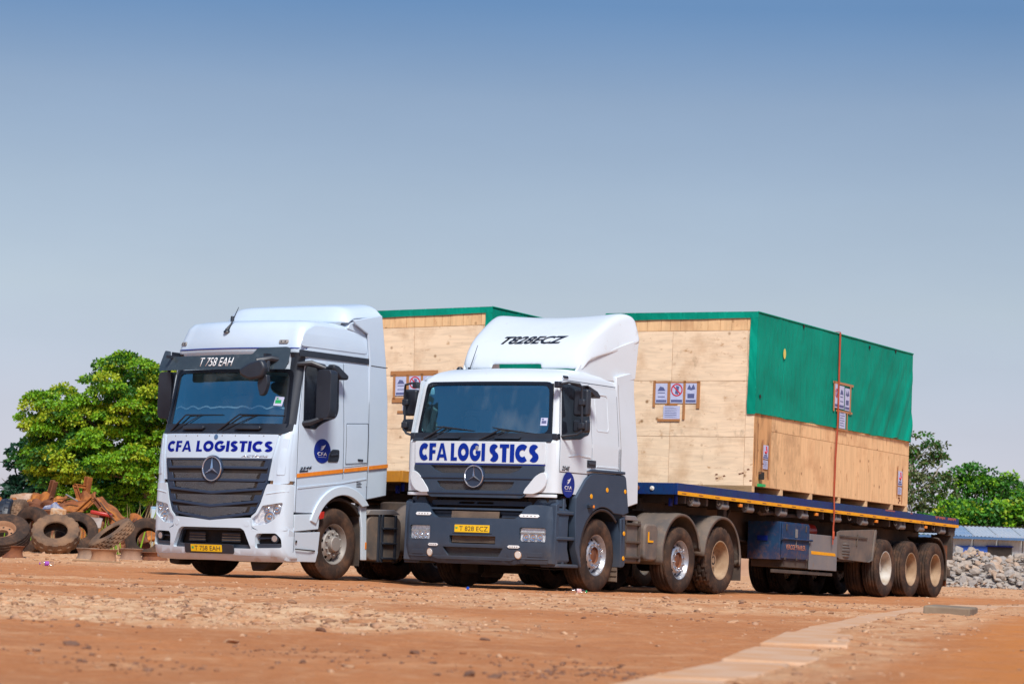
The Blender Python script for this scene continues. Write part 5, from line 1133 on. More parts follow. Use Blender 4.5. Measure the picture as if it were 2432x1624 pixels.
    m = MB()
    for k in range(3):
        for j in range(2): m.lathe([(-.08, .02), (-.07, .09), (.07, .09), (.08, .02)], 16, 'z', (.35 - .7 * j, 7.4 + 1.3 * k, 1.15))
    m.build('air_springs', UNDER, Tm, 40)
    if near:
        # tool box
        b_ = empty('tool_box', Tm)
        m = MB(); m.box(.62, 1.20, 3.03, 4.26, .615, 1.235); m.build('box_body', TBOX, b_, bevel=.008)
        m = MB(); m.box(1.203, 1.225, 3.06, 4.23, .64, 1.21); m.build('box_door', TBOX, b_, bevel=.006)
        m = MB()
        for yy in (3.20, 4.05): m.box(1.225, 1.238, yy, yy + .035, 1.10, 1.20)
        m.build('box_hinge', CHASS, b_, bevel=.003)
        m = MB(); m.tube([(1.245, 3.0, .96), (1.245, 4.30, .965)], .018, 8); m.build('lock_bar', TBOX, b_, 40)
        m = MB(); m.box(1.225, 1.245, 3.60, 3.68, .99, 1.13); m.box(1.225, 1.24, 3.63, 3.65, .83, 1.10); m.build('box_latch', GSTEEL, b_, bevel=.004)
        text('box_lettering', 'VERCOE TRAILER', lambda y, z, o=0: (1.225 + o, y, z), 3.22, 4.06, .79, .872, mat('faded_orange_paint', (.55, .22, .12), .7), b_, off=.002, thick=.001, bold=.01)
        m = MB(); m.box(.80, .98, 3.012, 3.03, .92, 1.0); m.build('box_sign', NAVY, b_, bevel=.004)
        m = MB()
        for yy in (3.15, 3.65, 4.1): m.box(1.225, 1.24, yy, yy + .05, .62, .66)
        m.build('box_foot', CHASS, b_, bevel=.004)
        m = MB(); m.box(1.19, 1.215, 4.285, 5.52, .49, 1.08); m.build('side_guard_panel', GSTEEL, Tm, bevel=.005)
        m = MB(); m.prism(rpoly([(4.35, .80), (5.43, .79), (5.46, .74), (4.35, .745)], .02), 1.2155, 1.2185, 'x'); m.build('yellow_strip', YELLOW, Tm, recalc=True)
        m = MB(); m.box(1.14, 1.19, 2.8, 5.40, .40, .455); m.box(.62, 1.19, 3.2, 4.25, .50, .615); m.box(.55, 1.18, 4.30, 5.4, .50, .90); m.build('guard_rail', CHASS, Tm, bevel=.006)
        # spare tyre lying in its carrier
        sp = empty('spare_wheel', Tm, (.72, 6.02, .86), (0, R(90), 0)); mobj('tyre', tyre_mesh('tyre', .50, .27, .29, 'rib', MUDG), sp)
        m = MB(); m.box(.2, 1.15, 5.5, 6.5, .67, .70); m.build('spare_carrier', CHASS, Tm)
    else:
        m = MB(); m.tube([(-1.0, -1.16, 1.5), (-.95, -1.18, 1.42), (-.85, -1.18, 1.41)], .02, 6); m.build('rope_hook', YELLOW, Tm, 40)
        m = MB(); m.box(-1.30, -1.12, y0 - .012, y0, 1.49, 1.53); m.box(.3, .5, y0 - .012, y0, 1.50, 1.55); m.build('white_reflector', WTXT, Tm)
    return Tm

def sheet_papers(parent, P, seed, items):
    """notices: (kind, x0, z0, x1, z1); kinds: rain, nocut, box, text, hook"""
    r_ = random.Random(seed)
    for kind, x0, z0, x1, z1 in items:
        pp = skin('notice', [(x0, z0), (x1, z0), (x1, z1), (x0, z1)], P, .002, PAPER, parent, off=.012)
        w, h = x1 - x0, z1 - z0; cx = (x0 + x1) / 2
        L = []
        if kind == 'text':
            for k in range(6): z = z1 - h * (.12 + .14 * k); L.append([(x0 + w * .08, z), (x0 + w * (.5 + .4 * r_.random()), z), (x0 + w * .85, z - h * .04), (x0 + w * .08, z - h * .04)])
        else:
            L.append([(x0 + w * .06, z0 + h * .05), (x1 - w * .06, z0 + h * .05), (x1 - w * .06, z0 + h * .16), (x0 + w * .06, z0 + h * .16)])
            if kind == 'rain': L += [[(cx - w * .34, z0 + h * .62), (cx + w * .34, z0 + h * .62), (cx + w * .16, z0 + h * .80), (cx - w * .12, z0 + h * .84)], [(cx - w * .3, z0 + h * .3), (cx + w * .3, z0 + h * .3), (cx + w * .3, z0 + h * .34), (cx - w * .3, z0 + h * .34)], [(cx - w * .3, z0 + h * .5), (cx + w * .3, z0 + h * .5), (cx + w * .3, z0 + h * .54), (cx - w * .3, z0 + h * .54)]]
            if kind == 'nocut': L += [[(cx - w * .14, z0 + h * .45), (cx + w * .1, z0 + h * .40), (cx + w * .18, z0 + h * .78), (cx - w * .05, z0 + h * .82)]]
            if kind == 'box': L += [[(cx - w * .36, z0 + h * .68), (cx - w * .16, z0 + h * .90), (cx, z0 + h * .72), (cx + w * .2, z0 + h * .92), (cx + w * .38, z0 + h * .68), (cx, z0 + h * .62)], [(cx - w * .3, z0 + h * .24), (cx + w * .3, z0 + h * .24), (cx + w * .3, z0 + h * .46), (cx - w * .3, z0 + h * .46)]]
            if kind == 'hook': L += [[(cx - w * .3, z0 + h * .2), (cx + w * .3, z0 + h * .2), (cx + w * .3, z0 + h * .3), (cx - w * .3, z0 + h * .3)]]
        skin('notice_print', L, P, .0008, INKB, pp, off=.0145)
        if kind == 'nocut':
            R_ = min(w, h) * .46; cz = z0 + h * .62
            skin('notice_symbol', ell(cx, cz, R_, R_, 24), P, .0008, INKR, pp, holes=[ell(cx, cz, R_ * .8, R_ * .8, 24)], off=.0155)
            skin('notice_symbol', [(cx - R_ * .66, cz + R_ * .52), (cx - R_ * .52, cz + R_ * .66), (cx + R_ * .66, cz - R_ * .52), (cx + R_ * .52, cz - R_ * .66)], P, .0008, INKR, pp, off=.0157)
        if kind == 'hook':
            m = MB(); m.tube([P(cx + w * .05, z0 + h * .92, .018), P(cx + w * .1, z0 + h * .72, .018), P(cx + w * .18, z0 + h * .55, .018), P(cx, z0 + h * .42, .018), P(cx - w * .2, z0 + h * .52, .018)], w * .06, 6); m.build('notice_symbol', INKR, pp)
def tape_strips(parent, P, strips):
    for x0, z0, x1, z1 in strips:
        skin('tape_strip', [(x0, z0), (x1, z0), (x1, z1), (x0, z1)], P, .001, TAPE, parent, off=.0152)
def build_crate(Tm, near):
    """in trailer coordinates; the crate is its own thing"""
    K = empty('wooden_crate'); K.matrix_world = Tm.matrix_world.copy()
    tag(K, 'large plywood crate on the blue trailer with notices taped on two sides' if near else 'large plywood crate on the orange trailer, half hidden between the two truck cabs', 'crate', 'plywood crates under green tarpaulin')
    x0, x1, y0, y1, z0, z1 = -1.42, 1.245, 1.70, 8.85, 1.745, 4.50
    if not near: x0 = -1.25
    m = MB(); m.box(x0 + .01, x1 - .014, y0 + .014, y1 - .014, z0, z1 - .01); m.build('crate_frame', TIMB, K)
    for yy in (y0, 2.87, 4.15, 5.43, 6.72, 8.0, y1 - .10):
        m = MB(); m.box(x0 + .01, x1, yy, yy + .10, 1.645, z0 - .002); m.build('skid', TIMB, K, bevel=.004)
    m = MB(); m.box(x0 + .01, x1 - .004, y0 - .0, y0 + .02, 1.65, z0 - .002); m.build('skid_board', TIMB, K)
    FP = lambda x, z, o=0.0: (x, y0 - o, z)
    SP = lambda y, z, o=0.0: (x1 + o, y, z)
    g = .0035
    def sheets(P, us, vs, m_, off=0.0, name='plywood_sheet', alt=None):
        for a, b in zip(us, us[1:]):
            for c, d in zip(vs, vs[1:]):
                mm = m_ if not alt else alt(a, c)
                skin(name, [(a + g, c + g), (b - g, c + g), (b - g, d - g), (a + g, d - g)], P, .011 + .0015 * rnd.random(), mm, K, off=-.012)
    sheets(FP, [x0, -.23, 1.09, x1], [z0, 2.52, 3.42, 4.225], PLY)
    us = [x0]
    while us[-1] < x1 - .25: us.append(us[-1] + .15 + .12 * rnd.random())
    us.append(x1); sheets(FP, us, [4.225, z1], PLYV, name='top_board')
    sheets(SP, [y0, 1.98, 2.42], [z0, 3.6], PLYS)
    sheets(SP, [2.42, 3.70], [z0, 2.66, 3.6], PLYM if near else PLYV)
    sheets(SP, [3.70, 5.0, 6.22, 7.50, y1], [z0, 2.66, z1 - .01], PLYV)
    sheets(SP, [y0, 1.98, 2.42, 3.70], [3.6 if False else 3.605, z1 - .01], PLYV)
    # far side and back simply boarded
    for P, us in ((lambda y, z, o=0.0: (x0 - o, y, z), [y0, 2.9, 4.1, 5.3, 6.5, 7.7, y1]), (lambda x, z, o=0.0: (x, y1 + o, z), [x0, -.2, x1])): sheets(P, us, [z0, 2.66, z1 - .01], PLYV)
    # notices
    o_ = 0.0
    items = [('rain', -.50, 3.055, -.29, 3.375), ('nocut', -.235, 3.055, -.01, 3.40), ('box', .03, 3.055, .23, 3.39), ('text', -.35, 2.80, -.055, 3.01)]
    if not near: items = [(k, a - .02, b, c - .02, d) for k, a, b, c, d in items]
    if not near: items = [(k, a - .05, b + .02, c - .05, d + .02) for k, a, b, c, d in items]
    dx, dz = (0, 0) if near else (-.07, .02)
    sheet_papers(K, FP, 3, items)
    tp = [(-.545, 2.99, -.50, 3.42), (-.29, 3.03, -.24, 3.40), (-.01, 2.79, .035, 3.42), (.23, 2.97, .29, 3.41), (-.32, 3.015, -.10, 3.05), (-.45, 2.76, -.05, 2.80), (-.52, 3.38, .28, 3.405)]
    if not near: tp += [(-.60, 3.40, .32, 3.47), (-.56, 2.94, .2, 3.02)]
    tape_strips(K, FP, [(a + dx, b + dz, c + dx, d + dz) for a, b, c, d in tp])
    sheet_papers(K, SP, 5, [('hook', 2.07, 2.20, 2.28, 2.42), ('text', 2.07, 2.04, 2.27, 2.18), ('hook', 8.28, 2.10, 8.50, 2.36), ('text', 8.28, 1.94, 8.48, 2.07)])
    tape_strips(K, SP, [(2.02, 1.96, 2.07, 2.50), (2.29, 1.90, 2.34, 2.48), (8.24, 1.90, 8.28, 2.45), (8.50, 1.80, 8.53, 2.44)])
    if near:
        m = MB()
        for k in range(7): yy = 8.36 + .03 * math.sin(k * 2.1); zz = 1.78 + .04 * k; m.box(x1 + .001, x1 + .003, yy, yy + .05 + .03 * (k % 3), zz, zz + .03)
        m.build('torn_veneer', RUSTD, K)
        m = MB(); m.prism([(1.74, 2.55), (1.755, 2.60), (1.765, 2.2), (1.752, 1.85)], x1 + .001, x1 + .003, 'x'); m.prism([(1.86, 2.75), (1.875, 2.75), (1.87, 1.9), (1.86, 1.95)], x1 + .001, x1 + .003, 'x'); m.build('crack', RUSTD, K, recalc=True)
        ck = MB(); r5 = random.Random(11)
        for k in range(9):
            x = .35 + 1.05 * r5.random() ** .6; z = 1.80 + .25 * r5.random() * (x / 1.2)
            ck.add([FP(x, z, .002), FP(x + .05, z + .012, .002), FP(x + .035, z + .03, .002), FP(x - .01, z + .022, .002), FP(x + .008, z + .02, .002)], [(0, 1, 2, 3, 4)])
        tag(ck.build('chipped_edge', RUSTD, K), kind='stuff')
    # ---- tarpaulin: its own thing
    Q = empty('tarpaulin'); Q.matrix_world = Tm.matrix_world.copy()
    tag(Q, 'green tarpaulin over the crate on the blue trailer, hanging down its side' if near else 'green tarpaulin over the crate on the orange trailer, only its top edge showing', 'tarpaulin', 'green tarpaulins')
    def wr(u, v, amp=.012):
        return amp * (math.sin(u * 7.1 + 2.3 * math.sin(v * 3.1)) * .5 + math.sin(u * 3.3 - v * 4.7 + 1.2) * .5)
    bm = bmesh.new()
    zt = 4.515; zl = 2.905
    def grid(fn, nu, nv):
        V = [[bm.verts.new(fn(i / nu, j / nv)) for j in range(nv + 1)] for i in range(nu + 1)]
        for i in range(nu):
            for j in range(nv): bm.faces.new((V[i][j], V[i + 1][j], V[i + 1][j + 1], V[i][j + 1]))
    def side(u, v, xs=1):
        y = y0 - .02 + (y1 - y0 + .04) * u; z = zl + .02 * u + (zt - zl) * v + .012 * math.sin(u * 23) * (1 - v) + .008 * math.sin(u * 57 + 1) * (1 - v)
        # diagonal tension folds near the far end, soft billow elsewhere
        t = max(0, (u - .45) / .55); d = (y * .92 - (z - zl) * .75)
        fold = t * .034 * max(0, math.sin(d * 10.5 + .6 * math.sin(z * 2))) * (1 - v) ** .8
        s2 = max(0, 1 - abs(u - .13) * 9) * .004 * math.sin(z * 17 + 3 * math.sin(y * 9) + y * 30)
        b = .018 + .010 * math.sin(y * 2.1 + z * .9) * (1 - v) + fold + s2 + wr(y, z, .003)
        return ((x1 + max(.004, b)) if xs > 0 else (x0 - .02 - max(.004, b)), y, z)
    grid(lambda u, v: side(u, v), 220, 40)
    grid(lambda u, v: side(1 - u, v, -1), 40, 10)
    grid(lambda u, v: (x0 - .03 + (x1 - x0 + .05) * u, y0 - .02 + (y1 - y0 + .04) * v, zt + .012 + .006 * math.sin(u * 9) * math.sin(v * 30)), 20, 60)
    # front fold strip and its return down the near corner
    grid(lambda u, v: (x0 - .03 + (x1 - x0 + .05) * u, y0 - .018 - .004 * abs(math.sin(u * 17)) * (1 - v), zt + .012 - (.125 - .022 * u + .003 * math.sin(u * 13)) * (1 - v)), 90, 5)
    grid(lambda u, v: (x1 + .018 - (.125 + .02 * (1 - v) + .003 * math.sin(v * 11)) * (1 - u), y0 - .018 - .010 * abs(math.sin(v * 14 + u * 3)) * (1 - u), zl - .02 + (zt - zl) * v), 5, 60)
    grid(lambda u, v: (x0 - .03 + (x1 - x0 + .05) * u, y1 + .02, zl + (zt - zl) * v), 20, 5)
    bmesh.ops.remove_doubles(bm, verts=bm.verts, dist=.003)
    me = bpy.data.meshes.new('cover_sheet'); bm.to_mesh(me); bm.free(); smooth_mesh(me, 50); mobj('cover_sheet', me, Q, TARP)
    m = MB(); m.tube([(x1 + .02, y0 - .02, zt + .005), (x1 + .022, y1 + .02, zt + .005)], .014, 6); m.tube([(x1 + .02, y0 - .02, zl + .003), (x1 + .03, y1, zl + .022)], .008, 5); m.build('sheet_hem', TARP, Q)
    if near:
        for yy, zz in ((3.55, 4.50), (6.6, 4.45), (7.9, 4.50), (1.80, 3.2)):
            m = MB(); m.prism([(yy, zz), (yy + .05, zz + .012), (yy + .07, zz - .035), (yy + .02, zz - .05)], x1 + .028, x1 + .036, 'x'); m.build('tie_cord', UNDER, Q, recalc=True)
        m = MB(); m.add([(x1 + .040, 2.77 + .055 * math.cos(t), 3.95 + .085 * math.sin(t)) for t in [2 * math.pi * k / 20 for k in range(20)]], [tuple(range(20))]); m.build('round_patch', mat('yellow_patch', (.75, .62, .15), .6), Q)
        SP2 = lambda y, z, o=0.0: (x1 + .028 + o, y, z)
        sheet_papers(Q, SP2, 8, [('nocut', 5.03, 3.25, 5.19, 3.66), ('rain', 5.23, 3.25, 5.46, 3.64), ('box', 5.50, 3.24, 5.72, 3.62), ('text', 5.27, 2.92, 5.55, 3.22)])
        tape_strips(Q, SP2, [(4.96, 3.19, 5.03, 3.70), (5.72, 3.18, 5.78, 3.66), (4.93, 3.66, 5.88, 3.70), (5.10, 3.19, 5.86, 3.225), (5.60, 2.90, 5.65, 3.19), (5.20, 2.885, 5.68, 2.91), (5.19, 3.25, 5.22, 3.66)])
        # lashing strap
        pts = [(x1 + .050, 5.17, 4.54), (x1 + .052, 5.165, 3.9), (x1 + .052, 5.17, 3.0), (x1 + .03, 5.17, 2.4), (x1 + .02, 5.18, 1.75), (1.275, 5.18, 1.55), (1.272, 5.19, 1.36), (1.265, 5.185, 1.22), (1.27, 5.17, .93)]
        m = MB(); w_ = [.030, .030, .030, .030, .026, .022, .022, .028, .012]
        for (a, b, c), hw in zip(pts, w_):
            m.v += [(a, b - hw, c), (a, b + hw, c), (a + .006, b + hw, c), (a + .006, b - hw, c)]
        for k in range(len(pts) - 1):
            for q in range(4): m.f.append((k * 4 + q, k * 4 + (q + 1) % 4, k * 4 + 4 + (q + 1) % 4, k * 4 + 4 + q)); m.mi.append(0)
        m.box(x0 - .06, x1 + .05, 5.14, 5.20, 4.545, 4.551)
        so = m.build('cargo_strap', STRAPM, None, recalc=True); so.matrix_world = Tm.matrix_world.copy()
        tag(so, 'long red webbing strap lashed down over the green tarpaulin and crate', 'strap')
        m = MB(); m.box(1.262, 1.29, 5.15, 5.21, 1.02, 1.16); m.build('strap_knot', STRAPM, so, bevel=.012)
        m = MB(); m.lathe([(0, .001), (0, .05), (.11, .05), (.12, .045), (.12, .001)], 14, 'z', (x1 + .03, 1.98, 1.86)); bt = m.build('padlock', UNDER, None, 40); bt.matrix_world = Tm.matrix_world.copy()
        tag(bt, 'small dark canister tucked against the low corner of the near crate', 'canister')
        m = MB(); m.box(x1, x1 + .08, 1.90, 2.06, 1.745, 1.79); m.build('canister_base', GREEN, bt)
        bt.name = 'canister'
    return K
y3 = 4.755; aa = R(30.95)
TRA = build_trailer('blue', -.463 + y3 * math.sin(aa), 39.179 + y3 * math.cos(aa), 28.236, .66, 0, 0, True)
build_crate(TRA, True)
TRB = build_trailer('orange', -2.187, 44.99, 28.0, .66, -1.2, .07, False)
build_crate(TRB, False)
# ================================================================== ground
def vnoise(x, y, seed=0):
    xi = np.floor(x).astype(np.int64); yi = np.floor(y).astype(np.int64); fx = x - xi; fy = y - yi
    fx = fx * fx * (3 - 2 * fx); fy = fy * fy * (3 - 2 * fy)
    def h(a, b):
        n = (a * 374761393 + b * 668265263 + seed * 1442695041) & 0xFFFFFFFF; n = ((n ^ (n >> 13)) * 1274126177) & 0xFFFFFFFF
        return ((n ^ (n >> 16)) & 0xFFFF) / 65535.0
    return (h(xi, yi) * (1 - fx) + h(xi + 1, yi) * fx) * (1 - fy) + (h(xi, yi + 1) * (1 - fx) + h(xi + 1, yi + 1) * fx) * fy - .5
def fbm(x, y, f, o, seed=0):
    s = 0; a = 1.0
    for k in range(o): s = s + a * vnoise(x * f, y * f, seed + k); f *= 2.03; a *= .5
    return s
def sst(t): t = np.clip(t, 0, 1); return t * t * (3 - 2 * t)
KX = [(-50, -12.0), (5, -.25), (7.6, .24), (9.3, .66), (11.4, .99), (14.9, 1.54), (17.5, 1.95), (23, 3.0), (30.3, 4.6), (36, 6.2), (41, 8.4), (60, 18), (90, 40), (3000, 900)]
def bank_x(y): return np.interp(y, [a for a, b in KX], [b for a, b in KX])
def pale_mask(x, y):
    n = fbm(x, y, .35, 3, 5); d = x - bank_x(y)
    a = sst((y - 13.2 - n * 2) / 1.5) * sst((23 - y + n * 4) / 3.0) * sst((-x * 1.0 + 1.0 + n * 1.5) / 1.6)
    b = .62 * sst((y - 20) / 4) * sst((37 - y) / 4) * sst((n + .32) / .40)
    c = sst((y - 52) / 8) * .7; d2 = .55 * sst((d + .05) / .2) * sst((.30 + .045 * y - d) / .35)
    return np.clip(np.maximum(np.maximum(a, b), np.maximum(c, d2)), 0, 1)
def base_z(x, y):
    z = .03 * sst((-x - 1.2) / 1.0) * sst((y - 36) / 3) * (1 - sst((y - 60) / 10) * 0)
    z = z + .22 * sst((y - 55) / 11) * sst((2 - x) / 8) + .12 * sst((y - 55) / 25) * (1 - sst((2 - x) / 8))
    d = x - bank_x(y); z = z + .050 * sst((d - .08) / .26) * (1 - sst((y - 45) / 15))
    return z
def ground_z(x, y, fine=True):
    z = base_z(x, y)
    calm = 1 - .85 * sst(1 - np.minimum(np.abs(y - 40) / 6, 1)) * (np.abs(x) < 30)
    pm = pale_mask(x, y)
    z = z + .022 * fbm(x, y, .5, 3, 1) * calm
    if fine is not False:
        z = z + (.020 + .026 * pm) * fbm(x, y * .8, 3.0, 5, 11) * np.clip(1.6 - y / 60, .2, 1)
        c = vnoise(x * 9, y * 8, 31); z = z + .045 * np.clip(c - .36, 0, 1) * (1 + pm) * np.clip(1.5 - y / 45, 0, 1)
        # shallow tyre ruts along the row of trucks
        r_ = np.sin((y + .25 * x) * 2.2 + 1.5 * fbm(x, y, .3, 2, 9)); z = z - .010 * np.clip(r_ - .75, 0, 1) * 4 * np.clip((y - 20) / 10, 0, 1) * np.clip((60 - y) / 10, 0, 1)
    return z
def g1(x, y): return float(ground_z(np.array([float(x)]), np.array([float(y)]))[0])
def build_ground():
    ys = [-400, -60, -10, 0, 3, 5, 6.2]
    y = 6.5
    while y < 75: ys.append(y); y *= 1.0042
    while y < 3500: ys.append(y); y *= 1.12
    ys = np.array(ys); n = 360
    t = np.concatenate([[-1500, -60, -8, -3, -1.8, -1.35], np.linspace(-1.15, 1.15, n), [1.35, 1.8, 3, 8, 60, 1500]])
    hw = .5 + .19 * np.clip(ys, 5, 400)
    X = t[None, :] * hw[:, None]; X = np.clip(X, -4000, 4000); Y = np.repeat(ys[:, None], len(t), 1)
    Z = ground_z(X, Y); Z[Y > 400] = .12; Z[np.abs(X) > 300] = .1
    nv, nt = X.shape; V = np.stack([X, Y, Z], -1).reshape(-1, 3)
    i = np.arange(nv - 1)[:, None] * nt + np.arange(nt - 1)[None, :]
    Fc = np.stack([i, i + 1, i + nt + 1, i + nt], -1).reshape(-1, 4)
    me = bpy.data.meshes.new('ground'); me.vertices.add(len(V)); me.vertices.foreach_set('co', V.ravel())
    me.loops.add(Fc.size); me.loops.foreach_set('vertex_index', Fc.ravel()); me.polygons.add(len(Fc)); me.polygons.foreach_set('loop_start', np.arange(len(Fc)) * 4); me.polygons.foreach_set('loop_total', np.full(len(Fc), 4))
    me.update(); me.validate(); me.polygons.foreach_set('use_smooth', [True] * len(me.polygons))
    pm = pale_mask(X, Y).ravel(); bk = (sst((X - bank_x(Y) - .25 - .03 * Y) / .6) * (Y < 70)).ravel()
    at = me.color_attributes.new('soil', 'FLOAT_COLOR', 'POINT'); c = np.stack([pm, bk, np.zeros_like(pm), np.ones_like(pm)], -1).astype(np.float32); at.data.foreach_set('color', c.ravel())
    m = bpy.data.materials.new('red_dirt'); m.use_nodes = True; nn, l = m.node_tree.nodes, m.node_tree.links; b = nn['Principled BSDF']; b.inputs['Roughness'].default_value = .95; b.inputs['Specular IOR Level'].default_value = .15
    tc_ = nn.new('ShaderNodeTexCoord')
    def noise(s, d=6, sc_=(1, 1, 1), rg=.6):
        mp = nn.new('ShaderNodeMapping'); mp.inputs['Scale'].default_value = sc_; l.new(tc_.outputs['Object'], mp.inputs[0]); q = nn.new('ShaderNodeTexNoise'); q.inputs['Scale'].default_value = s; q.inputs['Detail'].default_value = d; q.inputs['Roughness'].default_value = rg; l.new(mp.outputs[0], q.inputs['Vector']); return q.outputs[0]
    def mr(s, a, bb, c_=0, d_=1): q = nn.new('ShaderNodeMapRange'); q.inputs[1].default_value = a; q.inputs[2].default_value = bb; q.inputs[3].default_value = c_; q.inputs[4].default_value = d_; l.new(s, q.inputs[0]); return q.outputs[0]
    def mxx(f, A, B):
        q = nn.new('ShaderNodeMix'); q.data_type = 'RGBA'; l.new(f, q.inputs[0])
        for k, v in ((6, A), (7, B)):
            if isinstance(v, tuple): q.inputs[k].default_value = (*v, 1)
            else: l.new(v, q.inputs[k])
        return q.outputs[2]
    def mth(op, a, b_):
        q = nn.new('ShaderNodeMath'); q.operation = op; q.use_clamp = True
        for k, v in ((0, a), (1, b_)):
            if isinstance(v, (int, float)): q.inputs[k].default_value = v
            else: l.new(v, q.inputs[k])
        return q.outputs[0]
    va = nn.new('ShaderNodeVertexColor'); va.layer_name = 'soil'; sp = nn.new('ShaderNodeSeparateColor'); l.new(va.outputs[0], sp.inputs[0])
    c0 = mxx(mr(noise(.45, 7, (1, .7, 1)), .35, .65), (.53, .208, .078), (.42, .158, .060))
    c0 = mxx(mr(noise(9, 6), .5, .72), c0, (.58, .30, .15))
    c0 = mxx(mr(noise(22, 5), .62, .74, 0, .8), c0, (.22, .10, .055))
    c0 = mxx(mr(noise(.9, 9, (.25, 2.2, 1), .7), .52, .62, 0, .55), c0, (.42, .17, .075))
    c0 = mxx(mr(noise(1.3, 8, (.8, 1.6, 1), .7), .54, .68, 0, .6), c0, (.68, .39, .21))
    c0 = mxx(mr(noise(70, 4), .45, .75, 0, .55), c0, (.60, .30, .15))
    c0 = mxx(mr(noise(52, 5), .56, .72, 0, .7), c0, (.32, .13, .06))
    pf = mth('MULTIPLY', sp.outputs[0], mr(noise(4.5, 8, (1, .8, 1), .7), .36, .58))
    c1 = mxx(mr(noise(14, 6), .4, .7), (.66, .41, .23), (.82, .58, .37))
    c0 = mxx(pf, c0, c1)
    bf = mth('MULTIPLY', sp.outputs[1], mr(noise(2.5, 7), .25, .55))
    c0 = mxx(bf, c0, (.56, .205, .055))
    l.new(c0, b.inputs['Base Color'])
    bp = nn.new('ShaderNodeBump'); bp.inputs['Distance'].default_value = .011; l.new(noise(34, 9, (1, 1, 1), .7), bp.inputs['Height'])
    bp2 = nn.new('ShaderNodeBump'); bp2.inputs['Distance'].default_value = .028; l.new(noise(7, 8), bp2.inputs['Height']); l.new(bp2.outputs[0], bp.inputs['Normal']); l.new(bp.outputs[0], b.inputs['Normal'])
    me.materials.append(m); o = mobj('ground', me); tag(o, 'red dirt yard with pale stony patches under the trucks', None, None, 'structure')
build_ground()

STONE = mat('pale_stone', (.60, .38, .23), .9, c2=(.44, .22, .11), nscale=9, bump=.002, bscale=50)
CLOD = mat('dark_clod', (.17, .09, .06), .95, c2=(.26, .13, .08), nscale=9, bump=.002, bscale=50)
def rock_mesh(name, seed, m, sub=2, rough=.35, cuts=7):
    r_ = random.Random(seed); bm = bmesh.new(); bmesh.ops.create_icosphere(bm, subdivisions=sub, radius=1.0)
    for k in range(cuts):
        n = Vector((r_.gauss(0, 1), r_.gauss(0, 1), r_.gauss(0, 1))).normalized(); d = .45 + .35 * r_.random()
        for v in bm.verts:
            q = v.co.dot(n) - d
            if q > 0: v.co -= n * q
    for v in bm.verts: v.co += Vector((r_.gauss(0, 1), r_.gauss(0, 1), r_.gauss(0, 1))) * rough * .06
    me = bpy.data.meshes.new(name); bm.to_mesh(me); bm.free(); me.materials.append(m); me.polygons.foreach_set('use_smooth', [False] * len(me.polygons)); return me
def scatter_mesh(name, n, mats, seed, pos, size):
    """many small stones as one mesh"""
    r_ = np.random.RandomState(seed); ico = bmesh.new(); bmesh.ops.create_icosphere(ico, subdivisions=1, radius=1.0); bv = np.array([v.co[:] for v in ico.verts]); bf = np.array([[v.index for v in f.verts] for f in ico.faces]); ico.free()
    P = pos(r_, n); S = size(r_, P); nvt = len(bv)
    D = bv[None] * (1 + .35 * r_.randn(len(P), nvt, 1)) * S[:, None, None] * np.stack([np.ones(len(P)), .6 + .8 * r_.rand(len(P)), .35 + .45 * r_.rand(len(P))], -1)[:, None, :]
    a = r_.rand(len(P)) * 6.28; ca, sa = np.cos(a)[:, None], np.sin(a)[:, None]
    X = D[..., 0] * ca - D[..., 1] * sa; Yy = D[..., 0] * sa + D[..., 1] * ca; D = np.stack([X, Yy, D[..., 2]], -1)
    V = (P[:, None, :] + D).reshape(-1, 3); Fc = (bf[None] + (np.arange(len(P)) * nvt)[:, None, None]).reshape(-1, 3)
    me = bpy.data.meshes.new(name); me.vertices.add(len(V)); me.vertices.foreach_set('co', V.ravel()); me.loops.add(Fc.size); me.loops.foreach_set('vertex_index', Fc.ravel()); me.polygons.add(len(Fc))
    me.polygons.foreach_set('loop_start', np.arange(len(Fc)) * 3); me.polygons.foreach_set('loop_total', np.full(len(Fc), 3))
    for m in mats: me.materials.append(m)
    me.polygons.foreach_set('material_index', np.repeat(r_.randint(0, len(mats), len(P)), len(bf))); me.update(); me.validate()
    return mobj(name, me)
def gpos(r_, n):
    y = 7 * (70 / 7.) ** r_.rand(n); x = (r_.rand(n) * 2 - 1) * (.3 + .195 * y)
    keep = r_.rand(n) < (.05 + .95 * pale_mask(x, y) * np.where(x > bank_x(y) - .1, .5, 1)) * np.where(y < 13, .7, 1) ; x, y = x[keep], y[keep]
    return np.stack([x, y, ground_z(x, y) + .001], -1)
o = scatter_mesh('gravel', 26000, [STONE, mat('dusty_pebble', (.50, .30, .18), .9), mat('brown_pebble', (.30, .16, .09), .9), mat('tan_pebble', (.44, .25, .15), .9)], 3, gpos, lambda r_, P: (.0035 + .012 * r_.rand(len(P)) ** 3) * (.6 + P[:, 1] / 28) * (1 + .8 * pale_mask(P[:, 0], P[:, 1])))
tag(o, 'loose gravel and pebbles scattered over the red dirt', 'gravel', None, 'stuff')
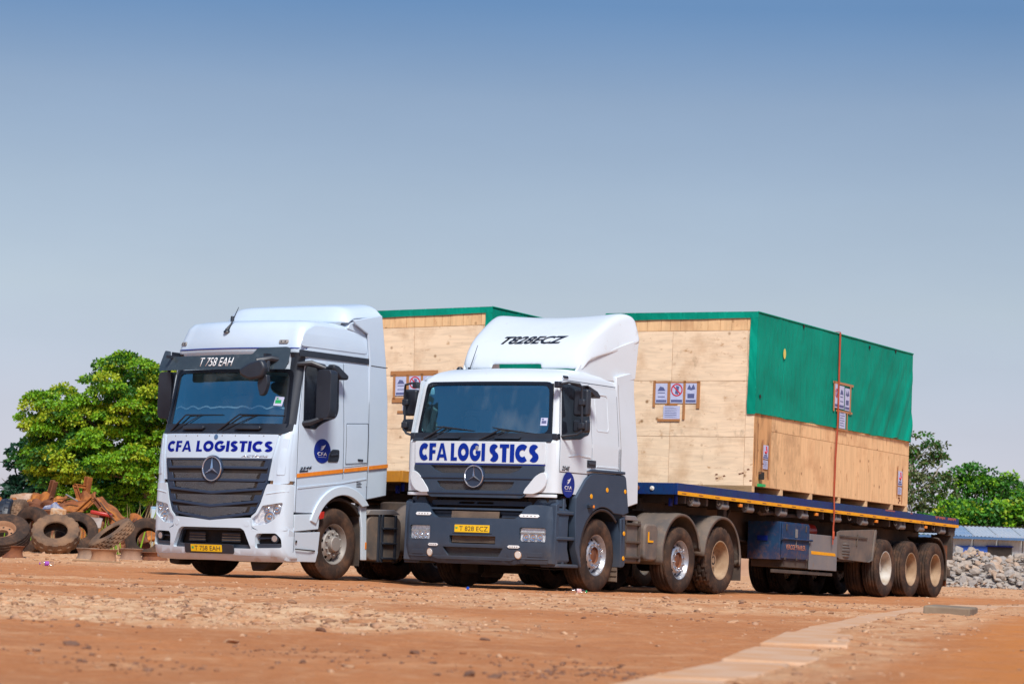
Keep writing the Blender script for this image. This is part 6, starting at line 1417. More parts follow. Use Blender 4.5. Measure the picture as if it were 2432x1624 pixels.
# larger single stones and clods lying about
sm = [rock_mesh('stone', 40 + k, CLOD if k % 2 else STONE) for k in range(6)]
r5 = random.Random(5); spots = [(-1.68, 10.1, .028, 1), (-.69, 9.75, .024, 1), (-.54, 9.7, .02, 1), (-.34, 11.1, .035, 1), (-1.63, 12.9, .03, 1), (-1.98, 17.4, .04, 1), (-2.1, 21, .06, 0), (-1.95, 22.5, .055, 0), (-.25, 10.2, .025, 1), (-1.1, 13.1, .03, 0), (-2.4, 16.2, .04, 1), (-.9, 14.4, .035, 1), (-1.4, 19.6, .05, 0), (.2, 15.1, .03, 1), (.55, 18.9, .04, 1), (1.1, 20.8, .045, 1), (-.1, 22.2, .035, 1), (.9, 24.4, .045, 1), (-2.7, 25.5, .05, 1), (-3.6, 31.2, .05, 0), (-1.2, 29.0, .045, 1), (1.6, 26.8, .05, 1), (.35, 12.7, .02, 1), (-1.2, 11.5, .02, 0), (2.6, 30.4, .06, 1), (-.2, 8.8, .02, 1), (-.95, 8.9, .018, 1), (3.1, 33.0, .05, 0)]
for k in range(34):
    y = 8.5 * (34 / 8.5) ** r5.random(); x = (r5.random() * 2 - 1) * .17 * y
    if x > float(bank_x(np.array([y]))[0]) - .1: continue
    spots.append((x, y, .010 + .022 * r5.random() ** 2 * (y / 12), 1 if r5.random() < .8 else 0))
for k, (x, y, s_, d_) in enumerate(spots):
    me = sm[(k % 3) * 2 + d_]; s_ = s_ * (.55 if k < 28 else 1)
    o = mobj('stone', me); o.scale = (s_ * (1.1 + .9 * r5.random()), s_ * (.7 + .6 * r5.random()), s_ * (.4 + .4 * r5.random())); o.rotation_euler = (.5 * r5.random(), .5 * r5.random(), 6 * r5.random()); o.location = (x, y, g1(x, y) + s_ * .12)
    tag(o, 'loose dark clod of earth lying on the red dirt yard' if d_ else 'loose pale stone lying on the red dirt yard', 'stone', 'dark clods on the dirt' if d_ else 'pale stones on the dirt')
def cpos(r_, n):
    cx = r_.rand(26) * 2 - 1; cyy = 8.5 * (40 / 8.5) ** r_.rand(26); k = r_.randint(0, 26, n); y = cyy[k] * (1 + .03 * r_.randn(n)); x = cx[k] * .18 * cyy[k] + r_.randn(n) * .012 * cyy[k] * 1.6; return np.stack([x, y, ground_z(x, y) + .002], -1)
o = scatter_mesh('crumbled_earth', 1500, [CLOD, CLOD, mat('brown_clod', (.27, .12, .06), .95)], 17, cpos, lambda r_, P: (.003 + .010 * r_.rand(len(P)) ** 2) * (.6 + P[:, 1] / 30)); tag(o, 'crumbs of dark earth strewn in patches over the yard', 'crumbled earth', None, 'stuff')
# kerb slabs along the near edge of the yard
KERB = mat('dusty_kerb_concrete', (.60, .40, .27), .9, c2=(.54, .30, .16), nscale=3, dirt=(.60, .29, .12), damt=.55, dscale=3, bump=.003, bscale=30)
kl = ['lowest pale kerb slab at the picture edge, nearly buried in dirt', 'second pale kerb slab from the bottom, sunk in orange dirt', 'long low kerb slab between two broken ones, dirt over its far end', 'raised broken kerb slab with a dark shadowed edge, tilted towards the yard', 'small kerb slab just beyond the raised broken one', 'thin kerb slab mostly under dirt, right of the middle', 'far pale kerb slab beside the grey concrete block', 'broad pale kerb slab beyond the grey block, near the right edge', 'farthest pale kerb slab, at the right edge of the yard']
kl.insert(5, 'worn kerb slab in the middle of the row, level with the dirt')
kb = [6.6, 8.4, 10.2, 12.2, 14.8, 17.2, 20.0, 23.3, 27.6, 33.0, 38.6]; kw = [.34, .30, .34, .40, .26, .24, .26, .34, .60, .65]; kz = [.040, .042, .044, .062, .046, .044, .044, .048, .060, .058]
ks = []
for i in range(10):
    xa, xb = float(bank_x(np.array([kb[i]]))[0]), float(bank_x(np.array([kb[i + 1]]))[0]); ks.append((((xa + xb) / 2, (kb[i] + kb[i + 1]) / 2), math.hypot(xb - xa, kb[i + 1] - kb[i]) - .03, kw[i], kz[i], math.atan2(xb - xa, kb[i + 1] - kb[i])))
for k, ((cx, cy_), ln, w_, z_, sl) in enumerate(ks):
    b_ = bmesh.new(); r_ = random.Random(k + 2); N = 7
    out = [(-ln / 2, -w_ / 2), (-ln * .15, -w_ / 2 + r_.uniform(-.02, .03)), (ln * .25, -w_ / 2 + r_.uniform(-.02, .03)), (ln / 2, -w_ / 2 + r_.uniform(0, .08)), (ln / 2 - r_.uniform(0, .08), w_ / 2 - .01), (ln * .1, w_ / 2 - r_.uniform(0, .02)), (-ln / 2 + r_.uniform(0, .08), w_ / 2 - .01)]
    m = MB(); m.prism(out, -.10, 0, 'z'); o = m.build('kerb_slab', KERB, None, recalc=True, bevel=.012)
    pass
    o.location = (cx + (w_ / 2 - .02) * math.cos(sl), cy_ - (w_ / 2) * math.sin(sl), base_z(np.array([cx]), np.array([cy_]))[0] * 0 + z_); o.rotation_euler = (r_.uniform(-.012, .012), r_.uniform(-.003, .003), math.pi / 2 - sl + r_.uniform(-.012, .012)); tag(o, kl[k], 'kerb slab', 'broken kerb slabs')
m = MB(); m.box(-.20, .20, -.62, .62, -.1, .105); o = m.build('concrete_block', mat('grey_concrete', (.26, .20, .14), .9, c2=(.18, .13, .09), nscale=4), None, bevel=.015); o.location = (3.95, 24.6, 0.02); o.rotation_euler = (0, .03, -.22); tag(o, 'flat grey concrete block lying at the yard edge beside the far kerb slabs', 'block')

# ================================================================== trees
def leaf_mat(name, a, b_, tr=.25):
    m = bpy.data.materials.new(name); m.use_nodes = True; n, l = m.node_tree.nodes, m.node_tree.links; p = n['Principled BSDF']; p.inputs['Roughness'].default_value = .55
    g_ = n.new('ShaderNodeNewGeometry'); mx_ = n.new('ShaderNodeMix'); mx_.data_type = 'RGBA'; l.new(g_.outputs['Random Per Island'], mx_.inputs[0]); mx_.inputs[6].default_value = (*a, 1); mx_.inputs[7].default_value = (*b_, 1)
    l.new(mx_.outputs[2], p.inputs['Base Color']); t = n.new('ShaderNodeBsdfTranslucent'); l.new(mx_.outputs[2], t.inputs[0]); s_ = n.new('ShaderNodeMixShader'); s_.inputs[0].default_value = tr
    l.new(p.outputs[0], s_.inputs[1]); l.new(t.outputs[0], s_.inputs[2]); l.new(s_.outputs[0], n['Material Output'].inputs[0]); return m
LG = leaf_mat('bright_mango_leaf', (.11, .32, .010), (.25, .46, .014)); LD = leaf_mat('dark_leaf', (.02, .11, .012), (.05, .17, .015)); LB = leaf_mat('bluish_dark_leaf', (.008, .045, .028), (.014, .075, .035))
LY = leaf_mat('yellow_green_leaf', (.32, .46, .01), (.46, .52, .03)); LO = leaf_mat('olive_leaf', (.07, .11, .03), (.15, .16, .05)); LM = leaf_mat('mid_green_leaf', (.03, .18, .02), (.09, .27, .02)); LP = leaf_mat('pinkish_fruit', (.42, .12, .06), (.45, .2, .08))
BARK = mat('brown_bark', (.10, .07, .055), .9, c2=(.17, .12, .09), nscale=6); PBARK = mat('pale_bark', (.42, .38, .30), .85, c2=(.30, .25, .19), nscale=5)
def foliage(name, parent, clumps, seed, mats, wts, leaf=(.2, .07), per=70, droop=.5, fruit=0):
    """clumps: (centre, radius); leaf-sized quads hanging round each"""
    r_ = np.random.RandomState(seed); Vs = []; Ms = []
    for (c, rad) in clumps:
        n = int(per * (rad / .45) ** 2); u = r_.randn(n, 3); u /= np.linalg.norm(u, axis=1)[:, None]; u[:, 2] = np.abs(u[:, 2]) * .9 - .25
        p = np.array(c) + u * rad * (.65 + .4 * r_.rand(n, 1)) * np.array([1, 1, .75])
        d = u * 1.0 + r_.randn(n, 3) * .5; d[:, 2] -= droop; d /= np.linalg.norm(d, axis=1)[:, None]
        s_ = np.cross(d, r_.randn(n, 3)); s_ /= np.linalg.norm(s_, axis=1)[:, None] + 1e-9
        L = leaf[0] * (.7 + .6 * r_.rand(n, 1)); W = leaf[1] * (.7 + .6 * r_.rand(n, 1))
        q = np.stack([p, p + d * L * .5 + s_ * W, p + d * L, p + d * L * .5 - s_ * W], 1); Vs.append(q.reshape(-1, 3))
        k = r_.choice(len(mats), p=wts(c, r_)); mm = np.where(r_.rand(n) < .85, k, r_.randint(0, len(mats), n)); Ms.append(mm)
    V = np.concatenate(Vs); M_ = np.concatenate(Ms); F_ = np.arange(len(V)).reshape(-1, 4)
    me = bpy.data.meshes.new(name); me.vertices.add(len(V)); me.vertices.foreach_set('co', V.ravel()); me.loops.add(F_.size); me.loops.foreach_set('vertex_index', F_.ravel()); me.polygons.add(len(F_))
    me.polygons.foreach_set('loop_start', np.arange(len(F_)) * 4); me.polygons.foreach_set('loop_total', np.full(len(F_), 4))
    for m in mats: me.materials.append(m)
    me.polygons.foreach_set('material_index', M_.astype(np.int32)); me.update(); me.validate(); return mobj(name, me, parent)
def limb(mb, a, b_, r0, r1, r_, kn=5):
    a, b_ = Vector(a), Vector(b_); pts = [a.lerp(b_, i / kn) + Vector((r_.gauss(0, 1), r_.gauss(0, 1), r_.gauss(0, .5))) * (.04 * (b_ - a).length) * (0 < i < kn) for i in range(kn + 1)]
    mb.tube(pts, [r0 + (r1 - r0) * i / kn for i in range(kn + 1)], 8)
def tree(label, x, y, z0, lobes, n, mats, wts, trunk, trunk_r, seed, leaf=(.2, .07), per=70, bark=BARK, droop=.5, group=None, rr=(.28, .55), extra=(), shell=.55):
    T = empty('tree', None, (x, y, z0)); tag(T, label, 'tree', group); r_ = random.Random(seed); cl = []
    tot = sum(l_[3] * l_[5] for l_ in lobes)
    for (cx, cy, cz, rx, ry, rz) in lobes:
        k = int(n * rx * rz / tot)
        for _ in range(k):
            u = Vector((r_.gauss(0, 1), r_.gauss(0, 1), r_.gauss(0, 1))).normalized(); q = shell + (1 - shell) * r_.random() ** .6
            if r_.random() < .25: q = r_.random() * .6
            cl.append(((cx + u.x * rx * q, cy + u.y * ry * q, cz + u.z * rz * q), r_.uniform(*rr)))
    foliage('crown', T, cl, seed, mats, wts, leaf, per, droop)
    mb = MB(); top = trunk[-1]
    for a, b_ in zip(trunk, trunk[1:]): limb(mb, a, b_, trunk_r * (1 - .35 * trunk.index(a) / len(trunk)), trunk_r * (1 - .35 * (trunk.index(a) + 1) / len(trunk)), r_)
    for (c, rad) in r_.sample(cl, min(len(cl), 26)):
        s_ = trunk[r_.randrange(max(0, len(trunk) - 2), len(trunk))]; mid = (Vector(s_).lerp(Vector(c), .5)) + Vector((0, 0, -.15)); limb(mb, s_, mid, trunk_r * .35, trunk_r * .2, r_, 3); limb(mb, mid, c, trunk_r * .2, trunk_r * .05, r_, 3)
    for e_ in extra: limb(mb, *e_, r_)
    mb.build('trunk', bark, T, 60); return T
def wm(c, r_):
    h = (c[2] - 2.0) / 5; y_ = max(0, min(1, .25 + .35 * h)) ; return [.50, .22, .28]
tree('big bright green mango tree beyond the scrap pile, left of the tall truck', -13.2, 95, .15,
     [(0.2, 0, 5.5, 1.75, 1.7, 1.55), (1.5, .3, 5.2, 1.4, 1.4, 1.5), (-2.35, 0, 4.7, 1.05, 1.2, 1.0), (-1.5, -.2, 4.0, 1.6, 1.4, 1.2), (-.8, -.4, 3.0, 1.9, 1.5, 1.3), (1.1, -.2, 3.2, 1.4, 1.3, 1.5), (-2.2, 0, 3.0, 1.0, 1.0, .9), (-.9, .4, 1.5, 1.4, 1.3, 1.0)],
     760, [LG, LD, LY], wm, [(1.05, 0, 0), (1.1, 0, 1.3), (.95, 0, 2.6), (.6, 0, 3.9)], .20, 21, (.115, .038), 270, rr=(.26, .46))
tree('dark bluish green tree at the far left, behind the mango tree', -17.2, 103, .15,
     [(0, 0, 2.9, 1.1, 1, 1.35), (1.6, 0, 2.2, 1.6, 1, 1.6), (-.75, 0, 1.6, .8, .8, 1.1), (3.4, 0, 1.6, 1.6, 1, 1.3)], 280, [LB, LD], lambda c, r_: [.75, .25], [(.3, 0, 0), (.3, 0, 2.0)], .14, 22, (.2, .07), 80,
     extra=[((-.6, 0, 1.6), (-1.2, 0, 3.4), .03, .008), ((-.6, 0, 1.6), (-.9, 0, 3.9), .03, .008), ((-.5, 0, 1.5), (-1.5, 0, 2.7), .03, .008), ((-.5, 0, 2.5), (-.6, 0, 4.1), .02, .006)])
gt = 'trees beyond the long shed'
tree('tall sparse olive tree with pale forked limbs, beside the crate on the blue trailer', 17.6, 122, .1,
     [(.1, 0, 5.7, 1.25, 1, 1.0), (1.3, 0, 5.6, .6, .6, .55), (-.6, 0, 4.6, 1.2, 1, .9), (.9, 0, 4.2, 1.2, 1, .8), (.6, 0, 3.3, 1.2, 1, .9), (-.6, 0, 2.2, 1.3, 1, .7)], 230, [LO, LM, LD], lambda c, r_: [.6, .2, .2],
     [(-.9, 0, 0), (-.55, 0, 2.6), (-.1, 0, 4.2), (.1, 0, 5.4)], .13, 31, (.16, .05), 62, PBARK, group=gt, rr=(.2, .4), extra=[((-.15, -.3, 3.9), (.9, -.3, 4.3), .07, .05), ((.9, -.3, 4.3), (1.4, -.3, 5.2), .05, .02), ((-.95, -.9, 2.3), (-.35, -.9, 3.9), .085, .07), ((-.35, -.9, 3.9), (-.25, -.9, 5.2), .06, .02), ((-.3, -.9, 1.8), (.7, -.9, 3.2), .08, .04)])
tree('broad dark green tree with a loose top, right edge beyond the shed', 21.4, 124, .1,
     [(-.9, 0, 4.6, 1.2, 1, .75), (.5, 0, 4.4, 1.3, 1, .8), (1.6, 0, 4.0, 1.0, 1, .8), (0, 0, 3.1, 2.6, 1, .9), (2.6, 0, 3.9, 1.1, 1, 1.2), (-1.6, 0, 3.4, .9, 1, .7)], 380, [LM, LD, LG], lambda c, r_: [.45, .35, .20],
     [(.1, 0, 0), (0, 0, 2.2), (-.1, 0, 3.6)], .15, 32, (.17, .055), 72, group=gt, rr=(.22, .42))
tree('low yellow green bushy tree just behind the shed roof', 20.9, 118, .1,
     [(-2.0, 0, 2.6, 1.0, .8, .6), (-.6, 0, 3.0, 1.1, .8, .7), (.8, 0, 3.1, 1.1, .8, .8), (2.0, 0, 3.1, 1.0, .8, .8)], 210, [LG, LY, LD, LM], lambda c, r_: [.38, .20, .22, .20],
     [(-.4, 0, 0), (-.5, 0, 2.2), (-.8, 0, 3.0)], .07, 33, (.19, .07), 80, PBARK, group=gt, rr=(.22, .40))
tree('dark leafy tree low between the crate and the shed', 18.0, 120, .1,
     [(-1.0, 0, 2.2, 1.2, .8, .8), (.6, 0, 2.4, 1.1, .8, .7), (1.5, 0, 2.9, .9, .8, .7)], 190, [LD, LM, LG], lambda c, r_: [.5, .35, .15], [(0, 0, 0), (0, 0, 1.8)], .1, 34, (.17, .06), 80, group=gt, rr=(.22, .42))
mb = MB(); N_ = 120
for i in range(N_ + 1):
    x = -60 + 130 * i / N_; hh = (1.9 if -6 < x < 14 else 1.0) + .18 * math.sin(i * .9) + .1 * math.sin(i * 2.3)
    for (dy, z_) in ((0, 0), (4, .6 * hh), (8, hh), (16, hh * .8), (30, 0)): mb.v.append((x, 150 + dy + 2 * math.sin(i * .5), z_ + .05))
for i in range(N_):
    for k in range(4): mb.f.append((i * 5 + k, i * 5 + 5 + k, i * 5 + 6 + k, i * 5 + 1 + k)); mb.mi.append(0)
o = mb.build('earth_bank', mat('bank_earth', (.52, .30, .18), .95, c2=(.40, .20, .11), nscale=.4), None, 60, recalc=True); tag(o, None, None, None, 'structure')
# grass and weeds among the scrap
def grass(name, label, cx, cy, w_, d_, n, h, seed, mats):
    r_ = np.random.RandomState(seed); x = cx + r_.randn(n) * w_; y = cy + r_.randn(n) * d_; z = ground_z(x, y) - .03; hh = h * (.5 + .7 * r_.rand(n)); b_ = .012 + .012 * r_.rand(n); lx = r_.randn(n) * .22 * hh
    V = np.stack([np.stack([x - b_, y, z], -1), np.stack([x + b_, y, z], -1), np.stack([x + lx * .5 + b_ * .7, y + .02, z + hh * .6], -1), np.stack([x + lx, y, z + hh], -1), np.stack([x + lx * .5 - b_ * .7, y + .02, z + hh * .6], -1)], 1).reshape(-1, 3)
    me = bpy.data.meshes.new(name); me.from_pydata(V.tolist(), [], [tuple(5 * i + k for k in range(5)) for i in range(n)]); [me.materials.append(m) for m in mats]; me.polygons.foreach_set('material_index', r_.randint(0, len(mats), n).astype(np.int32)); o = mobj(name, me); tag(o, label, 'grass', None, 'stuff')
DRY = mat('dry_grass', (.42, .30, .15), .9)
grass('green_grass', 'bright green grass tuft between the scrap pile and the leaning tyre', -9.72, 66.5, .13, .2, 90, .62, 1, [LY, LG]); grass('tall_weeds', 'tall dry weeds standing in front of the rusty scrap', -9.7, 67.5, .5, .4, 70, .85, 2, [DRY, LG, DRY])
grass('tall_weeds', 'tall dry weeds between the scrap and the tall truck', -9.1, 72, .40, .5, 55, 1.3, 3, [DRY, LG]); grass('green_grass', 'thin green grass at the foot of the old tyres', -10.9, 66.5, .5, .2, 60, .6, 6, [LG, DRY])
# ================================================================== scrap yard behind
def old_tyre(label, loc, axis, rad, w, kind='lug', m=None, rim=None):
    t = empty('old_tyre', None, loc); t.rotation_euler = Vector(axis).to_track_quat('X', 'Z').to_euler(); tag(t, label, 'tyre', 'old tyres by the scrap pile')
    key = ('old', rad, w, kind, (m or TYRE2).name)
    if key not in _wm: _wm[key] = tyre_mesh('tyre_body', rad, w, rad * .50, kind, m or TYRE2)
    mobj('tyre_body', _wm[key], t)
    if rim:
        k2 = ('oldrim', rad)
        if k2 not in _wm:
            mb = MB(); r_ = rad * .5
            mb.lathe([(w * .40, r_ + .02), (w * .46, r_), (w * .40, r_ - .02), (w * .15, r_ - .05), (w * .10, r_ - .08), (w * .14, r_ * .55), (w * .10, r_ * .45), (-w * .1, r_ * .44)], 40)
            for k in range(8): a = k * math.pi / 4; c = Vector((w * .125, math.cos(a) * r_ * .66, math.sin(a) * r_ * .66)); mb.tube([c, c + Vector((.012, 0, 0))], .022, 8, 1)
            _wm[k2] = mb.mesh('rusty_rim', [PEACH, UNDER], 35)
        mobj('rusty_rim', _wm[k2], t)
    return t
# tyre axis is local x, outer face +x; rotate so that the face looks to the camera (-y): z rotation -90
old_tyre('large muddy tyre leaning back, centre of the tyre heap', (-10.32, 64.0, .66), (.06, -.69, .72), .56, .34)
old_tyre('dark tyre standing just behind the large muddy one, to its right', (-9.98, 64.9, .72), (.25, -.85, .45), .50, .30, 'rib', TYRE)
old_tyre('dark upright tyre left of the large muddy one, its face turned right', (-11.10, 65.3, .74), (-.62, -.78, .08), .56, .30, 'rib', TYRE)
old_tyre('pale muddy tyre standing edge on, tread showing, top left of the heap', (-11.72, 67.2, .98), (.99, -.12, .05), .52, .30, 'block')
old_tyre('black wet looking tyre standing edge on between two muddy ones', (-11.99, 67.0, .98), (1, -.05, .02), .52, .28, 'lug', BLACK)
old_tyre('muddy tyre standing edge on at the left edge of the picture', (-12.26, 67.0, .94), (1, .05, 0), .50, .28, 'block')
old_tyre('wheel with a dusty orange rim lying tilted at the left edge', (-10.86, 60.2, .60), (.02, -.58, .81), .60, .34, 'rib', TYRE, True)
old_tyre('worn tyre lying almost on edge, leaning to the right, beside the loose rims', (-9.03, 64.0, .68), (-.52, -.30, .80), .56, .26, 'block')
old_tyre('dark tyre half hidden by the front corner of the tall truck', (-8.42, 65.6, .62), (-.10, -.95, .28), .52, .30, 'rib', TYRE, None)
def loose_rim(label, x, y, z, r_, h_, m, flip=False, tilt=0, holes=True):
    o = empty('wheel_rim', None, (x, y, z), (R(tilt), 0, rnd.random())); tag(o, label, 'wheel rim', 'loose wheel rims lying on the dirt')
    mb = MB(); mb.lathe([(0, r_), (.012, r_ + .015), (.03, r_), (.06, r_ - .02), (h_ * .5, r_ - .035), (h_ - .05, r_ - .02), (h_ - .02, r_), (h_, r_ + .02), (h_ + .01, r_), (h_, r_ - .05), (h_ - .02, r_ - .07), (h_ - .015, r_ * .42), (h_ - .1, r_ * .40), (h_ - .2, r_ * .4)], 44, 'z'); mb.build('rim_barrel', m, o, 35)
    if holes:
        hb = MB()
        for k in range(10): a = k * math.pi / 5; hb.lathe([(0, .001), (0, .022)], 8, 'z', (math.cos(a) * r_ * .66, math.sin(a) * r_ * .66, h_ - .010))
        tag(hb.build('bolt_holes', UNDER, o, recalc=True), kind='stuff')
    return o
z6 = lambda x, y: g1(x, y)
loose_rim('rusty rim with a bolt ring on top, lying flat at the far left', -10.60, 60, z6(-10.6, 60) - .02, .26, .26, RUSTD)
loose_rim('grey brown rim lying flat, left one of the row by the leaning tyre', -9.12, 61, z6(-9.1, 61) - .02, .24, .24, mat('grey_rust', (.22, .15, .11), .8, c2=(.34, .22, .15), nscale=5))
loose_rim('rusty rim with a wide flange lying flat in the middle of the row', -8.62, 60, z6(-8.6, 60) - .02, .29, .25, PEACH, holes=False)
loose_rim('brown rim with a bolt ring lying flat, right end of the row', -8.17, 61, z6(-8.2, 61) - .02, .25, .25, mat('brown_rust', (.26, .15, .10), .8, c2=(.36, .22, .15), nscale=5))
loose_rim('dark rim lying flat against the front of the tall truck', -7.72, 61.5, z6(-7.7, 61.5) - .02, .30, .18, RUSTD)
m = MB(); m.box(-.45, .45, -.03, .03, 0, .03); o = m.build('plank', mat('weathered_wood', (.34, .22, .13), .9), None, bevel=.004); o.location = (-7.75, 53, .12); o.rotation_euler = (0, .02, .03); tag(o, 'thin weathered stick lying on the dirt in front of the rims', 'plank')
def plate_thing(name, label, pts, m, thick=.03, cat='scrap metal', wave=0.0, nx=14, nz=6):
    """bent sheet through four corners (bl, br, tr, tl)"""
    bl, br, tr_, tl = [Vector(p) for p in pts]; mb = MB(); r_ = random.Random(hash(label) % 999 if False else len(label)); nrm = (br - bl).cross(tl - bl).normalized()
    for j in range(nz + 1):
        for i in range(nx + 1):
            u, v = i / nx, j / nz; p = bl.lerp(br, u).lerp(tl.lerp(tr_, u), v); p += nrm * (wave * math.sin(u * 11 + v * 2 + len(label)) + wave * .7 * math.sin(v * 7 + u * 3)); p += nrm * r_.gauss(0, wave * .15); mb.v.append(tuple(p))
    for j in range(nz):
        for i in range(nx): k = j * (nx + 1) + i; mb.f.append((k, k + 1, k + nx + 2, k + nx + 1)); mb.mi.append(0)
    o = mb.build(name, m, None, 50, recalc=True); s_ = o.modifiers.new('thick', 'SOLIDIFY'); s_.thickness = thick; tag(o, label, cat, None); return o
def beam(name, label, a, b_, w_, m, cat='scrap metal', prof='H'):
    a, b_ = Vector(a), Vector(b_); mb = MB(); d = (b_ - a); L = d.length; t = w_ * .18
    Mx = Matrix.Translation(a) @ d.to_track_quat('Z', 'Y').to_matrix().to_4x4()
    if prof == 'H': mb.box(-w_ / 2, w_ / 2, -w_ / 2, -w_ / 2 + t, 0, L, M=Mx); mb.box(-w_ / 2, w_ / 2, w_ / 2 - t, w_ / 2, 0, L, M=Mx); mb.box(-t / 2, t / 2, -w_ / 2 + t, w_ / 2 - t, 0, L, M=Mx)
    else: mb.box(-w_ / 2, w_ / 2, -w_ / 5, w_ / 5, 0, L, M=Mx)
    o = mb.build(name, m, None, bevel=.006); tag(o, label, cat); return o
CORR = mat('bleached_corrugated_rust', (.50, .33, .21), .7, c2=(.30, .12, .05), nscale=2.5, dirt=(.62, .55, .48), damt=.4, dscale=2)
# corrugated roll
mb = MB(); n = 60
for i in range(n + 1):
    a = math.pi * (1.05 * i / n) + .1; rr_ = .40 + .022 * math.sin(i * 1.3)
    for x in (0, .35, .7, 1.06): mb.v.append((x, -math.cos(a) * rr_ * 1.1, math.sin(a) * rr_ * (.9 + .1 * math.sin(x * 4))))
for i in range(n):
    for k in range(3): mb.f.append((i * 4 + k, i * 4 + k + 1, i * 4 + 5 + k, i * 4 + 4 + k)); mb.mi.append(0)
o = mb.build('corrugated_sheet', CORR, None, 60, recalc=True); o.location = (-12.52, 70.5, 1.28); o.rotation_euler = (0, -.05, .05); s_ = o.modifiers.new('thick', 'SOLIDIFY'); s_.thickness = .012; tag(o, 'bent bleached corrugated sheet on top of the scrap, far left', 'scrap metal')
plate_thing('rusty_sheet', 'crumpled orange rusty sheet sagging below the corrugated one', [(-12.9, 69.6, 1.05), (-11.9, 69.8, 1.15), (-11.8, 70, 1.50), (-12.6, 70.2, 1.40)], RUST, .03, wave=.06)
plate_thing('rusty_sheet', 'folded dark rusty panel in the middle left of the scrap', [(-12.0, 69.2, 1.05), (-11.2, 69.2, 1.0), (-11.1, 69.4, 1.40), (-11.8, 69.6, 1.48)], RUSTD, .04, wave=.09)
plate_thing('rusty_sheet', 'long curled rusty strip in front of the standing beams', [(-11.7, 68.8, 1.12), (-10.8, 68.8, 1.28), (-10.8, 69.0, 1.42), (-11.6, 69.0, 1.30)], RUSTD, .03, wave=.05)
plate_thing('scrap_sheet', 'flat bright orange rusty panel sloping under the forked beam', [(-11.0, 68.4, 1.22), (-10.35, 68.1, 1.22), (-10.15, 69.0, 1.52), (-10.95, 69.2, 1.50)], RUST, .04, wave=.012)
plate_thing('scrap_sheet', 'rusty gable shaped panel sloping down to the right', [(-10.1, 68.3, 1.56), (-9.5, 68.3, 1.05), (-9.45, 69.2, 1.12), (-10.1, 69.2, 1.62)], RUST, .05, wave=.02)
plate_thing('scrap_sheet', 'dark rusty box side low in the scrap heap', [(-10.9, 68.3, .55), (-10.0, 68.2, .50), (-10.0, 68.3, 1.22), (-10.85, 68.4, 1.20)], RUSTD, .05, wave=.03)
plate_thing('scrap_sheet', 'dark rusty side wall under the gable shaped panel', [(-10.0, 68.6, .45), (-9.4, 68.7, .50), (-9.4, 68.8, 1.04), (-10.0, 68.8, 1.45)], RUSTD, .05, wave=.05)
plate_thing('scrap_sheet', 'low rusty heap of sheet right of the gable panel', [(-9.6, 70.0, .60), (-8.6, 70.2, .62), (-8.75, 70.4, .95), (-9.45, 70.4, 1.28)], RUST, .05, wave=.07)
plate_thing('scrap_sheet', 'small rusty offcut beside the tall truck', [(-9.0, 70.5, .60), (-8.5, 70.6, .62), (-8.55, 70.8, 1.0), (-8.7, 70.8, .95)], RUST, .05, wave=.03)
plate_thing('scrap_sheet', 'dark tangled base of the scrap heap', [(-12.9, 70.6, .2), (-8.9, 70.6, .3), (-9.5, 71.2, 1.1), (-12.8, 71.2, 1.35)], RUSTD, .1, wave=.10, nx=30)
for k, (lb, p4, mm, wv) in enumerate([
    ('orange rusty sheet bulging at the far left under the corrugated one', [(-13.0, 69.0, .9), (-12.2, 69.0, .85), (-12.1, 69.6, 1.45), (-12.9, 69.8, 1.5)], RUST, .10),
    ('torn rusty plate standing up left of the leaning beams', [(-12.1, 69.9, 1.1), (-11.65, 69.9, 1.1), (-11.5, 70.2, 1.72), (-11.95, 70.2, 1.66)], RUST, .06),
    ('twisted dark strip sticking out over the upright tyres', [(-11.9, 68.4, 1.22), (-11.1, 68.3, 1.34), (-11.1, 68.4, 1.46), (-11.8, 68.5, 1.40)], RUSTD, .07),
    ('rusty door like plate leaning behind the blue bundle', [(-11.3, 68.9, 1.2), (-10.95, 68.9, 1.25), (-10.9, 69.2, 1.62), (-11.25, 69.2, 1.58)], RUST, .03),
    ('bright rusty flap folded over the middle of the heap', [(-10.75, 69.3, 1.45), (-10.2, 69.2, 1.5), (-10.25, 69.6, 1.72), (-10.7, 69.7, 1.70)], RUST, .05),
    ('brown crushed panel low between gable panel and grass', [(-10.3, 67.6, .55), (-9.8, 67.5, .55), (-9.75, 67.8, 1.0), (-10.25, 67.9, 1.05)], RUSTD, .08),
    ('long rusty strip lying on the right slope of the heap', [(-9.75, 67.9, 1.05), (-9.25, 67.9, .70), (-9.22, 68.1, .82), (-9.7, 68.1, 1.20)], RUST, .04),
    ('jagged rusty piece at the right foot of the heap', [(-9.3, 68.8, .55), (-8.8, 69.0, .55), (-8.95, 69.1, 1.0), (-9.25, 69.1, 1.12)], RUSTD, .09),
    ('crumpled rusty sheet behind the weeds next to the tall truck', [(-9.1, 70.6, .6), (-8.5, 70.6, .6), (-8.6, 70.9, 1.2), (-9.0, 70.9, 1.05)], RUST, .08)]): plate_thing('scrap_sheet', lb, p4, mm, .035, wave=wv)
beam('steel_beam', 'rusty beam standing up at the left of the scrap heap', (-11.62, 70.3, 1.2), (-11.40, 70.1, 2.03), .15, RUSTD)
beam('steel_beam', 'short rusty tube leaning low against the standing beam', (-11.65, 69.6, 1.30), (-11.34, 69.5, 1.62), .11, RUSTD, prof='B')
beam('steel_beam', 'tall upright of the forked rusty beam', (-10.60, 69.8, 1.35), (-10.48, 69.7, 2.15), .15, RUST)
beam('steel_beam', 'left bent arm of the forked rusty beam', (-10.62, 69.6, 1.45), (-10.80, 69.6, 1.95), .12, RUST)
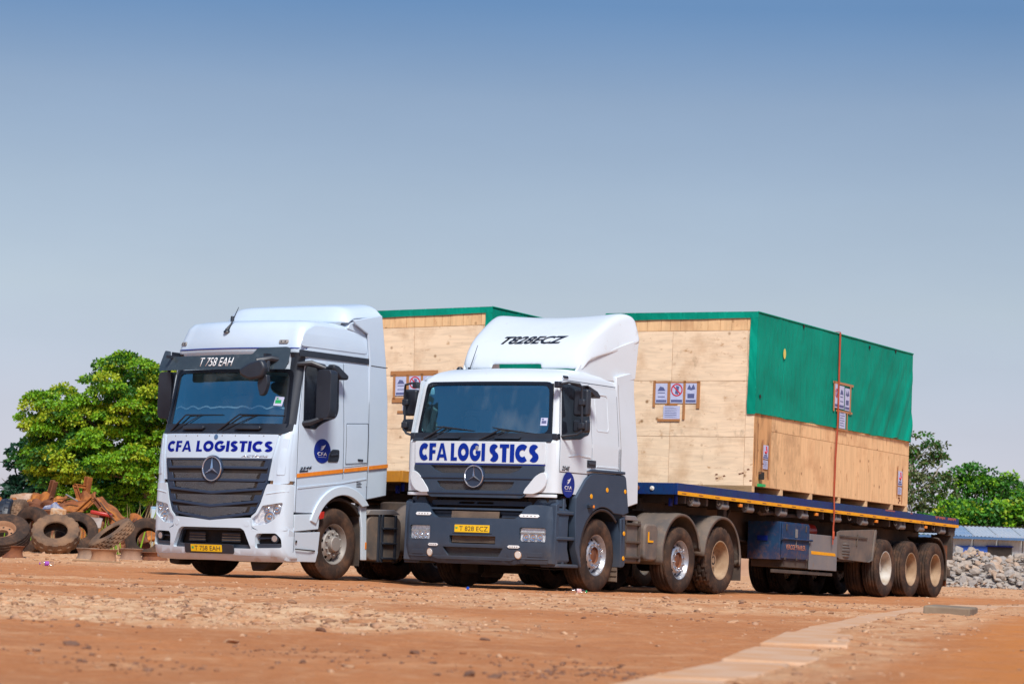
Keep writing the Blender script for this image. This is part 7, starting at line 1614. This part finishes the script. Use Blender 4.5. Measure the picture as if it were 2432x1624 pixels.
beam('steel_beam', 'short rusty cross piece joining the two forked arms', (-10.82, 69.6, 1.93), (-10.52, 69.6, 1.90), .09, RUST)
beam('steel_beam', 'rusty angle iron forming the ridge of the gable panel', (-10.5, 68.2, 1.22), (-10.12, 68.2, 1.60), .12, RUST)
beam('steel_beam', 'rusty angle iron falling to the right from the gable', (-10.12, 68.2, 1.60), (-9.80, 68.2, 1.22), .12, RUSTD)
beam('steel_beam', 'long brown bar leaning right of the gable panel', (-9.92, 68.0, 1.36), (-9.40, 68.0, .92), .10, RUST)
beam('steel_pipe', 'thin dark pipe leaning across the right of the scrap heap', (-9.86, 67.6, 1.50), (-9.42, 67.6, .98), .05, CHASS, prof='B')
beam('steel_pipe', 'thin brown rod lying across the top of the heap', (-11.45, 69.0, 1.50), (-10.80, 69.0, 1.60), .05, RUSTD, prof='B')
beam('steel_channel', 'pale grey channel lying across the top of the heap', (-10.86, 68.6, 1.68), (-10.55, 68.6, 1.52), .08, GSTEEL, prof='B')
m = MB(); m.prism([(-.26, 0), (.24, .02), (.20, .06), (.12, .1), (.05, .20), (-.05, .12), (-.2, .09)], -.15, .15, 'y'); o = m.build('blue_rag', mat('blue_cloth', (.03, .08, .28), .8, c2=(.5, .5, .55), nscale=9), None, recalc=True, bevel=.02); o.location = (-10.98, 67.6, 1.27); tag(o, 'blue and white bundle lying on the scrap heap', 'bundle')
m = MB(); m.box(-.18, .20, -.15, .15, 0, .30); o = m.build('rusty_drum', mat('peeling_orange_steel', (.42, .17, .04), .8, c2=(.62, .50, .38), nscale=7), None, bevel=.03); o.location = (-10.78, 66.9, 1.0); o.rotation_euler = (0, .08, .2); tag(o, 'peeling orange box standing behind the large muddy tyre', 'box')
m = MB(); m.box(-.25, .25, -.2, .2, 0, .1); o = m.build('red_part', RED, None, bevel=.03); o.location = (-9.85, 67.8, 1.17); o.rotation_euler = (0, .15, 0); tag(o, 'small red metal part inside the scrap heap', 'scrap metal')
plate_thing('grey_panel', 'bleached grey panel lying low between the tyres', [(-10.10, 66.5, .86), (-9.66, 66.5, .84), (-9.68, 66.9, 1.08), (-10.08, 66.9, 1.10)], mat('bleached_panel', (.42, .36, .32), .8, c2=(.30, .22, .18), nscale=3), .03, wave=.006)
m = MB()
for k in range(7): m.box(-10.12 + k * .07, -10.07 + k * .07, 66.45, 66.5, .60 + .02 * (k % 3), .84)
o = m.build('rusty_crate', RUST, None, bevel=.004); tag(o, 'ribbed rusty frame under the bleached grey panel', 'scrap metal')
cb = empty('site_cabinet', None, (-9.14, 73, .2)); tag(cb, 'pale blue metal cabinet behind the front of the tall truck', 'cabinet')
m = MB(); m.box(-.14, .5, -.3, .3, 0, 1.32); m.build('cabinet_body', mat('pale_blue_paint', (.25, .42, .58), .6), cb, bevel=.02); m = MB(); m.box(-.12, .1, -.32, -.30, .2, 1.25); m.build('cabinet_door', mat('pale_grey_paint', (.5, .58, .64), .6), cb, bevel=.01)

# ================================================================== long shed and rubble heap
SH = empty('long_shed', None, (0, 0, 0)); tag(SH, 'long low shed with pale corrugated roof beyond the rubble heap', 'shed')
ROOFM = mat('pale_blue_grey_sheeting', (.42, .50, .60), .5, .2, c2=(.55, .58, .62), nscale=.8); ROOFB = mat('blue_sheeting', (.20, .33, .52), .5, .2, c2=(.35, .45, .58), nscale=.8); WALLM = mat('pale_wall_sheeting', (.48, .52, .54), .6, .1, c2=(.36, .40, .44), nscale=1.2)
def corrug(name, x0, w_, a, b_, m, parent, amp=.02, n=12, pitch=None):
    mb = MB()
    for i in range(n + 1):
        x = x0 + w_ * i / n; o_ = amp * (1 if i % 2 else -1)
        mb.v += [(x, a[0] - o_ * .5, a[1] + o_), (x, b_[0] - o_ * .5, b_[1] + o_)]
    for i in range(n): mb.f.append((2 * i, 2 * i + 2, 2 * i + 3, 2 * i + 1)); mb.mi.append(0)
    return mb.build(name, m, parent, None)
x = 13.0; k = 0
while x < 30:
    corrug('roof_sheet', x, .97, (112.6, 2.12 - .004 * (x - 17)), (115.6, 2.58 - .004 * (x - 17)), ROOFB if k % 4 == 1 else ROOFM, SH); corrug('wall_sheet', x, .97, (113.0, .1), (113.0, 2.10 - .004 * (x - 17)), WALLM, SH, .015); x += 1.0; k += 1
m = MB(); m.box(13, 30, 112.55, 112.62, 2.00, 2.10); m.build('fascia', mat('blue_fascia', (.05, .13, .28), .6), SH)
m = MB(); m.box(13, 30, 115.55, 115.65, 2.55, 2.60); m.box(13, 30, 113.1, 118, .1, 2.0); m.build('shed_core', UNDER, SH)
m = MB(); m.box(18.3, 19.55, 112.9, 112.97, 1.25, 1.72); m.build('blue_board', mat('blue_board', (.01, .08, .42), .6), SH)
m = MB(); m.box(19.56, 20.55, 112.9, 112.98, 1.35, 1.74); m.build('window', UNDER, SH); m = MB(); m.box(19.5, 20.6, 112.88, 112.92, 1.72, 1.77); m.build('lintel', NAVY, SH)
# rubble
def heap(x, y):
    t = sst((x - 10.5) / 1.5) * sst((30 - x) / 3); d = abs(y - 86.5) / 2.6; return .13 + t * max(0, 1 - d ** 1.6) * (1.02 + .10 * math.sin(x * 1.9) + .07 * math.sin(x * 4.3 + 1))
mb = MB(); nx, ny = 60, 16
for j in range(ny + 1):
    for i in range(nx + 1): x = 10 + 20 * i / nx; y = 83.7 + 5.6 * j / ny; mb.v.append((x, y, heap(x, y) - .16))
for j in range(ny):
    for i in range(nx): k = j * (nx + 1) + i; mb.f.append((k, k + 1, k + nx + 2, k + nx + 1)); mb.mi.append(0)
RUB = [mat('grey_rubble', (.42, .35, .29), .9, c2=(.28, .24, .21), nscale=3, dirt=(.42, .27, .17), damt=.2, dscale=2.5), mat('blue_grey_rubble', (.28, .26, .25), .9, c2=(.42, .36, .31), nscale=3), mat('tan_rubble', (.48, .36, .27), .9, c2=(.36, .25, .18), nscale=3)]
o = mb.build('rubble_core', RUB[1], None, 60, recalc=True); tag(o, 'dark fine rubble filling the inside of the heap', 'rubble', None, 'stuff')
rms = [rock_mesh('rubble_rock', 70 + k, RUB[k % 3], 2, .5, 9) for k in range(9)]
r_ = random.Random(9)
for k in range(295):
    x = 12.2 + 9.0 * r_.random() + (2.0 * r_.random() if k % 3 else 0); y = 84.0 + 2.6 * r_.random(); s_ = .10 + .13 * r_.random() ** 1.5
    o = mobj('rubble_rock', rms[k % 9]); o.location = (x, y, heap(x, y) - .02 + .05 * r_.random()); o.scale = (s_ * r_.uniform(.9, 1.6), s_, s_ * r_.uniform(.6, 1.1)); o.rotation_euler = (r_.uniform(-.6, .6), r_.uniform(-.6, .6), r_.uniform(0, 6.3))
    tag(o, ('broken grey rock in the rubble heap before the shed', 'broken bluish rock in the rubble heap before the shed', 'broken tan rock in the rubble heap before the shed')[k % 3], 'rock', ('grey rocks of the rubble heap', 'bluish rocks of the rubble heap', 'tan rocks of the rubble heap')[k % 3])
def rubpos(rr_, n): x = 11.5 + 13 * rr_.rand(n); y = 83.4 + 3.4 * rr_.rand(n); z = np.array([heap(a, b) for a, b in zip(x, y)]); return np.stack([x, y, z], -1)
o = scatter_mesh('small_rubble', 1800, RUB, 8, rubpos, lambda q, P: .03 + .06 * q.rand(len(P))); tag(o, 'small stone chips filling the rubble heap', 'rubble', None, 'stuff')

# ================================================================== litter and wires
def bottle(label, loc, rz, L, r_, body, lab, cap):
    b_ = empty('plastic_bottle', None, loc, (0, 0, rz)); tag(b_, label, 'bottle', 'plastic bottles dropped on the dirt'); mb = MB(); mb.lathe([(-L / 2, .001), (-L / 2, r_ * .8), (-L / 2 + .015, r_), (-.02, r_ * .92), (L * .12, r_), (L * .25, r_ * .95), (L * .38, r_ * .45), (L * .45, r_ * .38)], 18, 'x', (0, 0, r_)); mb.build('bottle_body', body, b_, 40)
    mb = MB(); mb.lathe([(-L * .15, r_ * 1.01), (-L * .15, r_ * 1.03), (L * .12, r_ * 1.03), (L * .12, r_ * 1.01)], 18, 'x', (0, 0, r_)); mb.build('bottle_label', lab, b_); mb = MB(); mb.lathe([(L * .43, .001), (L * .43, r_ * .45), (L * .5, r_ * .45), (L * .5, .001)], 12, 'x', (0, 0, r_)); mb.build('bottle_cap', cap, b_)
PURP = mat('purple_label', (.30, .05, .42), .5)
bottle('crushed bottle with purple label on the dirt at the left', (-8.2, 50, g1(-8.2, 50)), math.pi + .3, .26, .045, CLEARP, PURP, PURP)
bottle('clear bottle with red label and green cap beside the front wheel', (1.01, 37.3, g1(1.01, 37.3)), .25, .22, .035, CLEARP, mat('red_white_label', (.55, .12, .10), .5, c2=(.75, .72, .70), nscale=30), GREEN)
m = MB(); m.lathe([(0, .001), (0, .02), (.018, .02), (.022, .015), (.022, .001)], 12, 'x', (0, 0, 0)); o = m.build('bottle_cap', mat('bright_blue_plastic', (.01, .08, .55), .4), None, 40); o.location = (-.46, 35.5, g1(-.46, 35.5) + .03); o.rotation_euler = (0, .4, .6); tag(o, 'bright blue plastic cap lying before the slate bumper truck', 'bottle cap')
m = MB(); m.prism([(-.14, 0), (.1, -.03), (.16, .03), (.02, .09), (-.1, .07)], 0, .03, 'z'); o = m.build('blue_wrapper', mat('light_blue_plastic', (.10, .35, .62), .4), None, recalc=True, bevel=.008); o.location = (-2.3, 59, g1(-2.3, 59)); tag(o, 'light blue wrapper on the dirt between the two trucks', 'wrapper')
for k, (a, b_) in enumerate([((-22, 108, 3.83), (-15, 112, 3.85)), ((-23, 108, 3.45), (-15, 112, 2.3)), ((-23, 109, 3.30), (-15, 112, 2.1))]):
    a, b_ = Vector(a), Vector(b_); mb = MB(); mb.tube([a.lerp(b_, i / 12) - Vector((0, 0, .25 * math.sin(math.pi * i / 12))) for i in range(13)], .016, 5); o = mb.build('power_line', UNDER, None); tag(o, ('topmost power line at the left edge of the sky', 'middle power line sloping down behind the mango tree', 'lowest power line sloping down behind the mango tree')[k], 'wire', 'power lines at the left')
